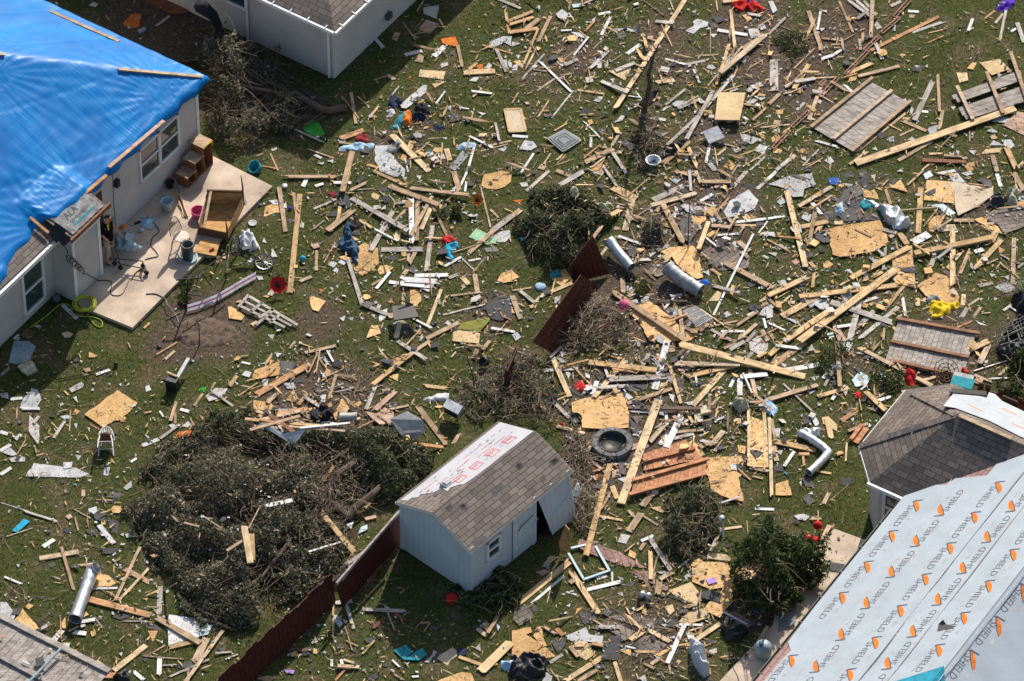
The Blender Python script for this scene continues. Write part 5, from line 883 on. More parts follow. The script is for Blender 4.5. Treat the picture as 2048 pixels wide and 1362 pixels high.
SPEC = {'D': ('drywall', 'white', 'drywall piece', 'drywall_piece', .012), 'W': ('paper', 'greyish', 'paper faced piece', 'drywall_piece', .012), 'O': ('osb', 'golden', 'chipboard sheet', 'chipboard_sheet', .012), 'P': ('ply', 'pale', 'plywood sheet', 'plywood_sheet', .014),
        'S': ('slate', 'dark grey', 'shingle scrap', 'shingle_scrap', .006), 'B': ('shingle_tan', 'brown grey', 'shingle sheet', 'shingle_sheet', .012), 'R': ('shingle_pink', 'brick red', 'shingle sheet', 'shingle_sheet', .012), 'K': ('cardtan', 'beige', 'cardboard sheet', 'cardboard_sheet', .008),
        'I': ('insul', 'yellowish', 'insulation chunk', 'insulation_chunk', .07), 'M': ('sheetgrey', 'grey', 'metal sheet', 'metal_sheet', .006), 'V': ('whitewood', 'white ribbed', 'siding sheet', 'siding_sheet', .01), 'L': ('bluemetal', 'pale blue', 'sheet piece', 'sheet_piece', .012),
        'G': ('green', 'bright green', 'plastic sheet', 'plastic_sheet', .01), 'X': ('black', 'black', 'plastic sheet', 'plastic_sheet', .012), 'Q': ('orange', 'orange', 'plastic piece', 'plastic_piece', .012), 't': ('tanwood', 'tan', 'wood piece', 'wood_piece', .02), 'p': ('pinkwood', 'pinkish', 'wood piece', 'wood_piece', .016),
        'r': ('redwood', 'dark red', 'wood piece', 'wood_piece', .02), 'shin': ('slate', 'dark brown', 'shingle piece', 'shingle_scrap', .008), 'pallet': ('pinkwood', 'splintered pale', 'pallet piece', 'pallet_piece', .05), 'mint': ('mint', 'pale green', 'board', 'plastic_sheet', .012),
        'olive': ('olive', 'olive green', 'foam sheet', 'foam_sheet', .03), 'grey': ('grey', 'grey', 'rubber mat', 'rubber_mat', .012), 'brown': ('brown', 'brown', 'rubber mat', 'rubber_mat', .012), 'black': ('black', 'black', 'plastic piece', 'plastic_piece', .02)}
for c_ in ('lilac', 'teal', 'cyan', 'blue', 'navy'): SPEC[c_] = (c_, {'cyan': 'bright blue', 'navy': 'navy blue'}.get(c_, c_), 'plastic piece', 'plastic_piece', .02)
WSPEC = {'y': ('pine', 'pale yellow'), 't': ('tanwood', 'tan'), 'g': ('greywood', 'weathered grey'), 'w': ('whitewood', 'white'), 'b': ('darkwood', 'dark brown'), 'r': ('redwood', 'dark red'), 'o': ('orangewood', 'orange brown'), 'p': ('pinkwood', 'pinkish'), 'P': ('ply', 'pale')}

# how high things already lie, on a 4 cm raster
HX0, HY0, HC = -19.0, -22.0, 0.04
HM = np.zeros((int(46 / HC), int(38 / HC)), dtype=np.float32)
def hcell(x, y): return int((y - HY0) / HC), int((x - HX0) / HC)
def hget(x, y):
    j, i = hcell(x, y)
    return float(HM[j, i]) if 0 <= j < HM.shape[0] and 0 <= i < HM.shape[1] else 0.0
def hset(x, y, z):
    j, i = hcell(x, y)
    if 0 <= j < HM.shape[0] and 0 <= i < HM.shape[1] and HM[j, i] < z: HM[j, i] = z
for i, row in enumerate(HM):                                       # the two patios
    pass
def raise_poly(pts, z):
    xs = [p[0] for p in pts]; ys = [p[1] for p in pts]
    y = min(ys)
    while y <= max(ys):
        x = min(xs)
        while x <= max(xs):
            if inpoly(x, y, pts): hset(x, y, z(x, y) if callable(z) else z)
            x += HC
        y += HC
raise_poly([(p.x, p.y) for p in sl_], 0.11); raise_poly([(p.x, p.y) for p in ring[:0]] or [(P(x, y).x, P(x, y).y) for x, y in ((1668, 1057), (1760, 1090), (1560, 1330), (1440, 1420), (1385, 1420), (1545, 1250), (1622, 1110))], 0.10)
ZCAP = 1.1
def mound(cx, cy, rx, ry, h, pl):
    c_ = P(cx, cy); raise_poly([(P(*q).x, P(*q).y) for q in pl], lambda x, y: max(0, h * (1 - ((x - c_.x) / (rx / 75)) ** 2 - ((y - c_.y) / (ry / 53)) ** 2)))
mound(490, 1070, 230, 200, .95, [(262, 985), (370, 885), (540, 890), (690, 930), (705, 1060), (640, 1190), (480, 1262), (350, 1180)]); mound(620, 900, 260, 70, .6, [(385, 850), (640, 850), (850, 880), (830, 975), (700, 960), (395, 900)]); mound(1145, 460, 110, 80, .7, [(1045, 420), (1120, 380), (1255, 425), (1190, 500), (1090, 540), (1038, 460)])
DEB = []
def lay_plank(p1, p2, wpx, kind):
    m_, cw = WSPEC[kind]
    g1, g2 = P(*p1), P(*p2)
    d = g2 - g1; L = d.length
    if L < .05: return
    d.normalize(); n = Vector((-d.y, d.x, 0))
    # metres for the width seen across the board
    sd = Vector((p2[0] - p1[0], -(p2[1] - p1[1]))).normalized(); spx = Vector((n.x * 75, n.y * 53))
    per_m = abs(sd.x * spx.y - sd.y * spx.x) * (1 + 0.0045 * 0)
    wd = max(0.012, wpx / ZF / max(per_m, 20)) * 0.95
    th = 0.038 if wd > 0.085 and kind in 'ytoprb' else (0.022 if wd > .05 else max(.01, wd * .5))
    if kind in 'wgP': th = min(th, .022)
    N_ = max(3, int(L / .05)); prof = []
    for i in range(N_ + 1):
        q = g1.lerp(g2, i / N_); prof.append((i / N_, min(ZCAP, max(hget(q.x, q.y), hget(q.x + n.x * wd * .4, q.y + n.y * wd * .4), hget(q.x - n.x * wd * .4, q.y - n.y * wd * .4)))))
    hull = []
    for pt in prof:
        while len(hull) > 1 and (hull[-1][1] - hull[-2][1]) * (pt[0] - hull[-2][0]) <= (pt[1] - hull[-2][1]) * (hull[-1][0] - hull[-2][0]): hull.pop()
        hull.append(pt)
    za, zb = hull[0][1], hull[-1][1]
    for a_, b_ in zip(hull, hull[1:]):
        if a_[0] <= .5 <= b_[0]:
            s_ = (b_[1] - a_[1]) / (b_[0] - a_[0]); za = a_[1] - s_ * a_[0]; zb = a_[1] + s_ * (1 - a_[0])
    za = max(0.0, min(ZCAP, za)); zb = max(0.0, min(ZCAP, zb))
    z1, z2 = za + th / 2 + .006, zb + th / 2 + .006
    a3, b3 = P(*p1, z1), P(*p2, z2); L3 = (b3 - a3).length
    x_ = (b3 - a3).normalized(); y_ = Z.cross(x_).normalized(); tilt = random.uniform(-.06, .06); z_ = x_.cross(y_)
    y_ = (y_ + z_ * tilt).normalized(); z_ = x_.cross(y_)
    # outline with sawn or broken ends
    def end(sgn):
        if random.random() < .36 or wd < .03: return [(sgn * L3 / 2, -sgn * wd / 2), (sgn * L3 / 2, sgn * wd / 2)]
        k_ = random.randint(2, 4); ou = []; amp = random.choice((.03, .06, .12, .24)) * min(1, L3)
        for q in range(k_ + 1): ou.append((sgn * (L3 / 2 - random.random() * amp), sgn * wd * (-.5 + q / k_)))
        return ou
    ol = end(1) + end(-1)
    taper = random.uniform(.94, 1.0)
    m = len(ol); vs = [(x, y * (taper if x > 0 else 1), th / 2) for x, y in ol] + [(x, y * (taper if x > 0 else 1), -th / 2) for x, y in ol]
    fs = [list(range(m)), list(range(2 * m - 1, m - 1, -1))] + [[i, i + m, (i + 1) % m + m, (i + 1) % m] for i in range(m)]
    stick = wd < 0.062
    if kind == 'w': noun, nm = ('painted slat', 'painted_slat')
    elif stick: noun, nm = ('stick', 'wood_stick')
    elif kind == 'g': noun, nm = ('board', 'weathered_board')
    else: noun, nm = ('plank', 'timber_plank')
    me = bpy.data.meshes.new(nm); me.from_pydata(vs, [], fs); me.update(); me.materials.append(MATS[m_])
    o = bpy.data.objects.new(nm, me); COL.objects.link(o)
    o.matrix_world = Matrix(((x_.x, y_.x, z_.x, (a3.x + b3.x) / 2), (x_.y, y_.y, z_.y, (a3.y + b3.y) / 2), (x_.z, y_.z, z_.z, (a3.z + b3.z) / 2), (0, 0, 0, 1)))
    for i in range(N_ + 1):
        q = g1.lerp(g2, i / N_); zt = za + (zb - za) * i / N_ + th + .004
        for s_ in np.arange(-wd / 2, wd / 2 + .01, .03): hset(q.x + n.x * s_, q.y + n.y * s_, zt)
    dx, dy = p2[0] - p1[0], p2[1] - p1[1]
    if dx < 0: dx, dy = -dx, -dy
    an = math.degrees(math.atan2(-dy, dx)); orient = 'lying level' if abs(an) < 18 else ('lying upright' if abs(an) > 68 else ('slanting up rightward' if an > 0 else 'slanting down rightward'))
    size = 'long' if L > 2.0 else ('short' if L < .8 else 'middling')
    DEB.append(dict(o=o, noun=noun, col=cw, size=size, ori=orient, x=(p1[0] + p2[0]) / 2, y=(p1[1] + p2[1]) / 2, cat=nm.split('_')[-1]))
    return o
def lay_sheet(px, code, rough_edge=True):
    m_, cw, noun, nm, th = SPEC[code]
    g = [P(*p) for p in px]; c = sum(g, Vector()) / len(g)
    xs = np.array([[q.x, q.y] for q in g]); zs = []
    rr = [c] + g + [c.lerp(q, .5) for q in g]
    hs = [min(.35, hget(q.x, q.y)) for q in rr]
    A_ = np.array([[q.x - c.x, q.y - c.y, 1] for q in rr]); sol_, *_ = np.linalg.lstsq(A_, np.array(hs), rcond=None)
    sx, sy, s0 = [float(t) for t in sol_]; sx = max(-.25, min(.25, sx)); sy = max(-.25, min(.25, sy))
    up_ = max(h - (sx * (q.x - c.x) + sy * (q.y - c.y) + s0) for q, h in zip(rr, hs)); s0 = max(0.0, s0) + max(0, up_) * .7
    jx, jy = random.uniform(-.05, .05), random.uniform(-.05, .05); rad = max((q - c).length for q in g)
    s0 += .3 * rad * (abs(jx) + abs(jy)) + th + .008; sx += jx; sy += jy
    def zf(x, y): return max(th + .004, s0 + sx * (x - c.x) + sy * (y - c.y))
    out = []; m = len(px); jag = {'D': .03, 'W': .03, 'O': .03, 'S': .02, 'B': .03, 'K': .02, 'I': .06, 'R': .02}.get(code, .006)
    for i in range(m):
        a_, b_ = g[i], g[(i + 1) % m]; e_ = b_ - a_; L = e_.length; k_ = max(1, int(L / .16)) if jag > .01 else 1
        straight = random.random() < .35
        nn = Vector((-e_.y, e_.x, 0)).normalized()
        for q in range(k_):
            t = q / k_; p = a_ + e_ * t
            if q: p += nn * random.uniform(-1, 1) * jag * (.15 if straight else .8)
            out.append(p)
    top = []
    curl = .05 if code in 'SKX' else (.02 if code in 'DVM' else .004)
    for p in out:
        z = zf(p.x, p.y) + curl * rad * (noise.noise((p.x * 2, p.y * 2, len(DEB))) + .3) * .7
        pp = p + (CAM - p).normalized() * (z / (CAM - p).normalized().z); top.append(pp)
    cen = sum(top, Vector()) / len(top)
    mb = MB()
    mb.prism(top, th)
    if code == 'V':
        a_, b_ = top[0], top[len(top) // 2]
    if code in 'BR' :
        mb.uv = None
    o = mb.build(nm, m_)
    if code in 'BR':
        uvl = o.data.uv_layers.new(name='UVMap'); an = random.uniform(0, 3); ca, sa = math.cos(an), math.sin(an); lc = o.location
        for lp in o.data.loops:
            q = o.data.vertices[lp.vertex_index].co; uvl.data[lp.index].uv = (q.x * ca + q.y * sa, -q.x * sa + q.y * ca)
    raise_poly([(q.x, q.y) for q in g], lambda x, y: min(ZCAP, zf(x, y)))
    ar = 0.5 * abs(sum(g[i].x * g[(i + 1) % m].y - g[(i + 1) % m].x * g[i].y for i in range(m)))
    size = 'large' if ar > .55 else ('small' if ar < .12 else 'middling')
    if noun in ('chipboard sheet',) and ar < .12: noun = 'chipboard scrap'
    DEB.append(dict(o=o, noun=noun, col=cw, size=size, ori='', x=sum(p[0] for p in px) / m, y=sum(p[1] for p in px) / m, cat=noun.split()[0] if 'scrap' not in noun else noun.split()[0]))
    return o
def conv(tile, vals): return [(tile[0] + vals[i] / ZF, tile[1] + vals[i + 1] / ZF) for i in range(0, len(vals), 2)]
for tile, s_ in PO.items():
    for it in s_.replace('\n', '|').split('|'):
        it = it.split()
        if it: lay_sheet(conv(tile, [float(t) for q in it[1:] for t in q.split(',')]), it[0])
planks = []
for tile, s_ in PL.items():
    for it in s_.split():
        f_ = it.split(','); planks.append((conv(tile, [float(t) for t in f_[:4]]), float(f_[4]), f_[5]))
# small sticks first, then shorter boards, the longest on top
planks.sort(key=lambda q: math.hypot(q[0][0][0] - q[0][1][0], q[0][0][1] - q[0][1][1]) * (1.0 if q[1] > 14 else .4))
for (p1, p2), w_, kd in planks: lay_plank(p1, p2, w_, kd)

# more of the same small pieces, as thick on the ground as in the photograph
from collections import Counter
DENS = [(1330, 420, 260, 1.0), (1300, 700, 220, 1.0), (1450, 250, 260, .9), (1650, 560, 260, .8), (1100, 150, 220, .7), (1250, 60, 260, .8), (800, 420, 230, .6), (850, 260, 160, .7), (1330, 1250, 220, .9), (1450, 850, 160, .8), (640, 800, 180, .8), (1600, 100, 180, .8), (1950, 450, 200, .8), (1800, 720, 160, .9), (250, 1150, 220, .35), (100, 900, 200, .3), (650, 1270, 160, .35), (960, 640, 180, .6), (1180, 960, 90, 1.0), (480, 820, 130, .5), (580, 1050, 140, .3)]
def dens(x, y): return max(s * math.exp(-(((x - a) / r) ** 2 + ((y - b) / (r * .75)) ** 2)) for a, b, r, s in DENS)
def blocked(x, y):
    if inpoly(x, y, [(0, 0), (60, 0), (430, 160), (545, 372), (265, 655), (150, 610), (0, 700)]): return True
    if inpoly(x, y, [(480, 0), (850, 0), (668, 170), (480, 70)]): return True
    if inpoly(x, y, [(1715, 890), (1815, 775), (2048, 760), (2048, 1362), (1540, 1362), (1540, 1322), (1740, 1080), (1735, 965)]): return True
    if inpoly(x, y, [(800, 990), (1000, 825), (1090, 850), (1145, 930), (1140, 1100), (945, 1195), (805, 1095)]): return True
    if inpoly(x, y, [(1622, 254), (1738, 160), (1822, 207), (1708, 304)]) or inpoly(x, y, [(1770, 722), (1797, 640), (1952, 668), (1925, 757)]): return True
    return False
rs = random.Random(11)
def rpt(p=1.0, free=.0):
    while True:
        x, y = rs.uniform(-10, 2058), rs.uniform(-10, 1372)
        if not blocked(x, y) and rs.random() < (.1 + dens(x, y)) * p:
            q = P(x, y)
            if hget(q.x, q.y) < .025 or rs.random() < free: return x, y
def rpoly(x, y, r, n):
    a0 = rs.random() * 6.28; e = rs.uniform(.45, 1)
    return [(x + r * rs.uniform(.6, 1.1) * math.cos(a0 + i * 6.28 / n), y + r * e * .75 * rs.uniform(.6, 1.1) * math.sin(a0 + i * 6.28 / n)) for i in range(n)]
cnt = Counter(q['o'].name.split('.')[0] for q in DEB)
def fill(kind, target):
    while cnt[kind] < target:
        x, y = rpt(free=.0 if kind != 'wood_stick' else .25)
        if kind == 'timber_plank' and dens(x, y) < .55: continue
        if kind == 'drywall_piece': lay_sheet(rpoly(x, y, rs.uniform(5, 11), rs.choice((3, 4, 5))), rs.choice('DDDW'))
        elif kind == 'chipboard_sheet': lay_sheet(rpoly(x, y, rs.uniform(6, 15), rs.choice((4, 5, 6))), 'O')
        elif kind == 'shingle_scrap': lay_sheet(rpoly(x, y, rs.uniform(7, 16), 4), 'S')
        elif kind == 'wood_piece': lay_sheet(rpoly(x, y, rs.uniform(6, 12), 4), rs.choice('tp'))
        else:
            a = rs.random() * 6.28; L = rs.uniform(12, 34) if kind != 'timber_plank' else rs.uniform(18, 60); dx, dy = L * math.cos(a), L * .75 * math.sin(a)
            w_ = {'wood_stick': rs.uniform(7, 14), 'weathered_board': rs.uniform(20, 32), 'timber_plank': rs.uniform(20, 32), 'painted_slat': rs.uniform(12, 24)}[kind]
            lay_plank((x - dx, y - dy), (x + dx, y + dy), w_, {'wood_stick': rs.choice('tyot'), 'weathered_board': 'g', 'timber_plank': rs.choice('yttop'), 'painted_slat': 'w'}[kind])
        new = DEB[-1]['o'].name.split('.')[0]; cnt[new] += 1
        if new != kind: fill.miss += 1
        if fill.miss > 400: break
fill.miss = 0
print('COUNTS', dict(cnt))
for kd, tg_ in (('timber_plank', 290), ('wood_stick', 290), ('weathered_board', 110), ('painted_slat', 165), ('drywall_piece', 290), ('chipboard_sheet', 140), ('shingle_scrap', 180), ('wood_piece', 60)): fill(kd, tg_)
print('COUNTS', dict(cnt))

# ================================================================== cloth heaps, brush and trees
def pxpoly(pts, z=0.0): return [P(x, y, z) for x, y in pts]
def heap(name, px, m_, label, cat, h=0.12, fold=4.5, cell=0.03, group=None, base=None, flat=0.25, parent=None):
    g = pxpoly(px); xs = [q.x for q in g]; ys = [q.y for q in g]; poly = [(q.x, q.y) for q in g]
    x0, x1, y0, y1 = min(xs), max(xs), min(ys), max(ys); nx_, ny_ = max(3, int((x1 - x0) / cell)), max(3, int((y1 - y0) / cell))
    sd = random.uniform(0, 99); mb = MB(); idx = {}
    cx, cy = sum(xs) / len(xs), sum(ys) / len(ys)
    def ins(i, j):
        x, y = x0 + (i + .5) * (x1 - x0) / nx_, y0 + (j + .5) * (y1 - y0) / ny_
        return inpoly(x + .05 * noise.noise((x * 6, y * 6, sd)), y + .05 * noise.noise((x * 6, y * 6, sd + 9)), poly)
    cells = {(i, j) for i in range(nx_) for j in range(ny_) if ins(i, j)}
    if not cells: return None
    def vid(i, j):
        if (i, j) in idx: return idx[(i, j)]
        near = sum((i + a, j + b) in cells for a in (-1, 0) for b in (-1, 0)); 
        wide = sum((i + a, j + b) in cells for a in (-3, -2, -1, 0, 1, 2) for b in (-3, -2, -1, 0, 1, 2)) / 36
        x, y = x0 + i * (x1 - x0) / nx_, y0 + j * (y1 - y0) / ny_
        f1 = 1 - abs(noise.noise((x * fold, y * fold, sd))) * 2; f2 = noise.noise((x * fold * 2.3, y * fold * 2.3, sd + 4))
        z = h * wide * (flat + (1 - flat) * max(0, f1)) + h * .25 * f2 * wide
        zb = hget(x, y) if base is None else base
        z = max(zb + .012, zb + z) if near == 4 else zb + .006
        p = Vector((x + .02 * f2, y + .02 * f1, z)); idx[(i, j)] = len(mb.v); mb.v.append(p); return idx[(i, j)]
    for i, j in sorted(cells): mb.f.append([vid(i, j), vid(i + 1, j), vid(i + 1, j + 1), vid(i, j + 1)])
    o = mb.build(name, m_, parent, None, True)
    if label: tag(o, label, cat, group)
    return o
def rect(x, y, w, h, n=10, rot=0.0):
    return [(x + w * math.cos(t * 2 * math.pi / n) * math.cos(rot) - h * math.sin(t * 2 * math.pi / n) * math.sin(rot), y + w * math.cos(t * 2 * math.pi / n) * math.sin(rot) + h * math.sin(t * 2 * math.pi / n) * math.cos(rot)) for t in range(n)]
def twigpath(a, b, k=5, wob=.12):
    pts = []; L = (b - a).length
    off = Vector((0, 0, 0))
    for i in range(k + 1):
        t = i / k; off = off + Vector((random.gauss(0, 1), random.gauss(0, 1), random.gauss(0, .6))) * wob * L / k
        p = a.lerp(b, t) + off * (1 if 0 < i else 0); p.z = max(p.z, .01); pts.append(p)
    return pts
def leaves_mesh(name, pts, size, m_, parent, flat=0.0, droop=None):
    n = len(pts); pts = np.array(pts, dtype=np.float32)
    rng = np.random.default_rng(len(pts))
    a = rng.normal(size=(n, 3)); a[:, 2] *= (1 - flat); a /= np.linalg.norm(a, axis=1)[:, None] + 1e-6
    b = rng.normal(size=(n, 3)); b -= (b * a).sum(1)[:, None] * a; b /= np.linalg.norm(b, axis=1)[:, None] + 1e-6
    s = (size * rng.uniform(.55, 1.35, n))[:, None]
    v = np.empty((n, 4, 3), np.float32); v[:, 0] = pts - a * s; v[:, 1] = pts + b * s * .42; v[:, 2] = pts + a * s; v[:, 3] = pts - b * s * .42
    v = v.reshape(-1, 3); o3 = np.array(parent['_o'], np.float32) if parent is not None else np.zeros(3, np.float32)
    v[:, 2] = np.maximum(v[:, 2], .005); v = v - o3
    me = bpy.data.meshes.new(name); me.vertices.add(n * 4); me.vertices.foreach_set('co', v.ravel())
    me.loops.add(n * 4); me.loops.foreach_set('vertex_index', np.arange(n * 4, dtype=np.int32))
    me.polygons.add(n); me.polygons.foreach_set('loop_start', np.arange(0, n * 4, 4, dtype=np.int32)); me.polygons.foreach_set('loop_total', np.full(n, 4, np.int32))
    me.update(); me.validate(); me.materials.append(MATS[m_])
    o = bpy.data.objects.new(name, me); COL.objects.link(o)
    if parent is not None: o.parent = parent
    return o
def brush(name, label, cat, px, hmax, nbr, nlf, lsize=.055, leaf='leaf_dry', trunks=(), holes=.35, clump=1.6, group=None, fine=True, hmin=.0, dome=.5, zb=0.0, roots=None):
    g = pxpoly(px); poly = [(q.x, q.y) for q in g]; xs = [q[0] for q in poly]; ys = [q[1] for q in poly]
    c = Vector((sum(xs) / len(xs), sum(ys) / len(ys), zb)); t = thing(name, label, cat, c, group)
    sd = random.uniform(0, 99)
    def edge(x, y):
        d = 1e9
        for i in range(len(poly)):
            a, b = Vector(poly[i]), Vector(poly[(i + 1) % len(poly)]); q = Vector((x, y)); ab = b - a
            k_ = max(0, min(1, (q - a).dot(ab) / max(ab.length_squared, 1e-6))); d = min(d, (a + ab * k_ - q).length)
        return d
    R = max(edge(x_, y_) for x_, y_ in [(c.x, c.y)] + [(random.uniform(min(xs), max(xs)), random.uniform(min(ys), max(ys))) for _ in range(60)] if inpoly(x_, y_, poly))
    def top(x, y):
        e = min(1, edge(x, y) / (R * .9)); return zb + hmin + (hmax - hmin) * (e ** dome) * (.62 + .75 * noise.noise((x * 1.15, y * 1.15, sd)) + .25 * noise.noise((x * 3, y * 3, sd)))
    def rp():
        while True:
            x, y = random.uniform(min(xs) - .3, max(xs) + .3), random.uniform(min(ys) - .3, max(ys) + .3)
            wx, wy = x + .42 * noise.noise((x * 1.7, y * 1.7, sd)) + .2 * noise.noise((x * 5, y * 5, sd)), y + .5 * noise.noise((x * 1.7, y * 1.7, sd + 7)) + .2 * noise.noise((x * 5, y * 5, sd + 3))
            if inpoly(wx, wy, poly): return x, y
    mb = MB()
    for tr, r in trunks:
        pts = []
        raw = [Vector(q) for q in tr]
        for i in range(len(raw) - 1):
            for k_ in range(3): pts.append(raw[i].lerp(raw[i + 1], k_ / 3) + Vector((random.gauss(0, .04), random.gauss(0, .04), random.gauss(0, .03))))
        pts.append(raw[-1]); mb.tube(pts, [r * (1 - .65 * i / (len(pts) - 1)) for i in range(len(pts))], 8)
    anchors = [p for tr, r in trunks for p in [Vector(q) for q in tr]] or [Vector((*q, zb + hmin + .08)) for q in (rp() for _ in range(max(3, nbr // 12)))]
    for i in range(nbr):
        x, y = rp(); b = Vector((x, y, random.uniform(zb + hmin * .8, max(zb + hmin + .08, top(x, y))))); near = sorted(anchors, key=lambda q: (q - b).length)[0]
        if random.random() < .5 and len(anchors) > 1: near = random.choice(anchors)
        a = near.lerp(b, random.uniform(0, .6)); r = random.uniform(.006, .02)
        mb.tube(twigpath(a, b, 5, .22), [r, r * .85, r * .7, r * .6, r * .45, r * .3], 4, False)
    mb.build('trunk' if trunks else 'branches', 'bark', t)
    if fine:
        mb = MB()
        for i in range(int(nbr * (.8 if nlf > 9500 else 1.3))):
            x, y = rp(); z = max(zb + .05, top(x, y) * random.uniform(.7, 1.0)); a = Vector((x, y, z)); d_ = Vector((random.gauss(0, 1), random.gauss(0, 1), random.gauss(0, .45))).normalized() * random.uniform(.2, .75)
            r = random.uniform(.004, .009); mb.tube(twigpath(a, a + d_, 4, .25), [r, r, r * .8, r * .6, r * .4], 3, False)
        mb.build('twigs', 'twig', t)
    if nlf:
        pts = []; tries = 0
        while len(pts) < nlf and tries < nlf * 12:
            tries += 1; x, y = rp(); tz = top(x, y); z = zb + hmin * .7 + (tz - zb - hmin * .7) * (random.random() ** .45)
            if noise.noise((x * clump, y * clump, z * clump + sd)) + .25 * noise.noise((x * 4, y * 4, z * 4 + sd)) < holes - .45: continue
            pts.append((x, y, z))
        leaves_mesh('crown', pts, lsize, leaf, t)
    return t
def G3(x, y, z): return tuple(P(x, y, z))
# the great fallen tree between the gardens
brush('fallen_tree', 'huge fallen tree with dense dark leaves and tangled twigs lying left of the shed', 'tree',
      [(255, 985), (300, 920), (370, 885), (450, 870), (540, 890), (620, 905), (690, 930), (720, 985), (705, 1060), (690, 1130), (640, 1190), (560, 1235), (480, 1262), (410, 1240), (350, 1180), (300, 1120), (265, 1050)], 1.25, 330, 46000, .048, 'leaf_dry',
      (([G3(700, 1030, .3), G3(650, 1000, .4), G3(560, 990, .45), G3(480, 1010, .4), G3(400, 1050, .3)], .10), ([G3(660, 1010, .3), G3(600, 1060, .4), G3(540, 1130, .4), G3(480, 1190, .3)], .08)), .12, 1.1)
brush('fallen_tree', 'broken tree trunk with dark leafy boughs lying behind the shed', 'tree',
      [(365, 860), (440, 825), (500, 850), (560, 858), (640, 862), (720, 868), (790, 855), (850, 880), (868, 930), (830, 985), (770, 1010), (700, 970), (620, 930), (540, 910), (450, 900), (385, 900)], 1.0, 150, 15000, .055, 'leaf_olive',
      (([G3(640, 1040, .2), G3(655, 980, .4), G3(690, 940, .45), G3(735, 905, .35), G3(800, 880, .2)], .15), ([G3(695, 1035, .2), G3(740, 985, .3), G3(790, 955, .3), G3(850, 930, .2)], .12), ([G3(590, 925, .35), G3(620, 960, .35), G3(648, 975, .35)], .06)), .2, 1.2)
brush('tangled_brush', 'pale bare twig tangle over the right side of the huge fallen tree', 'brush', [(540, 910), (640, 915), (715, 950), (715, 1040), (690, 1130), (610, 1150), (560, 1080), (535, 990)], 1.25, 110, 900, .045, 'leaf_dry', (), .35, 1.2, None, True, .5)
brush('dry_brush', 'dry brown brush pile against the corner of the beige house', 'brush', [(408, 90), (450, 70), (500, 95), (540, 130), (575, 190), (610, 230), (570, 270), (520, 285), (450, 290), (405, 270), (395, 200), (400, 140)], 1.5, 260, 9000, .055, 'leaf_dry',
      (([G3(690, 218, .1), G3(640, 215, .25), G3(590, 190, .4), G3(540, 180, .6), G3(480, 170, .7)], .11),), .34, 1.7)
brush('bush', 'dark green bush with broken boughs left of the red fence peak', 'bush', [(1045, 420), (1075, 392), (1120, 380), (1170, 390), (1195, 405), (1215, 440), (1205, 480), (1180, 510), (1150, 545), (1090, 545), (1055, 515), (1038, 470)], 1.25, 110, 9000, .06, 'leaf_olive', (), .27, 1.8)
brush('bush', 'smaller ragged bush right of the shiny duct top', 'bush', [(1275, 450), (1300, 440), (1335, 455), (1338, 485), (1300, 497), (1280, 485)], .45, 60, 1300, .055, 'leaf_dry', (), .30, 1.8)
brush('tangled_brush', 'bare tangled brown twigs piled behind the shed roof', 'brush', [(920, 800), (960, 740), (1010, 700), (1060, 690), (1100, 740), (1120, 800), (1110, 860), (1050, 850), (1000, 830), (950, 835)], .75, 190, 2600, .05, 'leaf_dry', (), .40, 1.7)
brush('tangled_brush', 'tangle of bare brown twigs below the leaning red fence', 'brush', [(1080, 690), (1110, 640), (1160, 610), (1210, 600), (1260, 625), (1270, 680), (1220, 705), (1150, 710)], .7, 150, 700, .05, 'leaf_dry', (), .42, 1.7)
brush('tangled_brush', 'thin brown twigs heaped between fire pit and shed door', 'brush', [(1120, 850), (1165, 880), (1200, 930), (1190, 1010), (1175, 1080), (1145, 1075), (1135, 1000), (1120, 930)], .6, 200, 900, .05, 'leaf_dry', (), .42, 1.7)
brush('brush_pile', 'drooping green brown brush left of the round green tree', 'brush', [(1310, 1050), (1335, 1010), (1380, 985), (1430, 990), (1450, 1030), (1440, 1075), (1400, 1110), (1350, 1105), (1318, 1085)], .95, 170, 3800, .055, 'leaf_olive', (), .33, 1.7)
def tree(label, px, z0, z1, n, leaf, ls=.06, trunk=True, nm='small_tree'):
    return brush(nm, label, 'tree' if trunk else 'bush', px, z1, 60, n, ls, leaf, (([G3(*trunk, 0.0), G3(trunk[0], trunk[1], z1 * .4), G3(trunk[0] - 4, trunk[1], z1 * .8)], .06),) if trunk else (), .24, 1.7, None, True, z0, .5)
tree('round green tree standing beside the lower end of the printed roof patio', [(1452, 1190), (1470, 1140), (1500, 1100), (1545, 1092), (1600, 1110), (1640, 1150), (1618, 1205), (1580, 1230), (1535, 1250), (1490, 1232)], .3, 2.3, 9500, 'leaf_green', .065, (1545, 1205))
tree('dark low shrub in the shade under the shed window', [(915, 1185), (935, 1150), (975, 1130), (1015, 1140), (1042, 1170), (1035, 1215), (990, 1232), (940, 1220)], .0, .9, 4200, 'leaf_green', .06, None, 'shrub')
tree('dark green tree at the frame edge behind the dark red pickets', [(2005, 800), (2015, 745), (2048, 720), (2110, 740), (2110, 830), (2040, 835)], .3, 1.6, 3500, 'leaf_green', .07, (2060, 800))
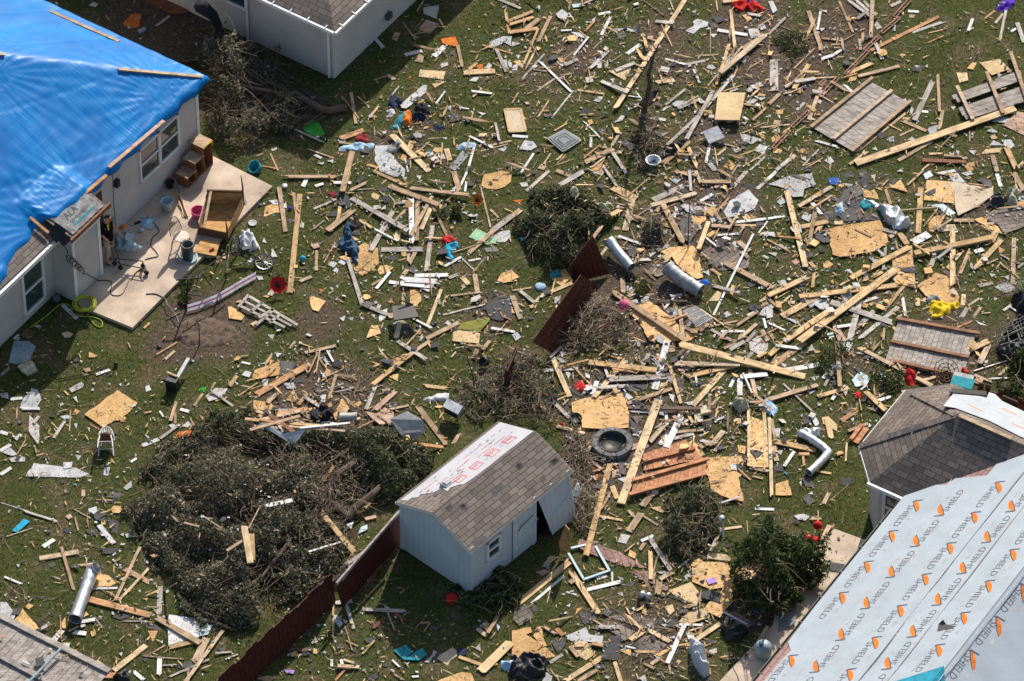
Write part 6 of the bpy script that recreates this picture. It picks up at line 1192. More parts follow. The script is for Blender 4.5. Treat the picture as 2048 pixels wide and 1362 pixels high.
for px, hh_, lab_ in (([(880, 415), (905, 405), (930, 415), (925, 440), (890, 445)], .22, 'low yellow green weed clump left of the tall brown stick'), ([(345, 570), (370, 560), (400, 600), (370, 610)], .2, 'weeds growing at the patio edge under the black frame'), ([(1550, 60), (1600, 65), (1625, 95), (1600, 130), (1550, 120)], .35, 'low green shrub among the boards near the top edge'), ([(1290, 280), (1310, 285), (1300, 330), (1270, 330)], .25, 'dark weeds at the foot of the broken bare tree'), ([(1240, 560), (1300, 570), (1290, 600), (1250, 600)], .2, 'small green weed tuft by the dark metal tube'), ([(1630, 690), (1690, 680), (1700, 740), (1660, 770), (1625, 740)], .45, 'grey green brush right of the long crossed planks'), ([(1745, 755), (1800, 745), (1815, 775), (1770, 790)], .4, 'green weeds beside the small red cloth')):
    brush('weed_clump', lab_, 'weeds', px, hh_, 10, 900, .04, 'leaf_green', (), .1, 3, 'weed clumps', False)
# the broken bare tree near the top
t = thing('bare_tree', 'thin broken bare tree standing among boards near the top', 'tree', P(1290, 190))
mb = MB(); base = P(1287, 225); tops = base + Vector((.25, -.2, 2.6)); mb.tube(twigpath(base, tops, 7, .1), [.09, .08, .075, .07, .06, .05, .03, .015], 7)
for i in range(34):
    q = base.lerp(tops, random.uniform(.3, 1)); mb.tube(twigpath(q, q + Vector((random.gauss(0, .35), random.gauss(0, .35), random.uniform(-.5, .5))), 4, .3), [.014, .012, .009, .006, .003], 4, False)
mb.build('trunk', 'bark', t)
brush('dead_branch', 'dead grey bough lying below the broken bare tree', 'branch', [(1275, 235), (1310, 230), (1320, 300), (1300, 345), (1265, 330)], .5, 60, 500, .05, 'leaf_dry', (([G3(1310, 230, .1), G3(1295, 280, .25), G3(1280, 335, .1)], .05),), .4)

# ================================================================== fences
def picket_fence(label, pts, h, m_, lean=(0, 0), name='fence', skip=(), pw=.14, rail=True, zb=0.0, jag=.03, group=None, thick=.022):
    """pts: ground points; boards run between them; lean shifts the tops"""
    t = thing(name, label, 'fence', pts[0], group); L = Vector((lean[0], lean[1], 0)); mb = MB(); rl = MB(); n = 0
    for a, b in zip(pts, pts[1:]):
        d = b - a; k_ = max(1, int(d.length / (pw + .006))); du = d.normalized(); 
        for i in range(k_):
            n += 1
            if n in skip: continue
            p = a + d * ((i + .5) / k_); hh_ = h * (1 + random.uniform(-jag, jag)) * (Vector((0, 0, 1)) + L).length; up = (Z + L).normalized()
            mb.obox(p + up * hh_ / 2 + Z * zb, du * pw / 2, du.cross(up) * thick / 2, up * hh_ / 2)
        if rail:
            for f in (.12, .5, .88): rl.bar(a + (Z + L) * h * f + du.cross(Z) * .035, b + (Z + L) * h * f + du.cross(Z) * .035, .04, .09)
    mb.build('picket_panel', m_, t)
    if rail: rl.build('rails', m_, t)
    return t
picket_fence('long dark red board fence leaning beside the big fallen tree', [P(672, 1205), P(610, 1265), P(540, 1330), P(440, 1425)], 1.0, 'redstain', (-.1, .12), jag=.07)
t = thing('fence', 'dark fence section fallen against the brush with a grey top rail', 'fence', P(745, 1110))
mb = MB(); q = [P(686, 1216, .02), P(809, 1078, .02), P(797, 1022, 1.05), P(672, 1166, .95)]; mb.prism(q, .03); mb.build('picket_panel', 'redstain', t)
mb = MB(); mb.bar(P(673, 1168, 1.0), P(799, 1023, 1.1), .05, .1); mb.build('top_rail', 'greywood', t)
mb = MB(); mb.bar(P(684, 1160, .9), P(725, 1105, 1.0), .04, .08); mb.build('rail', 'greywood', t)
t = thing('fence', 'dark red fence section with a sharp peak leaning by the shiny duct', 'fence', P(1180, 560))
mb = MB(); 
def quadfence(mb, quad, n):
    a, b, c_, d_ = quad
    for i in range(n):
        t0, t1 = i / n, (i + .94) / n; p = [a.lerp(b, t0), a.lerp(b, t1), d_.lerp(c_, t1) , d_.lerp(c_, t0)]; mb.prism(p, .02)
quadfence(mb, [P(1146, 566, .05), P(1219, 548, .05), P(1186, 470, 1.35), P(1139, 531, 1.0)], 7); mb.build('picket_panel', 'redstain', t)
mb = MB(); mb.bar(P(1143, 548, .5), P(1203, 512, .6), .05, .09); mb.build('rail', 'redstain', t)
t = thing('fence', 'dark red fence section collapsed over the bare twigs in the middle', 'fence', P(1120, 640))
mb = MB(); quadfence(mb, [P(1104, 706, .05), P(1194, 570, .05), P(1163, 548, 1.2), P(1064, 684, .95)], 16); mb.build('picket_panel', 'redstain', t)
mb = MB(); mb.bar(P(1097, 675, .5), P(1168, 575, .6), .05, .09); mb.build('rail', 'redstain', t)
picket_fence('dark red picket stump leaning in the twigs behind the shed', [P(1005, 790), P(1025, 745)], .9, 'redstain', (.1, .1))
picket_fence('row of dark red pickets with missing boards beyond the shingled wing', [P(1950, 838), P(1990, 850), P(2060, 880), P(2150, 915)], 1.35, 'redstain', (0, 0), 'fence', (3, 5, 6, 7))
t = thing('fence', 'shaded brown gate panel standing between the two houses', 'gate', P(330, 130))
mb = MB()
for i in range(7): 
    if i in (2,): continue
    x = 285 + i * 17; mb.bar(P(x, 138 - i * 3, 0), P(x - 2, 138 - i * 3, 1.75 - (i % 3) * .15), .19, .02, (0, -1, 0))
mb.build('picket_panel', 'darkwood', t)
mb = MB(); mb.bar(P(272, 130, 1.6), P(330, 122, 1.7), .05, .1); mb.build('top_rail', 'greywood', t)
mb = MB(); mb.tube([P(400, 10, 1.7), P(425, 30, 1.2), P(440, 60, .5), P(425, 105, .05)], [.22, .16, .12, .05], 7); tag(mb.build('hanging_cloth', 'darkcloth', None, None, True), 'dark cloth hanging against the wall of the beige house', 'cloth')

# fallen fence panels
def fallen_panel(label, quad, nb, m_, rails, rm='tanwood', along=0, lift=.05, skip=(), thick=.02, rw=.1, sub=True, name='fallen_fence'):
    """quad: four pixel corners a,b,c,d; the boards run a->b and are set side by side a->d"""
    a, b, c_, d_ = [P(x, y, lift) for x, y in quad]; t = thing(name, label, 'fence panel', (a + b + c_ + d_) / 4 - Z * lift)
    n_ = (b - a).cross(d_ - a).normalized(); n_ = n_ if n_.z > 0 else -n_; mb = MB()
    for i in range(nb):
        if i in skip: continue
        t0, t1 = (i + .03) / nb, (i + .97) / nb; e0_, e1_ = random.uniform(-.02, .02), random.uniform(-.02, .02)
        w_ = .012 * random.random()
        p = [a.lerp(d_, t0).lerp(b.lerp(c_, t0), 0 + e0_), a.lerp(d_, t0).lerp(b.lerp(c_, t0), 1 + e1_), a.lerp(d_, t1).lerp(b.lerp(c_, t1), 1 + e1_), a.lerp(d_, t1).lerp(b.lerp(c_, t1), e0_)]
        bb = MB(); bb.prism([q + n_ * w_ for q in p], thick, n_); bb.build('board', m_, t)
    for r in rails:
        p0 = a.lerp(b, r[0]).lerp(d_.lerp(c_, r[0]), r[1]) + n_ * (.03 + thick); p1 = a.lerp(b, r[0] if len(r) < 4 else r[3]).lerp(d_.lerp(c_, r[0] if len(r) < 4 else r[3]), r[2]) + n_ * (.03 + thick)
        bb = MB(); bb.bar(p0, p1, rw, .05, n_); bb.build('rail', rm, t)
    raise_poly([(q.x, q.y) for q in (a, b, c_, d_)], lift + .04)
    return t
fallen_panel('big grey fence panel lying flat with three pale rails', [(1738, 161), (1822, 207), (1708, 304), (1622, 254)], 15, 'fencegrey', ((.02, -.05, 1.02), (.52, -.02, 1.0), (.97, -.02, 1.02)), 'tanwood')
fallen_panel('grey fence panel lying behind the shingled wing with two brown rails', [(1797, 640), (1770, 722), (1925, 757), (1952, 668)], 16, 'fencegrey', ((.0, -.03, 1.05), (.55, .0, 1.0), (.98, .1, 1.1)), 'brownwood')
fallen_panel('splintered grey fence panel with crooked boards at the upper frame edge', [(1905, 190), (2040, 140), (2060, 200), (1930, 240)], 6, 'fencegrey', ((.1, -.2, 1.1), (.55, -.3, 1.2), (.95, -.6, 1.3)), 'tanwood', 0, .10, (2,))
fallen_panel('orange stained fence panel lying right of the fire pit', [(1268, 961), (1261, 992), (1409, 952), (1415, 919)], 17, 'orangestain', ((.04, -.02, 1.02), (.95, -.02, 1.02)), 'orangestain', 0, .10)
fallen_panel('upper piece of orange fence panel under the chipboard square', [(1286, 907), (1287, 941), (1408, 917), (1372, 880)], 12, 'orangestain', ((.5, 0, 1),), 'orangestain', 0, .05)
fallen_panel('small orange fence piece with pipes left of the shingled wing', [(1698, 880), (1716, 888), (1738, 858), (1720, 850)], 6, 'orangestain', ((.2, 0, 1),), 'orangestain', 0, .06)
t = fallen_panel('grey slatted panel lying in the bottom corner of the yard', [(-110, 1350), (-165, 1440), (215, 1560), (258, 1350)][:0] or [(-60, 1200), (-140, 1290), (130, 1440), (222, 1342)], 24, 'fencegrey', ((.03, -.02, 1.0), (.62, -.02, 1.0)), 'fencegrey', 0, .30, (), .02, .16)
mb = MB(); mb.tube([P(122, 1297, .48), P(50, 1372, .45)], .035, 8); tag(mb.build('metal_pole', 'bluemetal'), 'grey metal pole lying across the slatted panel', 'pole')
heap('felt_sheet', [(225, 1362), (240, 1345), (258, 1338), (262, 1375)], 'black', 'black felt sheet at the end of the slatted panel', 'sheet', .3)
mb = MB(); mb.prism([P(x, y, .42) for x, y in ((70, 1318), (85, 1312), (92, 1330), (72, 1333))], .008); tag(mb.build('shingle_scrap', 'slate'), 'dark shingle scrap on the slatted panel under the pole', 'shingle')
mb = MB(); mb.prism([P(x, y, .43) for x, y in ((40, 1318), (52, 1320), (62, 1330), (48, 1326))], .02); tag(mb.build('foam_piece', 'drywall'), 'small white foam piece on the slatted panel', 'foam')
# wooden trellis
t = thing('trellis', 'weathered wooden trellis lying below the striped awning', 'trellis', P(530, 620))
for (x1, y1, x2, y2, w_) in ((497, 592, 595, 650, 6), (480, 612, 570, 655, 6), (488, 602, 583, 652, 5), (477, 614, 497, 590, 6), (500, 625, 525, 605, 7), (518, 635, 548, 618, 6), (540, 645, 562, 628, 6), (512, 650, 545, 622, 7)):
    mb = MB(); mb.bar(P(x1, y1, .09), P(x2, y2, .09), w_ / 75, .03); mb.build('slat', 'greywood', t)
# red edging strip
E_ = [(1821, 0), (1788, 33), (1763, 65), (1722, 99), (1691, 147), (1641, 193), (1618, 247), (1583, 253), (1546, 296)]
for i, (x1, y1, x2, y2) in enumerate(((1821, -2, 1789, 33), (1799, 35, 1764, 65), (1759, 72, 1729, 100), (1736, 102, 1691, 148), (1676, 155, 1641, 193), (1650, 160, 1640, 170), (1618, 222, 1584, 254), (1576, 265, 1546, 296))):
    a, b = P(x1, y1, .06), P(x2, y2, .06); d = (b - a).normalized(); n_ = perp(d); mb = MB()
    mb.bar(a + n_ * .045, b + n_ * .045, .035, .03); mb.bar(a - n_ * .045, b - n_ * .045, .03, .03); k_ = max(2, int((b - a).length / .4))
    for q in range(k_ + 1): p = a.lerp(b, q / k_); mb.bar(p - n_ * .045, p + n_ * .045, .025, .025)
    tag(mb.build('edging_strip', 'edging'), 'red ladder-like edging strip, ' + ('topmost of the broken row', 'second from the top of the broken row', 'third from the top of the broken row', 'longest of the broken row', 'one below the longest of the row', 'tiny stub beside the long grey board row', 'second from the bottom of the row', 'lowest of the broken row')[i], 'edging', 'broken red edging strips')

# ================================================================== things on and by the patio
zp = 0.115
def crate(x, y, label, w=.42, d=.42, h=.36, z=zp, parent_dir=None):
    c_ = P(x, y, z); t = thing('wooden_crate', label, 'crate', c_, 'wooden crates by the wall'); ex, ey = u, v; th = .022
    for nm_, ce, hx, hy, hz in (('base', Z * th / 2, w / 2, d / 2, th / 2), ('top', Z * (h - th / 2), w / 2, d / 2, th / 2), ('side', -ex * (w / 2 - th / 2) + Z * h / 2, th / 2, d / 2, h / 2 - th), ('side', ex * (w / 2 - th / 2) + Z * h / 2, th / 2, d / 2, h / 2 - th), ('back', -ey * (d / 2 - th / 2) + Z * h / 2, w / 2 - th, th / 2, h / 2 - th)):
        mb = MB(); mb.obox(c_ + ce, ex * hx, ey * hy, Z * hz); mb.build(nm_, 'brownwood' if nm_ != 'top' else 'tanwood', t)
    return t
crate(373, 362, 'brown wooden crate nearest the camera in the step row'); crate(389, 346, 'taller brown crate in the middle of the step row', h=.62); crate(405, 330, 'tallest brown crate of the step row with a yellow strap', h=.9)
mb = MB(); q = P(405, 330, zp) + v * .22 + Z * .86; mb.tube([q - u * .2, q + Z * .03, q + u * .21, q + u * .21 - Z * .15], .018, 6); tag(mb.build('strap', 'yellow'), 'yellow strap hung on the tallest brown crate', 'strap')
def bucket(x, y, label, r1, r2, h, m_, rim=True, z=zp, lean=(0, 0, 1), inner='black', tray=0, group=None):
    c_ = P(x, y, z); t = thing('bucket', label, 'bucket', c_, group); mb = MB(); mb.lathe(c_, [(r1 * .02, .01), (r1, .01), (r1 + (r2 - r1) * .9, h * .9), (r2 + .015, h * .92), (r2 + .015, h), (r2 - .015, h), (r1 - .02, .04), (.01, .04)], 22, lean); mb.build('body', m_, t, None, True)
    mb = MB(); ax = Vector(lean).normalized(); mb.tube([c_ + Vector((r2 * math.cos(a), r2 * math.sin(a) * .9, 0)) + ax * (h + .06 * math.sin(a / 1.0)) for a in np.linspace(0, math.pi, 9)], .006, 5); mb.build('handle', 'darkmetal', t)
    if tray: mb = MB(); mb.lathe(c_, [(.01, .004), (tray * .8, .004), (tray, .05), (tray - .02, .05), (tray * .8, .015), (.01, .015)], 24); mb.build('tray', 'bluemetal', t, None, True)
    return t
bucket(334, 420, 'pale blue bucket standing on the patio by the wall', .13, .17, .36, 'bluemetal'); bucket(376, 516, 'dark tall bucket in a blue tray at the patio edge', .15, .16, .52, 'darkmetal', tray=.27)
bucket(340, 374, 'small dark pot by the wall below the crates', .09, .12, .2, 'black')
def windsor(label, c_, ax, ay, az, seat_m, leg_m, back=True, group=None):
    t = thing('chair', label, 'chair', c_, group); S = lambda a, b, z: c_ + ax * a + ay * b + az * z
    mb = MB(); mb.prism([S(.22 * math.cos(q) * (1 if math.cos(q) > 0 else .95), .22 * math.sin(q), .46) for q in np.linspace(0, 2 * math.pi, 18, endpoint=False)], .035, az); mb.build('seat', seat_m, t)
    for a in (-1, 1):
        for b in (-1, 1):
            mb = MB(); mb.tube([S(a * .14, b * .14, .43), S(a * .18, b * .18, .22), S(a * .2, b * .2, 0)], [.02, .022, .016], 7); mb.build('leg', leg_m, t)
    mb = MB()
    for a, b, a2, b2 in ((-.17, -.17, .17, -.17), (-.17, .17, .17, .17), (0, -.17, 0, .17)): mb.tube([S(a, b, .2), S(a2, b2, .2)], .012, 6)
    mb.build('stretcher', leg_m, t)
    if back:
        hoop = [S(.21 * math.cos(q), .19, .48 + .52 * math.sin(q)) if True else 0 for q in np.linspace(0, math.pi, 14)]; hoop = [p + ay * .10 * ((p - S(0, .19, .48)).dot(az) / .5) for p in hoop]
        mb = MB(); mb.tube(hoop, .016, 7); mb.build('back_hoop', leg_m, t)
        for k_ in range(7):
            a = -.15 + .05 * k_; hz = .48 + .52 * math.sqrt(max(0, 1 - (a / .21) ** 2)); mb = MB(); mb.tube([S(a, .19, .47), S(a, .19 + .10 * (hz - .48) / .5, hz)], .008, 5); mb.build('spindle', leg_m, t)
    return t
cc = P(364, 497, zp); a_ = R_(205); windsor('worn pale windsor chair standing on the patio', cc, Vector((.66, .751, 0)), Vector((-.751, .66, 0)), Z, 'cream', 'tanwood')
# overturned chair on the lawn: legs up towards the camera
az = Vector((-.04, .97, .16)).normalized(); ay = -(Z - az * az.z).normalized(); ax = ay.cross(az)
cc = P(212, 916, .0) + Z * .24; windsor('overturned white chair with dark seat lying on the grass', cc, ax, ay, az, 'brown', 'whitewood')
# dresser frame
t = thing('dresser', 'open wooden dresser carcass tipped over at the patio edge', 'dresser', P(440, 460, zp))
b4 = [P(398, 468, zp), P(455, 480, zp), P(487, 410, zp), P(415, 408, zp)]; hgt = .5
def panel(name, a, b, z0, z1, m_, th=.025):
    mb = MB(); d = (b - a).normalized(); n_ = perp(d); mb.obox((a + b) / 2 + Z * (z0 + z1) / 2, (b - a) / 2, n_ * th / 2, Z * (z1 - z0) / 2); mb.build(name, m_, t)
panel('side_panel', b4[0], b4[3], 0, hgt * .8, 'tanwood'); panel('side_panel', b4[1], b4[2], 0, hgt * .7, 'honeywood'); panel('front_panel', b4[0], b4[1], 0, hgt * .55, 'brown'); panel('back_panel', b4[3], b4[2], 0, hgt, 'honeywood')
mb = MB(); mb.prism([q + Z * .03 for q in b4], .02); mb.build('bottom_panel', 'honeywood', t)
mb = MB(); mb.bar(b4[3] + Z * hgt, b4[2] + Z * hgt, .05, .07); mb.build('top_rail', 'brown', t)
mb = MB(); mb.bar(b4[0].lerp(b4[1], .15) + Z * .1, b4[3].lerp(b4[2], .12) + Z * .52, .07, .03); mb.build('drawer_runner', 'pine', t)
for q, h_ in ((b4[2], 1.15), (b4[1], .8), (b4[0], .55)): mb = MB(); mb.tube([q + Z * .0, q + Z * h_ * .6, q + Z * h_ - u * .05], [.03, .026, .012], 6); mb.build('leg', 'brown', t)
mb = MB(); mb.prism([P(x, y, zp + .06) for x, y in ((402, 479), (440, 484), (432, 512), (388, 504))], .03); tag(mb.build('drawer', 'honeywood'), 'orange wooden drawer front lying below the open dresser', 'drawer')
mb = MB(); mb.lathe(P(420, 501, zp + .08), [(.001, 0), (.03, 0), (.03, .12), (.001, .12)], 10, (.8, .5, .1)); tag(mb.build('can', 'red'), 'small red can lying on the drawer front', 'can')
mb = MB(); b0 = P(397, 432, zp); mb.lathe(b0, [(.01, .01), (.17, .01), (.21, .22), (.19, .22), (.15, .03), (.01, .03)], 12); tag(mb.build('tub', 'rose', None, None, False), 'bright pink plastic tub beside the open dresser', 'tub')
mb = MB(); mb.lathe(P(515, 338, .02), [(.01, .0), (.16, .0), (.2, .2), (.17, .2), (.12, .05), (.01, .05)], 14, (-.5, -.3, .8)); tag(mb.build('tub', 'teal', None, None, True), 'teal plastic tub lying at the far patio corner', 'tub')
mb = MB(); mb.lathe(P(505, 447, .02), [(.01, .0), (.11, .0), (.12, .03), (.10, .02), (.01, .02)], 18); tag(mb.build('paint_tin_top', 'drywall', None, None, True), 'round white lid on the grass beside the dresser', 'lid')
mb = MB(); mb.lathe(P(569, 374, .02), [(.01, .0), (.09, .0), (.09, .06), (.01, .06)], 16); tag(mb.build('paint_can', 'metal', None, None, True), 'small silver tin above the tan board pair', 'tin')
# bicycle
t = thing('bicycle', 'small black bicycle fallen on the grass at the patio corner', 'bicycle', P(500, 510))
def wheel(c_, n_, r, nm='wheel'):
    a = n_.orthogonal().normalized(); b = n_.cross(a); mb = MB(); pts = [c_ + (a * math.cos(q) + b * math.sin(q)) * r for q in np.linspace(0, 2 * math.pi, 25)]; mb.tube(pts, .022, 6, False); w_ = mb.build(nm, 'black', t, None, True)
    mb = MB(); mb.tube([c_ + (a * math.cos(q) + b * math.sin(q)) * (r - .035) for q in np.linspace(0, 2 * math.pi, 25)], .01, 5, False)
    for q in np.linspace(0, math.pi, 7)[:-1]: dd = (a * math.cos(q) + b * math.sin(q)) * (r - .03); mb.tube([c_ - dd, c_ + dd], .003, 4)
    mb.tube([c_ - n_ * .03, c_ + n_ * .03], .02, 8); mb.build('rim', 'metal', w_)
w1_ = P(528, 524, .12); w2_ = P(470, 491, .34); wheel(w1_, Vector((.1, -.25, .95)).normalized(), .26); wheel(w2_, Vector((.85, -.35, .15)).normalized(), .26)
mb = MB(); bb_, st_, hd_ = P(500, 520, .16), P(492, 500, .30), P(470, 505, .28)
for a, b in ((w1_, bb_), (w1_, st_), (bb_, st_), (bb_, hd_), (st_, hd_), (hd_, w2_)): mb.tube([a, b], .02, 6)
mb.build('frame', 'black', t); mb = MB(); mb.tube([hd_ + Vector((-.12, -.1, .05)), hd_ + Z * .14, hd_ + Vector((.2, .15, .16))], .014, 6); mb.build('handlebar', 'darkmetal', t)
mb = MB(); mb.obox(st_ + Z * .06, Vector((.11, .03, 0)), Vector((-.02, .06, 0)), Z * .025); mb.build('saddle', 'black', t)
mb = MB(); mb.lathe(bb_, [(.01, 0), (.07, 0), (.07, .01), (.01, .01)], 14, (.1, -.2, 1)); mb.tube([bb_, bb_ + Vector((-.1, -.14, 0)), bb_ + Vector((-.02, -.18, 0))], .012, 5); mb.build('crank', 'metal', t)
heap('plastic_sheet', [(482, 468), (500, 470), (515, 488), (520, 500), (490, 505), (475, 490)], 'white', 'crumpled white plastic behind the fallen bicycle', 'plastic', .3)
# cart with blue bag
t = thing('cart', 'black wheeled cart with a pale blue bag on the patio in front of the man', 'cart', P(255, 525, zp))
mb = MB(); q = [P(228, 517, zp + .25), P(285, 522, zp + .25), P(292, 538, zp + .2), P(240, 528, zp + .2)]
for a, b in zip(q, q[1:] + q[:1]): mb.tube([a, b], .016, 6)
for p in q: mb.tube([p, Vector((p.x, p.y, zp + .07))], .014, 6)
mb.tube([q[0], q[0] + Vector((-.1, .1, .5)), q[3] + Vector((-.1, .1, .5)), q[3]], .012, 6); mb.build('frame', 'black', t)
for p in q: mb = MB(); mb.lathe(Vector((p.x, p.y, zp + .07)) - Vector((0, .02, 0)), [(.01, 0), (.07, 0), (.07, .04), (.01, .04)], 12, (.3, 1, 0)); mb.build('wheel', 'black', t)
heap('bag', [(228, 492), (255, 488), (272, 490), (262, 503), (285, 512), (270, 522), (232, 518)], 'bluemetal', 'pale blue crumpled bag lying on the black cart', 'bag', .22, base=zp + .22)
heap('bag', [(280, 455), (290, 444), (312, 442), (302, 458), (285, 462)], 'lightblue', 'small pale blue bag on the patio above the cart', 'bag', .1, base=zp)
mb = MB(); mb.lathe(P(276, 461, zp + .05), [(.001, 0), (.05, 0), (.05, .14), (.03, .16), (.001, .16)], 12, (.9, .2, 0)); tag(mb.build('bottle', 'white', None, None, True), 'white bottle with purple mark lying on the patio', 'bottle')
mb = MB(); q = [P(x, y, zp + .01) for x, y in ((294, 434), (318, 460), (305, 475), (302, 490), (312, 503), (316, 512), (300, 516), (290, 519))]; mb.tube(smooth(q), .013, 6); tag(mb.build('cable', 'black'), 'black cable curling over the shaded patio above the cart', 'cable')
mb = MB(); q = [P(x, y, zp + .01) for x, y in ((262, 560), (272, 545), (282, 540), (282, 556))]; mb.tube(smooth(q), .018, 6); tag(mb.build('cable', 'brown'), 'short brown cord end lying on the sunny patio below the cart', 'cable')
mb = MB(); q = [P(x, y, zp + .01) for x, y in ((292, 588), (312, 588), (330, 598), (335, 610), (350, 628), (360, 650))]; mb.tube(smooth(q), .014, 6); tag(mb.build('cable', 'black'), 'black hose running off the sunlit patio edge to the soil', 'hose')
for (x1, y1, x2, y2), l_ in (((350, 352, 372, 434), 'dark pole leaning along the wall below the crates'), ((358, 388, 376, 434), 'yellow striped pole lying on the patio beside the first')):
    mb = MB(); mb.tube([P(x1, y1, zp + .3 if y1 < 360 else zp + .03), P(x2, y2, zp + .03)], .02, 6); tag(mb.build('pole', 'brown' if y1 < 360 else 'pine'), l_, 'pole')
# green hose
mb = MB(); pts = []
for i in range(170):
    q = i * .3; r = .26 + .035 * math.sin(i * .11) + .03 * math.sin(i * .047 + 1); c_ = P(169, 607, .13 + .0012 * i); pts.append(c_ + Vector((r * math.cos(q), r * math.sin(q), .02 * math.sin(i * .9))))
pts += smooth([P(x, y, .03) for x, y in ((175, 630), (190, 650), (203, 654), (203, 642), (185, 634), (150, 630), (140, 612), (122, 608), (95, 630), (60, 655))])
mb.tube(pts, .014, 6); tag(mb.build('garden_hose', 'lime', None, None, True), 'coiled lime green garden hose at the near patio corner', 'hose')
mb = MB(); mb.tube([P(115, 600, .05), P(113, 596, .3)], .1, 12); tag(mb.build('dark_pot', 'darkmetal'), 'dark round drain pot in the corner beside the bay wall', 'pot')
# black thin frame (fallen swing) beside the slab
t = thing('swing_frame', 'thin black metal frame standing bent at the patio edge', 'frame', P(380, 600))
for nm_, pts, r in (('leg', [P(372, 620, 0), P(374, 580, .7), P(376, 560, 1.0)], .025), ('crossbar', [P(352, 560, 1.0), P(402, 556, 1.0)], .022), ('top_bar', [P(376, 560, 1.0), P(445, 512, 1.0), P(475, 500, .9)], .025), ('leg', [P(452, 560, 0), P(452, 530, .5), P(456, 490, 1.2)], .022), ('brace', [P(405, 548, .7), P(422, 572, .3)], .016), ('brace', [P(375, 588, .5), P(402, 592, .3)], .02), ('brace', [P(392, 575, .6), P(398, 540, 1.0)], .012), ('brace', [P(418, 560, .5), P(436, 565, .4)], .012)):
    mb = MB(); mb.tube(pts, r, 6); mb.build(nm_, 'black', t)
mb = MB(); mb.bar(P(453, 545, .5), P(455, 492, .9), .05, .03); tag(mb.build('wood_stick', 'tanwood'), 'pale upright stick standing in the black frame by the bicycle', 'stick')
t = thing('garden_stake', 'thin dark garden stake standing in the soil below the patio', 'stake', P(399, 690)); mb = MB(); mb.tube([P(399, 690, 0), P(398, 655, .6)], .018, 6); mb.lathe(P(398, 650, .6), [(.01, 0), (.05, .02), (.05, .05), (.01, .07)], 8); mb.build('shaft', 'darkmetal', t)
# striped awning
t = thing('awning', 'long white awning strip with a pink stripe lying by the bicycle', 'awning', P(440, 590))
for nm_, o_, m_ in (('cloth', 0, 'white'), ('stripe', .5, 'rose')):
    mb = MB(); cl = [(375, 613), (400, 606), (430, 594), (460, 577), (485, 562), (512, 547)]
    A = [P(x, y - 4 + (6 if o_ else 0), .16) for x, y in cl]; B = [P(x, y + (10 if not o_ else 5) , .07 if not o_ else .135) for x, y in cl]
    for i in range(5): mb.prism([A[i] + Z * .01 * (o_ > 0), A[i + 1] + Z * .01 * (o_ > 0), B[i + 1] + Z * .01 * (o_ > 0), B[i] + Z * .01 * (o_ > 0)], .008)
    mb.build(nm_, m_, t)
mb = MB(); mb.lathe(P(340, 690, .02), [(.01, 0), (.04, .02), (.04, .05), (.01, .07)], 8)
# ================================================================== ducts, tubes, fire pit
def duct(label, pts, r, m_='metal', ribs=0, name='metal_duct', open_end=True, group=None):
    t = thing(name, label, 'duct', pts[0] - Z * pts[0].z); fine = []
    for a, b in zip(pts, pts[1:]):
        n_ = max(2, int((b - a).length / .06))
        for i in range(n_): fine.append(a.lerp(b, i / n_))
    fine.append(pts[-1]); rs = [r * (1 + (.05 * math.sin(i * 2.2) if ribs else 0) + .14 * noise.noise((i * .35, r * 9, 0))) for i in range(len(fine))]
    mb = MB(); mb.tube(fine, rs, 18, not open_end); mb.tube(fine[::-1], [q * .94 for q in rs[::-1]], 18, not open_end); mb.build('tube', m_, t, None, True)
    if open_end:
        mb = MB()
        for e, f in ((fine[0], fine[1]), (fine[-1], fine[-2])): d = (f - e).normalized(); a = d.orthogonal().normalized(); b = d.cross(a); mb.tube([e + (a * math.cos(q) + b * math.sin(q)) * r * 1.01 for q in np.linspace(0, 2 * math.pi, 19)], .012, 5, False)
        mb.build('rim', m_, t)
    return t
duct('long straight silver duct with an elbow lying on the grass', [P(150, 1238, .19), P(176, 1165, .2), P(183, 1143, .22), P(193, 1136, .32)], .17)
duct('shiny silver duct leaning beside the red fence peak', [P(1219, 482, .35), P(1240, 510, .25), P(1262, 535, .18)], .15)
duct('crumpled dark metal tube lying among boards below the chipboard', [P(1335, 535, .35), P(1365, 560, .25), P(1400, 582, .15)], .2, 'greymetal', 1)
duct('bent foil covered flexible duct lying on the lawn left of the wing', [P(1600, 866, .10), P(1620, 876, .11), P(1645, 893, .12), P(1657, 905, .12), P(1645, 920, .12), P(1630, 935, .11), P(1618, 945, .10)], .11, 'foil', 1)
duct('white pipe section lying on the debris behind the fallen trunk', [P(680, 835, .35), P(713, 834, .35)], .12, 'drywall')
heap('foil_scrap', [(1594, 862), (1620, 856), (1642, 860), (1640, 874), (1610, 874)], 'foil', 'crumpled foil at the top of the bent duct', 'foil', .15, 6)
c_ = P(1225, 892, 0); t = thing('fire_pit', 'round dark stone fire pit with a black bowl', 'fire pit', c_); R1, R2, hP = .53, .38, .17
for k_ in range(9):
    a0, a1 = 2 * math.pi * (k_ + .03) / 9, 2 * math.pi * (k_ + .97) / 9; mb = MB(); qs = np.linspace(a0, a1, 5)
    ring_ = [c_ + Vector((R1 * math.cos(q), R1 * math.sin(q), hP)) for q in qs] + [c_ + Vector((R2 * math.cos(q), R2 * math.sin(q), hP)) for q in qs[::-1]]
    mb.prism([p + Z * random.uniform(-.015, .015) for p in ring_], hP, Z); mb.build('stone', 'stonegrey', t)
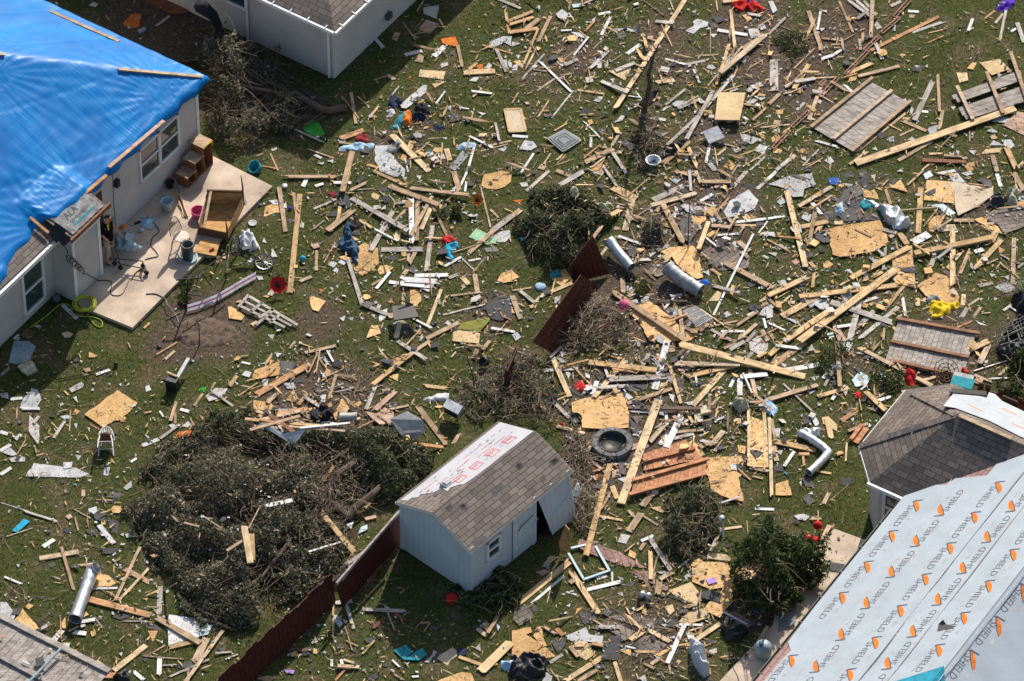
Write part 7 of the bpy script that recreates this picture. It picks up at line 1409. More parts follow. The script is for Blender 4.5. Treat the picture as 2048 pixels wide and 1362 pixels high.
mb = MB(); mb.lathe(c_, [(R2 - .005, hP - .03), (R2 - .03, .08), (.1, .03), (.01, .02)], 28); mb.tube([c_ + Vector((R2 * math.cos(q) * .99, R2 * math.sin(q) * .99, hP + .015)) for q in np.linspace(0, 2 * math.pi, 33)], .015, 6, False); mb.build('bowl', 'black', t, None, True)
# wire shelf
def wire_grid(label, quad, n, m, mt, z, name, cat, r=.006, wob=.0):
    a, b, c2, d_ = [P(x, y, z) for x, y in quad]; mb = MB()
    for i in range(n + 1): mb.tube(twigpath(a.lerp(d_, i / n), b.lerp(c2, i / n), 4, wob), r, 4)
    for i in range(m + 1): mb.tube(twigpath(a.lerp(b, i / m), d_.lerp(c2, i / m), 4, wob), r * 1.3, 4)
    tag(mb.build(name, mt), label, cat)
wire_grid('white wire shelf lying on boards right of the brown beam', [(1366, 622), (1394, 653), (1425, 636), (1392, 612)], 13, 3, 'white', .25, 'wire_shelf', 'shelf')
wire_grid('tangled dark wire cage at the frame edge beside the grey panel', [(1990, 660), (2000, 690), (2060, 665), (2050, 630)], 6, 5, 'black', .35, 'wire_cage', 'cage', .007, .12)
wire_grid('second dark wire rack standing behind the cage at the frame edge', [(1995, 565), (2010, 590), (2060, 580), (2050, 555)], 6, 4, 'black', .2, 'wire_rack', 'rack', .006, .12)
# raised plywood sheet on a box
t = thing('table', 'yellow plywood sheet resting on low trestle legs', 'table', P(1460, 225)); q = [P(x, y, .24) for x, y in ((1436.5, 184), (1491, 185), (1479.5, 240), (1429.5, 239))]; mb = MB(); mb.prism(q, .03); mb.build('top', 'ply', t)
for p in q: mb = MB(); p2 = p.lerp(sum(q, Vector()) / 4, .12); mb.bar(Vector((p2.x, p2.y, 0)), p2 - Z * .03, .06, .06, (0, 1, 0)); mb.build('leg', 'tanwood', t)
t = thing('box', 'white metal appliance lid lying tilted right of the raised plywood', 'box', P(1427, 270)); q = [P(x, y, z) for x, y, z in ((1405.5, 263, .2), (1435, 251, .3), (1449.5, 274, .2), (1418, 287, .1))]; mb = MB(); mb.prism(q, .05); mb.build('lid', 'white', t)
mb = MB(); p = q[2].lerp(q[1], .4); mb.tube([p, p + Vector((.06, 0, .02)), p + Vector((.06, .1, .05)), p + Vector((0, .12, .05))], .01, 5); mb.build('handle', 'metal', t)
t = thing('bin_cover', 'grey moulded plastic bin lid lying on the grass', 'lid', P(1128, 281)); q = [P(x, y, .08) for x, y in ((1094, 277), (1099, 273), (1129, 258), (1160, 276), (1163, 281), (1130, 302), (1124, 303))]; mb = MB(); mb.prism(q, .05); mb.build('rim', 'darkmetal', t)
cq = sum(q, Vector()) / len(q); mb = MB(); mb.prism([cq.lerp(p, .84) + Z * .02 for p in q], .03); mb.build('panel', 'grey', t); mb = MB()
for s_ in (.62, .4): ring_ = [cq.lerp(p, s_) + Z * .022 for p in q]; mb.tube(ring_ + ring_[:1], .012, 5, False)
mb.build('ridge', 'darkmetal', t)
t = thing('cabinet_door', 'pale cabinet door with a raised frame lying on the lawn', 'door', P(1030, 240)); q = [P(x, y, .06) for x, y in ((1008, 217), (1042, 216), (1053, 263), (1018, 265))]; mb = MB(); mb.prism(q, .025); mb.build('panel', 'cardtan', t); mb = MB()
cq = sum(q, Vector()) / 4
for a, b in zip(q, q[1:] + q[:1]): mb.bar(cq.lerp(a, .93), cq.lerp(b, .93), .07, .02)
mb.build('frame', 'ply', t)
# foil sheet
heap('foil_sheet', [(1722, 397), (1745, 402), (1765, 412), (1790, 420), (1812, 435), (1825, 452), (1812, 458), (1788, 463), (1768, 440), (1755, 420)], 'foil', 'long crinkled silver foil sheet beside the wide chipboard', 'foil', .3, 2.2)
heap('foil_sheet', [(1670, 415), (1685, 405), (1690, 430), (1672, 436)], 'lightblue', 'small pale blue foil piece left of the shingle heap', 'foil', .15, 4)
heap('cloth', [(1712, 405), (1735, 398), (1745, 415), (1730, 424), (1718, 418)], 'teal', 'teal cloth under the upper end of the foil sheet', 'cloth', .12)
# cloths
for px, m_, lab_, h_ in (
    ([(690, 452), (700, 448), (702, 470), (712, 485), (718, 505), (714, 522), (718, 535), (708, 528), (700, 508), (684, 503), (674, 497), (680, 480), (688, 468)], 'denim', 'navy blanket draped in a long twist over the chipboard', .3),
    ([(690, 440), (700, 432), (718, 440), (722, 455), (706, 462), (692, 455)], 'darkcloth', 'black cloth at the top of the navy blanket', .15),
    ([(883, 480), (895, 473), (912, 478), (915, 485), (900, 490), (886, 490)], 'red', 'red shirt on top of the blue cloth in the lawn', .15),
    ([(888, 490), (915, 486), (918, 497), (905, 505), (908, 520), (900, 530), (893, 515), (890, 503)], 'cyan', 'bright blue cloth below the red shirt', .18),
    ([(782, 258), (795, 235), (808, 222), (815, 225), (805, 250), (795, 262)], 'teal', 'teal jeans hanging from the clothes heap', .15),
    ([(800, 247), (814, 220), (824, 232), (822, 252), (808, 257)], 'orange', 'orange jacket in the middle of the clothes heap', .22),
    ([(818, 222), (850, 205), (862, 225), (845, 243), (825, 240)], 'darkcloth', 'black coat lying on the clothes heap', .28),
    ([(822, 235), (850, 228), (848, 242), (828, 244)], 'navy', 'navy shirt on the right of the clothes heap', .25),
    ([(780, 190), (800, 195), (805, 210), (790, 222), (776, 212)], 'navy', 'navy trousers on the left of the clothes heap', .2),
    ([(770, 222), (785, 218), (794, 228), (782, 234)], 'white', 'pale floral shirt left of the clothes heap', .12),
    ([(818, 275), (840, 268), (852, 275), (840, 285), (822, 284)], 'darkcloth', 'black shirt lying below the clothes heap', .12),
    ([(866, 252), (885, 250), (894, 258), (875, 262)], 'navy', 'navy cap cloth right of the clothes heap', .1),
    ([(712, 272), (735, 270), (742, 282), (725, 288), (710, 282)], 'crimson', 'dark red cloth above the white blue shirt', .12),
    ([(678, 295), (700, 290), (725, 286), (750, 287), (746, 298), (720, 303), (695, 302), (678, 303)], 'lightblue', 'light blue striped shirt stretched above the white drywall', .1),
    ([(773, 300), (785, 285), (800, 282), (802, 300), (790, 308), (775, 308)], 'grey', 'grey blue checked shirt beside the white drywall', .14),
    ([(910, 298), (925, 288), (950, 286), (950, 296), (930, 302)], 'lightblue', 'pale striped cloth over the grey metal sheet', .12),
    ([(860, 322), (872, 320), (874, 332), (864, 335)], 'red', 'small crumpled red cloth left of the grey metal sheet', .1),
    ([(655, 388), (668, 382), (672, 392), (662, 398)], 'crimson', 'dark red flower cloth by the black shingles', .1),
    ([(1460, 8), (1480, 2), (1505, 0), (1530, 18), (1520, 28), (1495, 20), (1475, 25)], 'red', 'red part of the cloth heap at the top frame edge', .18),
    ([(1490, 2), (1512, 0), (1518, 14), (1500, 16)], 'blue', 'blue part of the cloth heap at the top frame edge', .22),
    ([(1990, 20), (2005, 3), (2028, -4), (2030, 8), (2015, 22), (1998, 24)], 'purple', 'purple cloth at the upper corner of the frame', .15),
    ([(1272, 218), (1285, 200), (1315, 178), (1322, 185), (1305, 205), (1285, 222)], 'darkcloth', 'wet black cloth on boards below the broken bare tree', .25),
    ([(1305, 312), (1320, 300), (1350, 288), (1375, 283), (1365, 300), (1335, 318), (1310, 322)], 'darkcloth', 'dark purple cloth above the orange plank in the middle', .2),
    ([(1400, 562), (1418, 558), (1420, 570), (1402, 574)], 'blue', 'dark blue cloth at the end of the dark metal tube', .1),
    ([(1856, 610), (1870, 606), (1882, 605), (1900, 612), (1920, 603), (1919, 616), (1905, 622), (1888, 638), (1868, 640), (1858, 628)], 'yellow', 'bright yellow jacket beside the chipboard', .18),
    ([(1850, 602), (1862, 593), (1880, 597), (1880, 607), (1856, 611)], 'grey', 'camouflage cloth above the yellow jacket', .16),
    ([(1974, 415), (1985, 398), (2000, 391), (2012, 402), (2005, 415), (1985, 422)], 'black', 'shiny black rubbish bag right of the beige cardboard', .35),
    ([(1150, 768), (1162, 760), (1172, 772), (1176, 784), (1160, 786), (1150, 778)], 'red', 'red and white cloth below the broken yellow plank', .12),
    ([(1162, 776), (1175, 776), (1178, 788), (1166, 788)], 'white', 'white part of the red cloth below the broken plank', .14),
    ([(1118, 845), (1130, 846), (1132, 855), (1116, 854)], 'red', 'small red cloth beyond the shed ridge', .1),
    ([(1806, 752), (1818, 738), (1828, 748), (1835, 765), (1822, 775), (1812, 768)], 'red', 'red plush cloth beyond the shingled wing', .2),
    ([(1708, 788), (1715, 782), (1724, 788), (1722, 798), (1710, 798)], 'red', 'small red cloth left of the shingled wing', .15),
    ([(1922, 743), (1932, 738), (1940, 745), (1930, 752)], 'red', 'red cloth left of the red pickets', .15),
    ([(1610, 1070), (1625, 1068), (1642, 1076), (1638, 1084), (1615, 1084)], 'red', 'red tricycle body cloth at the patio top edge', .18),
    ([(1097, 800), (1112, 795), (1118, 808), (1105, 815)], 'navy', 'blue cloth left of the fire pit chipboard', .1),
    ([(1100, 548), (1120, 540), (1125, 555), (1105, 560)], 'teal', 'teal cloth in the shade left of the red fence', .15),
    ([(1500, 1300 - 82), (1518, 1212), (1524, 1225), (1508, 1232)], 'blue', 'blue toy cloth below the round green tree', .12),
    ([(845, 800), (870, 790), (898, 788), (895, 802), (860, 805)], 'white', 'white lavender cloth above the silver box', .12),
    ([(618, 825), (640, 815), (665, 820), (672, 835), (650, 845), (625, 845)], 'darkcloth', 'dark clothes heap beside the white pipe', .3),
    ([(1090, 990 + 140), (1100, 1128), (1102, 1140), (1092, 1142)], 'grey', 'grey rag on the grass below the window frame', .06),
    ([(1250, 880 - 305), (1262, 570), (1268, 582), (1255, 588)], 'white', 'white rag beside the shiny duct', .1),
    ([(395, 425 + 355), (405, 778), (415, 775), (408, 786)], 'green', 'small green cloth by the white drywall above the fallen tree', .08),
    ([(1660, 720 + 15), (1680, 730), (1684, 745), (1665, 748)], 'grey', 'grey rag beside the pale blue metal', .08),
    ([(1525, 805), (1545, 800), (1555, 818), (1545, 835), (1530, 825)], 'lightblue', 'pale blue red rag heap on the lawn above the long chipboard', .12),
    ([(1990, 700), (2030, 640), (2060, 640), (2060, 740), (2010, 720)], 'black', 'black plastic junk heap at the frame edge', .45),
    ([(2020, 600), (2060, 590), (2060, 640), (2035, 630)], 'darkcloth', 'dark tent sheet at the frame edge', .5),
    ([(1440, 1255), (1480, 1250), (1500, 1265), (1485, 1285), (1450, 1285)], 'black', 'black plastic sheet below the big chipboard', .3),
    ([(1018, 1322), (1060, 1310), (1098, 1322), (1090, 1355), (1040, 1365), (1015, 1350)], 'black', 'black bag under the pale chipboard at the bottom edge', .35),
    ([(1002, 1322), (1030, 1326), (1045, 1335), (1020, 1345), (1003, 1340)], 'lightblue', 'pale blue bag left of the black bag at the bottom', .25)):
    heap('cloth', px, m_, lab_, 'cloth', h_ * .75, group='clothes and rags in the debris', fold=3.6)
heap('plastic_bag', [(1376, 1298), (1388, 1288), (1402, 1292), (1412, 1310), (1416, 1330), (1422, 1352), (1408, 1358), (1394, 1345), (1384, 1325)], 'plastic_bag', 'big white plastic bag near the bottom edge', 'bag', .5, 2.6)
heap('plastic_bag', [(1134, 990), (1145, 980), (1160, 985), (1164, 1002), (1148, 1010), (1136, 1004)], 'plastic_bag', 'white plastic bag caught beside the open shed door', 'bag', .5, 3)
for px, lab_ in (([(1465, 805), (1480, 800), (1496, 808), (1498, 822), (1482, 828), (1468, 820)], 'yellowish insulation tuft on the lawn right of the crossed boards'), ([(1135, 405), (1152, 402), (1158, 418), (1142, 425)], 'pale insulation tuft on the centre bush'), ([(1190, 430), (1215, 432), (1222, 442), (1205, 448)], 'pale insulation tuft right of the centre bush'), ([(480, 225), (500, 210), (525, 215), (530, 240), (510, 255), (485, 250)], 'pale insulation tuft in the dry brush pile'), ([(2012, 390), (2030, 375), (2045, 385), (2030, 415), (2015, 410)], 'pale insulation tuft right of the black rubbish bag')):
    heap('insulation_tuft', px, 'insul', lab_, 'insulation', .3, 5, .03, 'insulation tufts')
# flowers and balls
def pinwheel(x, y, r, m_, label, z=.25):
    t = thing('flower_ornament', label, 'ornament', P(x, y)); c_ = P(x, y, z); mb = MB(); ax = Vector((.1, -.6, .8)).normalized(); a = ax.orthogonal().normalized(); b = ax.cross(a)
    for k_ in range(9):
        q = 2 * math.pi * k_ / 9; d = a * math.cos(q) + b * math.sin(q); s_ = ax.cross(d); mb.prism([c_ + d * .2 * r + s_ * .1 * r, c_ + d * .7 * r + s_ * .36 * r + ax * .04, c_ + d * r + ax * (.06 + .05 * (k_ % 2)), c_ + d * .7 * r - s_ * .36 * r + ax * .02, c_ + d * .2 * r - s_ * .1 * r], .006, ax)
    mb.build('petals', m_, t); mb = MB(); mb.lathe(c_, [(.01, .06), (r * .28, .05), (r * .3, .0), (.01, -.02)], 12, ax); mb.build('centre', 'black', t); mb = MB(); mb.tube([P(x, y, 0), c_], .01, 5); mb.build('stem', 'darkmetal', t)
pinwheel(556, 570, .26, 'red', 'bright red flower ornament with a black centre on the lawn'); pinwheel(955, 385 + 15, .17, 'orange', 'withered orange plant by the tall brown stick')
def ball(x, y, r, m_, label, z=0): c_ = P(x, y, z); mb = MB(); mb.lathe(c_, [(r * math.cos(q), r + r * math.sin(q)) for q in np.linspace(-1.5, 1.5, 11)], 18); tag(mb.build('ball', m_, None, None, True), label, 'ball')
ball(903, 1205, .15, 'red', 'red ball lying in the shade of the shed'); ball(1247, 618, .15, 'rose', 'pinkish red ball on the end of the brown beam', .3); ball(580, 419, .05, 'purple', 'tiny magenta ball between two tan boards'); ball(606, 521, .08, 'cyan', 'small cyan crumpled ball on the lawn')
ball(1635, 1057, .12, 'red', 'shiny red balloon at the top edge of the tan patio', .25)
# black tray table, speaker box and others
t = thing('tray_table', 'black tray table fallen with one leg up in the lawn', 'table', P(808, 625)); mb = MB(); mb.prism([P(x, y, .35) for x, y in ((784, 612), (826, 609), (838, 633), (788, 640))], .05); mb.build('top', 'black', t)
for a, b in (((818, 612), (806, 588)), ((826, 609), (800, 600)), ((838, 633), (824, 645))): mb = MB(); mb.tube([P(*a, .35), P(*b, .5 if a[1] < 615 else .05)], .02, 6); mb.build('leg', 'black', t)
mb = MB(); mb.prism([P(x, y, .02) for x, y in ((784, 648), (800, 636), (822, 650), (812, 670), (790, 662))], .02); mb.build('shelf', 'darkmetal', t)
t = thing('box', 'black box with a white leg standing on the grass', 'box', P(344, 765)); q = [P(335, 745, .35), P(355, 753, .35), P(357, 748, .35), P(338, 740, .35)]; mb = MB(); mb.obox(P(345, 768, .2), Vector((.14, -.05, 0)), Vector((.04, .1, 0)), Z * .19); mb.build('body', 'black', t)
mb = MB(); mb.bar(P(334, 744, .42), P(354, 753, .42), .06, .03); mb.build('lid', 'pinkwood', t); mb = MB(); mb.bar(P(355, 755, .3), P(377, 717, .35), .09, .06); mb.build('leg', 'white', t)
t = thing('microwave', 'silver box with a black front lying beyond the shed', 'box', P(905, 820)); ex = Vector((.80, -.5, -.1)).normalized(); ey = Vector((.4, .75, .2)).normalized(); ez = ex.cross(ey); mb = MB(); mb.obox(P(906, 818, .35), ex * .24, ey * .14, ez * .14); mb.build('body', 'metal', t); mb = MB(); mb.obox(P(906, 818, .35) - ey * .145 + ez * .0, ex * .2, ey * .004, ez * .11); mb.build('door', 'black', t)
t = thing('pot', 'black cooking pot lying on its side left of the red picket stump', 'pot', P(972, 722)); mb = MB(); mb.lathe(P(972, 724, .12), [(.01, 0), (.12, 0), (.13, .16), (.11, .16), (.1, .02), (.01, .02)], 16, (-.6, -.5, .6)); mb.build('body', 'black', t, None, True); mb = MB(); mb.tube([P(978, 718, .15), P(985, 712, .15)], .015, 6); mb.build('handle', 'black', t)
mb = MB(); mb.lathe(P(1151, 838, .04), [(.01, 0), (.14, 0), (.17, .07), (.15, .07), (.12, .02), (.01, .02)], 18, (.1, -.2, 1)); tag(mb.build('pan', 'black', None, None, True), 'black round pan left of the fire pit', 'pan')
mb = MB(); mb.lathe(P(1306, 330, .02), [(.01, 0), (.12, .02), (.2, .14), (.21, .2), (.195, .2), (.11, .04), (.01, .03)], 22); tag(mb.build('bowl', 'metal', None, None, True), 'round silvery bowl below the dark purple cloth', 'bowl')
mb = MB(); mb.lathe(P(1081, 573, .03), [(.01, .05), (.12, .04), (.16, .0), (.14, 0), (.01, .03)], 20); tag(mb.build('lid', 'lightblue', None, None, True), 'round pale blue lid on the lawn left of the red fence', 'lid')
mb = MB(); mb.tube([P(1040, 476, .06), P(1048, 482, .08), P(1056, 472, .06)], [.03, .05, .03], 8); tag(mb.build('float', 'cyan', None, None, True), 'curved cyan plastic piece beside the centre bush', 'plastic')
t = thing('mesh_chair', 'round dark mesh chair lying behind the shingled wing', 'chair', P(1893, 742)); c_ = P(1893, 740, .25); ax = Vector((.1, -.4, .9)).normalized(); a = ax.orthogonal().normalized(); b = ax.cross(a); mb = MB()
for r in (.32, .22, .12): mb.tube([c_ + (a * math.cos(q) + b * math.sin(q)) * r - ax * (.32 - r) * .5 for q in np.linspace(0, 2 * math.pi, 25)], .012, 5, False)
for q in np.linspace(0, 2 * math.pi, 13): d = a * math.cos(q) + b * math.sin(q); mb.tube([c_ + d * .32, c_ + d * .12 - ax * .1, c_ - ax * .14], .007, 4)
mb.build('mesh_seat', 'brown', t); mb = MB()
for q in (0.5, 2.6, 4.7): d = a * math.cos(q) + b * math.sin(q); mb.tube([c_ + d * .2, Vector((c_.x + d.x * .3, c_.y + d.y * .3, 0))], .014, 5)
mb.build('legs', 'darkmetal', t)
t = thing('bin', 'dark teal plastic bin beside the red pickets', 'bin', P(1925, 765)); mb = MB(); mb.obox(P(1925, 765, .18), Vector((.26, -.08, 0)), Vector((.05, .16, 0)), Z * .18); mb.build('body', 'darkmetal', t); mb = MB(); mb.obox(P(1925, 765, .375), Vector((.28, -.09, 0)), Vector((.055, .18, 0)), Z * .015); mb.build('lid', 'teal', t)
# white window frame
t = thing('window_frame', 'empty white window frame lying on the grass near the shed door', 'window frame', P(1180, 1130))
for a, b in (((1142, 1097), (1172, 1090)), ((1137, 1107), (1168, 1160)), ((1166, 1160), (1220, 1141)), ((1191, 1093), (1219, 1142))): mb = MB(); mb.bar(P(*a, .06), P(*b, .06), .06, .05); mb.build('bar', 'bluemetal', t)
# canisters
for i, (x, y, l_) in enumerate(((1283, 1195, 'left of two shiny metal canisters on the grass'), (1295, 1198, 'right of two shiny metal canisters on the grass'))): mb = MB(); mb.lathe(P(x, y, 0), [(.01, 0), (.085, .0), (.085, .22), (.05, .26), (.01, .26)], 14, (.1, -.3, 1)); tag(mb.build('canister', 'metal', None, None, True), l_, 'canister', 'metal canisters')
t = thing('gas_cylinder', 'pale blue cylinder standing by the eave at the lower patio', 'cylinder', P(1530, 1300)); mb = MB(); mb.lathe(P(1528, 1308, .1), [(.01, 0), (.19, .02), (.21, .12), (.21, .4), (.15, .5), (.01, .52)], 20, (-.1, -.25, 1)); mb.build('body', 'bluemetal', t, None, True); mb = MB(); mb.tube([P(1528, 1308, .1) + Vector((-.1, -.15, .5)), P(1528, 1308, .1) + Vector((-.12, -.17, .62))], .04, 8); mb.build('valve', 'darkmetal', t)
mb = MB(); mb.prism([P(x, y, z) for x, y, z in ((1117, 1085, .5), (1130, 1050, 1.1), (1139, 1060, 1.15), (1140, 1090, .6), (1131, 1110, .1), (1122, 1108, .1))], .02); tag(mb.build('curved_board', 'orangewood'), 'rounded brown board leaning beside the ajar shed door', 'board')
t = thing('plastic_disc', 'round dark plastic disc on the grass below the reddish soil', 'disc', P(318, 694)); mb = MB(); mb.lathe(P(318, 694, .01), [(.01, .03), (.06, .02), (.07, 0), (.01, 0)], 14); mb.build('body', 'black', t, None, True)
t = thing('garden_light', 'black garden lamp fallen on a thin rod on the left lawn', 'lamp', P(225, 730)); mb = MB(); mb.lathe(P(228, 730, .06), [(.01, 0), (.06, .02), (.05, .1), (.01, .12)], 10, (.8, .4, .2)); mb.build('head', 'black', t, None, True); mb = MB(); mb.tube([P(222, 732, .05), P(180, 745, .04), P(110, 760, .03)], .012, 5); mb.build('rod', 'black', t)
mb = MB(); mb.tube([P(x, y, .03) for x, y in ((735, 785), (765, 770), (740, 778), (700, 785), (665, 784))], .012, 5); tag(mb.build('branch', 'twig'), 'thin curved bare branch on the lawn above the debris line', 'branch')
mb = MB(); mb.tube([P(x, y, z) for x, y, z in ((951, 785, .1), (945, 750, .6), (935, 715, 1.1), (925, 680, 1.5))], [.03, .025, .018, .008], 6); 
for i in range(10): q = P(940 + random.uniform(-8, 8), 720 + random.uniform(-30, 30), random.uniform(.5, 1.4)); mb.tube(twigpath(q, q + Vector((random.gauss(0, .3), random.gauss(0, .3), random.uniform(0, .4))), 3, .2), [.008, .006, .004, .002], 4, False)
tag(mb.build('bare_sapling', 'bark'), 'thin bare sapling standing left of the tangled brush', 'sapling')
heap('soil_mound', [(360, 640), (400, 630), (450, 645), (480, 665), (470, 690), (420, 695), (370, 690), (340, 665)], 'soil', 'reddish brown soil mound below the patio', 'soil', .07, 9, .05)
mb = MB()
for x, y in ((1378, 405), (1372, 440)): mb.tube([P(1376, 500, .0), P(1377, 445, .7), P(1380, 405, 1.3)], .014, 5)
tag(mb.build('antenna', 'black'), 'thin black antenna rod standing in the shingle debris', 'rod')
t = thing('metal_pole', 'white pale pole leaning near the round green tree', 'pole', P(1447, 1090)); mb = MB(); mb.tube([P(1447, 1090, .1), P(1446, 1050, .5), P(1444, 1035, .6)], .02, 6); mb.build('shaft', 'white', t); mb = MB(); mb.lathe(P(1443, 1040, .55), [(.01, 0), (.08, .02), (.09, .10), (.01, .12)], 12); mb.build('head', 'metal', t, None, True)

# ================================================================== the man on the patio
def skinmesh(name, verts, edges, m_, parent, sub=1, root=0, origin=None):
    me = bpy.data.meshes.new('sk'); me.from_pydata([v_[:3] for v_ in verts], edges, []); o = bpy.data.objects.new('sk', me); COL.objects.link(o)
    o.modifiers.new('s', 'SKIN'); sv2 = me.skin_vertices[0].data
    for i_, v_ in enumerate(verts): sv2[i_].radius = (v_[3], v_[4] if len(v_) > 4 else v_[3]); sv2[i_].use_root = i_ == root
    sb_ = o.modifiers.new('u', 'SUBSURF'); sb_.levels = sub; sb_.render_levels = sub
    bpy.context.view_layer.update(); m2 = bpy.data.meshes.new_from_object(o.evaluated_get(bpy.context.evaluated_depsgraph_get())); bpy.data.objects.remove(o)
    m2.name = name; m2.materials.clear(); m2.materials.append(MATS[m_]); m2.polygons.foreach_set('use_smooth', [True] * len(m2.polygons))
    r = bpy.data.objects.new(name, m2); COL.objects.link(r); r.parent = parent; return r
pf = Vector((.93, -.36, 0)).normalized(); ps = Vector((-pf.y, pf.x, 0)) * -1                # forwards; towards the camera side
pt = thing('person', 'man in black polo shirt, dark cap and pale trousers standing in the shaded bay', 'person', P(218, 523, zp))
def B(f, s, z, r, r2=None): p = pf * f + ps * s + Z * z; return (p.x, p.y, p.z, r, r2 or r)
vb = [B(0, 0, .95, .13, .11), B(.0, 0, 1.12, .13, .10), B(.01, 0, 1.32, .15, .11), B(.02, 0, 1.46, .075), B(.04, 0, 1.53, .055), B(.07, 0, 1.61, .085, .075), B(.065, 0, 1.70, .085, .075), B(.16, 0, 1.62, .018)]
eb = [(0, 1), (1, 2), (2, 3), (3, 4), (4, 5), (5, 6), (5, 7)]
def addc(chain, start):
    k0 = start
    for q in chain: vb.append(q); eb.append((k0, len(vb) - 1)); k0 = len(vb) - 1
    return k0
for s in (1, -1):
    fo = .0 if s > 0 else .10
    k0 = addc([B(.01, s * .17, 1.42, .062), B(-.03 + fo, s * .235, 1.16, .045), B(.13 + fo, s * .21, .98, .032), B(.20 + fo, s * .20, .93, .034, .02)], 2)
    for fi in range(4):
        o_ = (fi - 1.5) * .021; L_ = (.07, .08, .078, .06)[fi]
        addc([B(.235 + fo, s * .20 + o_, .915, .0095), B(.235 + fo + L_ * .5, s * .20 + o_, .893, .009), B(.235 + fo + L_ * .7, s * .20 + o_ * 1.1, .86, .0075)], k0)
    addc([B(.20 + fo, s * .20 - s * .035, .935, .011), B(.245 + fo, s * .20 - s * .05, .92, .009)], k0)
    addc([B(.01, s * .09, .88, .092), B(.05 if s > 0 else .0, s * .10, .50, .062), B(-.02 if s > 0 else -.08, s * .11, .09, .042), B(.13 if s > 0 else .07, s * .12, .045, .035)], 0)
skinmesh('body', vb, eb, 'flesh', pt, 2)
vs_ = [B(0, 0, .76, .185, .16), B(0, 0, .90, .18, .15), B(0, 0, 1.10, .178, .145), B(.01, 0, 1.32, .19, .145), B(.02, 0, 1.47, .10)]; es_ = [(0, 1), (1, 2), (2, 3), (3, 4)]
for s in (1, -1):
    fo = .0 if s > 0 else .04; n0 = len(vs_); vs_ += [B(.01, s * .18, 1.41, .092), B(-.018 + fo, s * .228, 1.20, .074)]; es_ += [(3, n0), (n0, n0 + 1)]
skinmesh('polo_shirt', vs_, es_, 'shirtblack', pt, 2)
vs_ = [B(0, 0, .96, .142, .12)]; es_ = []
for s in (1, -1): n0 = len(vs_); vs_ += [B(.01, s * .095, .85, .108), B(.05 if s > 0 else .0, s * .10, .50, .08), B(-.015 if s > 0 else -.075, s * .11, .12, .068)]; es_ += [(0, n0), (n0, n0 + 1), (n0 + 1, n0 + 2)]
skinmesh('trousers', vs_, es_, 'khaki', pt, 2)
for s in (1, -1): fo = 0 if s > 0 else -.06; skinmesh('boot', [B(-.02 + fo, s * .11, .10, .052), B(-.03 + fo, s * .11, .045, .05, .045), B(.13 + fo, s * .12, .04, .045, .036)], [(0, 1), (1, 2)], 'brown', pt, 1)
skinmesh('glove', [B(.14, .21, .97, .038), B(.2, .2, .93, .042, .03), B(.26, .2, .905, .04, .022)], [(0, 1), (1, 2)], 'black', pt, 1)
skinmesh('cap', [B(.05, 0, 1.69, .1, .092), B(.055, 0, 1.745, .085, .08), B(.06, 0, 1.775, .03)], [(0, 1), (1, 2)], 'darkcloth', pt, 2)
mb = MB(); ctr = pf * .15 + Z * 1.70; mb.prism([ctr + pf * (.10 * math.cos(q)) + ps * (.075 * math.sin(q)) - Z * .03 * math.cos(q) for q in np.linspace(-1.57, 1.57, 9)], .012); mb.v = [p + Vector(pt['_o']) for p in mb.v]; mb.build('cap_peak', 'darkcloth', pt)
skinmesh('hair', [B(-.02, 0, 1.60, .045, .07), B(.0, 0, 1.66, .06, .075)], [(0, 1)], 'black', pt, 1)
skinmesh('collar_stripe', [B(.09, .075, 1.50, .03), B(.10, .125, 1.42, .034), B(.11, .13, 1.30, .028)], [(0, 1), (1, 2)], 'yellow', pt, 1)
for s in (1, -1):
    mb = MB(); mb.lathe(Vector(pt['_o']) + pf * .148 + ps * (s * .032) + Z * 1.64, [(.001, -.008), (.01, 0), (.001, .008)], 8, pf); mb.build('eye', 'black', pt); skinmesh('ear', [B(.055, s * .082, 1.66, .012), B(.05, s * .085, 1.61, .014)], [(0, 1)], 'flesh', pt, 1)
mb = MB(); mb.bar(Vector(pt['_o']) + pf * .15 - ps * .025 + Z * 1.567, Vector(pt['_o']) + pf * .15 + ps * .025 + Z * 1.567, .008, .008); mb.build('mouth', 'crimson', pt)
heap('tool_pad', [(238, 483), (248, 479), (254, 484), (250, 491), (241, 491)], 'orange', 'round orange pad on top of the blue bag in front of the man', 'pad', .12, base=zp + .45)
# wall details of the tarped house
mb = MB(); mb.obox(H(wallpt(231, 372)[0], .06, 1.9), u * .07, v * .06, Z * .12); tag(mb.build('wall_lamp', 'black', house))
mb = MB(); a_ = wallpt(228, 400)[0]; mb.tube([H(a_, .015, 2.35), H(a_ + .03, .015, 1.2), H(a_ + .02, .015, .3)], .008, 5); mb.build('wall_cable', 'darkmetal', house)
# dark shingle pile above the wide chipboard
for px in ([(1672, 405), (1700, 372), (1716, 380), (1708, 410), (1690, 425)], [(1690, 400), (1718, 385), (1735, 415), (1706, 430)], [(1676, 430), (1700, 415), (1730, 424), (1720, 440), (1688, 442)], [(1700, 380), (1716, 366), (1728, 385), (1712, 396)]): lay_sheet(px, 'S')

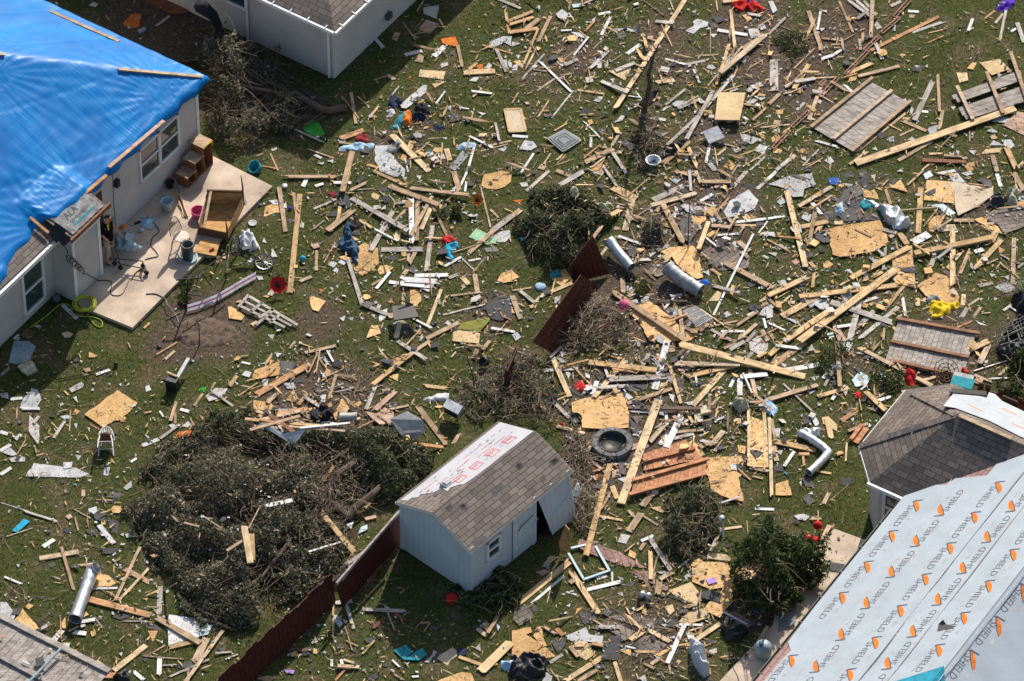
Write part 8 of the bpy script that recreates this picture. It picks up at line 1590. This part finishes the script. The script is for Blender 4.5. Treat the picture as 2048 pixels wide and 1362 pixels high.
t = thing('sheet_metal', 'bent white sheet metal folded over the brush behind the fallen trunk', 'sheet metal', P(560, 890))
for nm_, q in (('upper_fold', ((517, 848, .75), (530, 846, .8), (590, 880, .75), (584, 888, .7))), ('lower_fold', ((560, 868, .85), (612, 858, .95), (592, 884, .75), (584, 888, .7)))):
    mb = MB(); mb.prism([P(*p) for p in q], .006); mb.build(nm_, 'sheetwhite', t)
mb = MB(); mb.prism([P(*p) for p in ((780, 838, .5), (815, 822, .55), (845, 840, .5), (850, 862, .35), (830, 880, .2), (800, 868, .3))], .006); tag(mb.build('sheet_metal', 'sheetgrey'), 'grey sheet metal leaning among boughs behind the shed roof', 'sheet metal')
for i, (x1, y1, z1, x2, y2, z2, w_, m_) in enumerate(((490, 838, .7, 640, 852, .75, .10, 'pine'), (500, 860, .8, 600, 832, .8, .09, 'tanwood'), (540, 830, .75, 590, 866, .85, .12, 'brownwood'), (560, 852, .8, 690, 862, .7, .07, 'pinkwood'), (600, 856, .8, 700, 846, .75, .06, 'whitewood'), (520, 838, .75, 560, 848, .8, .1, 'orangewood'))):
    mb = MB(); mb.bar(P(x1, y1, z1), P(x2, y2, z2), w_, .03); o = mb.build('timber_plank', m_); DEB.append(dict(o=o, noun='plank', col={'pine': 'pale yellow', 'tanwood': 'tan', 'brownwood': 'brown', 'pinkwood': 'pinkish', 'whitewood': 'white', 'orangewood': 'orange brown'}[m_], size='long', ori='piled', x=(x1 + x2) / 2, y=(y1 + y2) / 2, cat='plank'))

# ================================================================== grass and fine litter
rng = np.random.default_rng(5)
def tri_mesh(name, pts, a, b, h, m_):
    """one pointed blade per point: base half-width vector a, tip offset h"""
    n = len(pts); v_ = np.empty((n, 3, 3), np.float32); v_[:, 0] = pts - a; v_[:, 1] = pts + a; v_[:, 2] = pts + h; v_ = v_.reshape(-1, 3)
    me = bpy.data.meshes.new(name); me.vertices.add(n * 3); me.vertices.foreach_set('co', v_.ravel()); me.loops.add(n * 3); me.loops.foreach_set('vertex_index', np.arange(n * 3, dtype=np.int32))
    me.polygons.add(n); me.polygons.foreach_set('loop_start', np.arange(0, n * 3, 3, dtype=np.int32)); me.polygons.foreach_set('loop_total', np.full(n, 3, np.int32)); me.update(); me.materials.append(MATS[m_])
    o = bpy.data.objects.new(name, me); COL.objects.link(o); o['kind'] = 'stuff'; return o
NG = 520000
xy = np.column_stack([rng.uniform(-17.5, 17.5, NG), rng.uniform(-18.5, 19.5, NG)]).astype(np.float32)
keep = rng.random(NG) < 1
so_ = np.zeros(NG, np.float32)
for sx, sy, r, s in SO:
    q = ((xy[:, 0] - sx) / r) ** 2 + ((xy[:, 1] - sy) / (r * 1.25)) ** 2; so_ = np.maximum(so_, s * np.exp(-q * 1.1))
gn = np.sin(xy[:, 0] * 2.1 + 1.3 * np.sin(xy[:, 1] * 1.7)) * np.sin(xy[:, 1] * 2.3 + 1.1 * np.sin(xy[:, 0] * 1.3)) 
gn2 = np.sin(xy[:, 0] * 7.1 + 2.3 * np.sin(xy[:, 1] * 5.7)) * np.sin(xy[:, 1] * 8.3 + 2.1 * np.sin(xy[:, 0] * 6.3))
keep &= rng.random(NG) > so_ * 1.15 - .12 + .10 * gn
keep &= rng.random(NG) < .80 + .2 * gn2
def inpoly_np(pl):
    c_ = np.zeros(NG, bool); j = len(pl) - 1
    for i in range(len(pl)):
        xi, yi = pl[i]; xj, yj = pl[j]
        if yi != yj: c_ ^= ((yi > xy[:, 1]) != (yj > xy[:, 1])) & (xy[:, 0] < (xj - xi) * (xy[:, 1] - yi) / (yj - yi) + xi)
        j = i
    return c_
for pl in ([(p.x, p.y) for p in sl_], [(p.x, p.y) for p in (H(0, 0, 0), H(24, 0, 0), H(24, -11, 0), H(0, -11, 0))], [(p.x, p.y) for p in (N(0, 0, 0), N(12, 0, 0), N(12, 12, 0), N(0, 12, 0))], [(P(x, y).x, P(x, y).y) for x, y in ((1668, 1057), (1760, 1090), (1560, 1330), (1440, 1420), (1385, 1420), (1545, 1250), (1560, 1180), (1600, 1140), (1622, 1110))], [(p.x, p.y) for p in (G(0, 0, 0), G(SWd, 0, 0), G(SWd, SL, 0), G(0, SL, 0))]): keep &= ~inpoly_np(pl)
xy = xy[keep]; gn, gn2 = gn[keep], gn2[keep]; n = len(xy); pts = np.column_stack([xy, np.zeros(n, np.float32)])
an = rng.uniform(0, 6.283, n); wd = rng.uniform(.006, .013, n); ht = rng.uniform(.03, .075, n) * (1 + .25 * gn + .3 * gn2); ln = rng.uniform(0, 6.283, n); la = ht * rng.uniform(.2, 1.0, n)
a_ = np.column_stack([np.cos(an) * wd, np.sin(an) * wd, np.zeros(n)]); h_ = np.column_stack([np.cos(ln) * la, np.sin(ln) * la, ht])
tri_mesh('grass', pts, a_, None, h_, 'grass')
# fine litter: far more crumbs than one could count
def litter(name, n, m_, lo, hi, asp, spread, zmax=.03):
    mb = MB(); items = [(q['x'], q['y']) for q in DEB]
    for i in range(n):
        if rs.random() < .5:
            x, y = rs.choice(items); x += rs.gauss(0, spread); y += rs.gauss(0, spread * .7)
            if blocked(x, y) or (lo > .1 and rs.random() > dens(x, y) * 1.2 - .1): continue
        elif n < 450 and lo > .1 or True:
            x, y = rpt(free=.4)
            if rs.random() > (.25 if lo < .1 else -.15) + dens(x, y): continue
        p = P(x, y); zb = hget(p.x, p.y); s_ = rs.uniform(lo, hi) * (rs.random() ** .6 + .35); t_ = s_ * rs.uniform(asp * .6, asp * 1.3); a = rs.random() * 6.28
        ax = Vector((math.cos(a), math.sin(a), rs.uniform(-.35, .35))).normalized(); ay = Z.cross(ax).normalized(); ay = (ay + Z * rs.uniform(-.3, .3)).normalized(); nz = ax.cross(ay); c_ = Vector((p.x, p.y, zb + .012 + abs(ax.z) * s_ / 2 + abs(ay.z) * t_ / 2 + rs.random() * zmax))
        k_ = rs.choice((3, 4, 4, 5)); pl = [c_ + ax * (s_ / 2 * math.cos(6.28 * q / k_ + .5) * rs.uniform(.75, 1.2)) + ay * (t_ / 2 * math.sin(6.28 * q / k_ + .5) * rs.uniform(.75, 1.2)) for q in range(k_)]
        mb.prism(pl, .006, nz if nz.z > 0 else -nz)
    o = mb.build(name, m_); o['kind'] = 'stuff'; return o
for nm_, n_, m_, lo, hi, asp, sp in (('dry_boards', 420, 'tanwood', .25, .8, .11, 30), ('pale_boards', 380, 'pine', .2, .7, .12, 30), ('torn_sheets', 420, 'drywall', .12, .3, .6, 34), ('torn_shingles', 300, 'slate', .14, .32, .7, 34), ('chip_pieces', 260, 'osb', .12, .34, .6, 32), ('white_crumbs', 3300, 'drywall', .03, .11, .6, 38), ('wood_splinters', 3400, 'pine', .06, .26, .16, 40), ('dry_splinters', 2600, 'tanwood', .06, .28, .14, 40), ('chip_crumbs', 800, 'osb', .03, .12, .6, 36), ('shingle_crumbs', 1300, 'slate', .05, .16, .7, 44), ('paper_crumbs', 1100, 'paper', .03, .10, .6, 40), ('plastic_crumbs', 60, 'cyan', .03, .08, .6, 60), ('red_crumbs', 50, 'red', .03, .08, .6, 60), ('orange_crumbs', 90, 'orange', .03, .09, .6, 60)):
    litter('litter_' + nm_, n_, m_, lo, hi, asp, sp)
# bent twigs lying in the debris
mb = MB()
for i in range(700):
    x, y = rpt(); a = P(x, y); an_ = rs.random() * 6.28; L = rs.uniform(.2, .8); b = a + Vector((math.cos(an_), math.sin(an_), 0)) * L; z0 = hget(a.x, a.y) + .02
    mb.tube([p + Z * z0 for p in twigpath(a, b, 4, .25)], [.006, .006, .005, .004, .003], 4, False)
o = mb.build('litter_twigs', 'twig'); o['kind'] = 'stuff'

# ================================================================== a label of its own for every loose piece
LM = [(427, 162, 'the tarp tip'), (372, 345, 'the wooden step crates'), (440, 450, 'the open dresser'), (490, 505, 'the fallen bicycle'), (360, 470, 'the windsor chair'), (555, 565, 'the red flower'), (210, 885, 'the overturned chair'), (160, 1200, 'the long silver duct'),
      (660, 110, 'the beige house corner'), (630, 260, 'the green sheet'), (830, 235, 'the clothes heap'), (1128, 280, 'the grey plastic lid'), (1460, 212, 'the raised plywood sheet'), (1425, 268, 'the white box lid'), (1720, 230, 'the big fence panel'), (1980, 170, 'the broken fence panel'),
      (965, 475, 'the mint board'), (810, 615, 'the black tray table'), (1140, 440, 'the centre bush'), (1175, 510, 'the red fence peak'), (1100, 620, 'the leaning red fence'), (1245, 505, 'the shiny duct'), (1370, 555, 'the dark metal tube'), (1400, 640, 'the wire shelf'),
      (1780, 430, 'the foil sheet'), (1710, 475, 'the wide chipboard sheet'), (1885, 610, 'the yellow jacket'), (1980, 390, 'the black bag'), (1850, 690, 'the grey fence panel'), (2010, 650, 'the wire heap'), (1230, 880, 'the fire pit'), (1190, 815, 'the chipboard beside fire pit'),
      (1370, 920, 'the orange fence panel'), (1630, 900, 'the bent silver duct'), (1720, 760, 'the pale blue metal'), (1545, 1085, 'the round green tree'), (1375, 1045, 'the bare brush'), (980, 1170, 'the shed shrub'), (970, 990, 'the garden shed'), (500, 1080, 'the big fallen tree'),
      (600, 900, 'the fallen trunk'), (690, 830, 'the white pipe'), (560, 1260, 'the long red fence'), (900, 1195, 'the red ball'), (1185, 1120, 'the white window frame'), (1395, 1320, 'the big plastic bag'), (90, 1310, 'the grey slatted panel'), (530, 620, 'the wooden trellis'), (440, 585, 'the striped awning'),
      (690, 490, 'the navy blanket'), (905, 500, 'the blue red clothes'), (1335, 120, 'the broken bare tree'), (1500, 15, 'the red blue cloth'), (2010, 10, 'the purple cloth'), (1690, 110, 'the red edging'), (470, 180, 'the dry brush pile'), (345, 760, 'the black box with leg'), (1640, 1080, 'the red bucket'), (1620, 1180, 'the tan patio'), (1830, 780, 'the shingled wing'), (1000, 800, 'the tangled brush'), (230, 820, 'the chipboard by chair'), (840, 565, 'the white siding'), (1060, 40, 'the crate frame'), (1025, 240, 'the cabinet door'), (920, 820, 'the silver box'), (1710, 790, 'the small red cloth')]
def rel(dx, dy):
    an = math.degrees(math.atan2(-dy, dx)) % 360
    return ('right of', 'above right of', 'above', 'above left of', 'left of', 'below left of', 'below', 'below right of')[int(((an + 22.5) % 360) // 45)]
keys = {}
for d in DEB:
    best = sorted(LM, key=lambda l: (l[0] - d['x']) ** 2 + ((l[1] - d['y']) * 1.3) ** 2)[0]
    dx, dy = d['x'] - best[0], d['y'] - best[1]; d['dist'] = math.hypot(dx, dy)
    sz = '' if d['size'] == 'middling' else d['size'] + ' '
    where = ('beside ' if d['dist'] < 14 else rel(dx, dy) + ' ') + best[2]
    if d['ori'] and d['dist'] >= 0: txt = f"{sz}{d['col']} {d['noun']} {d['ori']} {where}"
    else: txt = f"{sz}{d['col']} {d['noun']} {where}"
    keys.setdefault(txt, []).append(d)
ORD = ['nearest to it', 'second nearest', 'third nearest', 'fourth nearest', 'fifth nearest', 'sixth nearest', 'seventh nearest', 'eighth nearest', 'ninth nearest', 'tenth nearest', 'eleventh nearest', 'twelfth nearest']
for txt, ds in keys.items():
    ds.sort(key=lambda d: d['dist'])
    for i, d in enumerate(ds):
        t = txt if len(ds) == 1 else txt + ', ' + ORD[min(i, 11)]
        w_ = t.split()
        if len(w_) > 16: t = t.replace('slanting up rightward', 'slanting').replace('slanting down rightward', 'slanting')
        tag(d['o'], t, d['cat'], {'plank': 'loose planks', 'stick': 'broken sticks', 'board': 'weathered boards', 'slat': 'white painted slats', 'drywall': 'drywall pieces', 'chipboard': 'chipboard pieces', 'shingle': 'shingle scraps'}.get(d['cat'], 'other ' + d['cat'] + ' pieces') + ' scattered over the yard')
for o in bpy.data.objects:
    if '_o' in o: del o['_o']
print('LOOSE', len(DEB), len(planks))
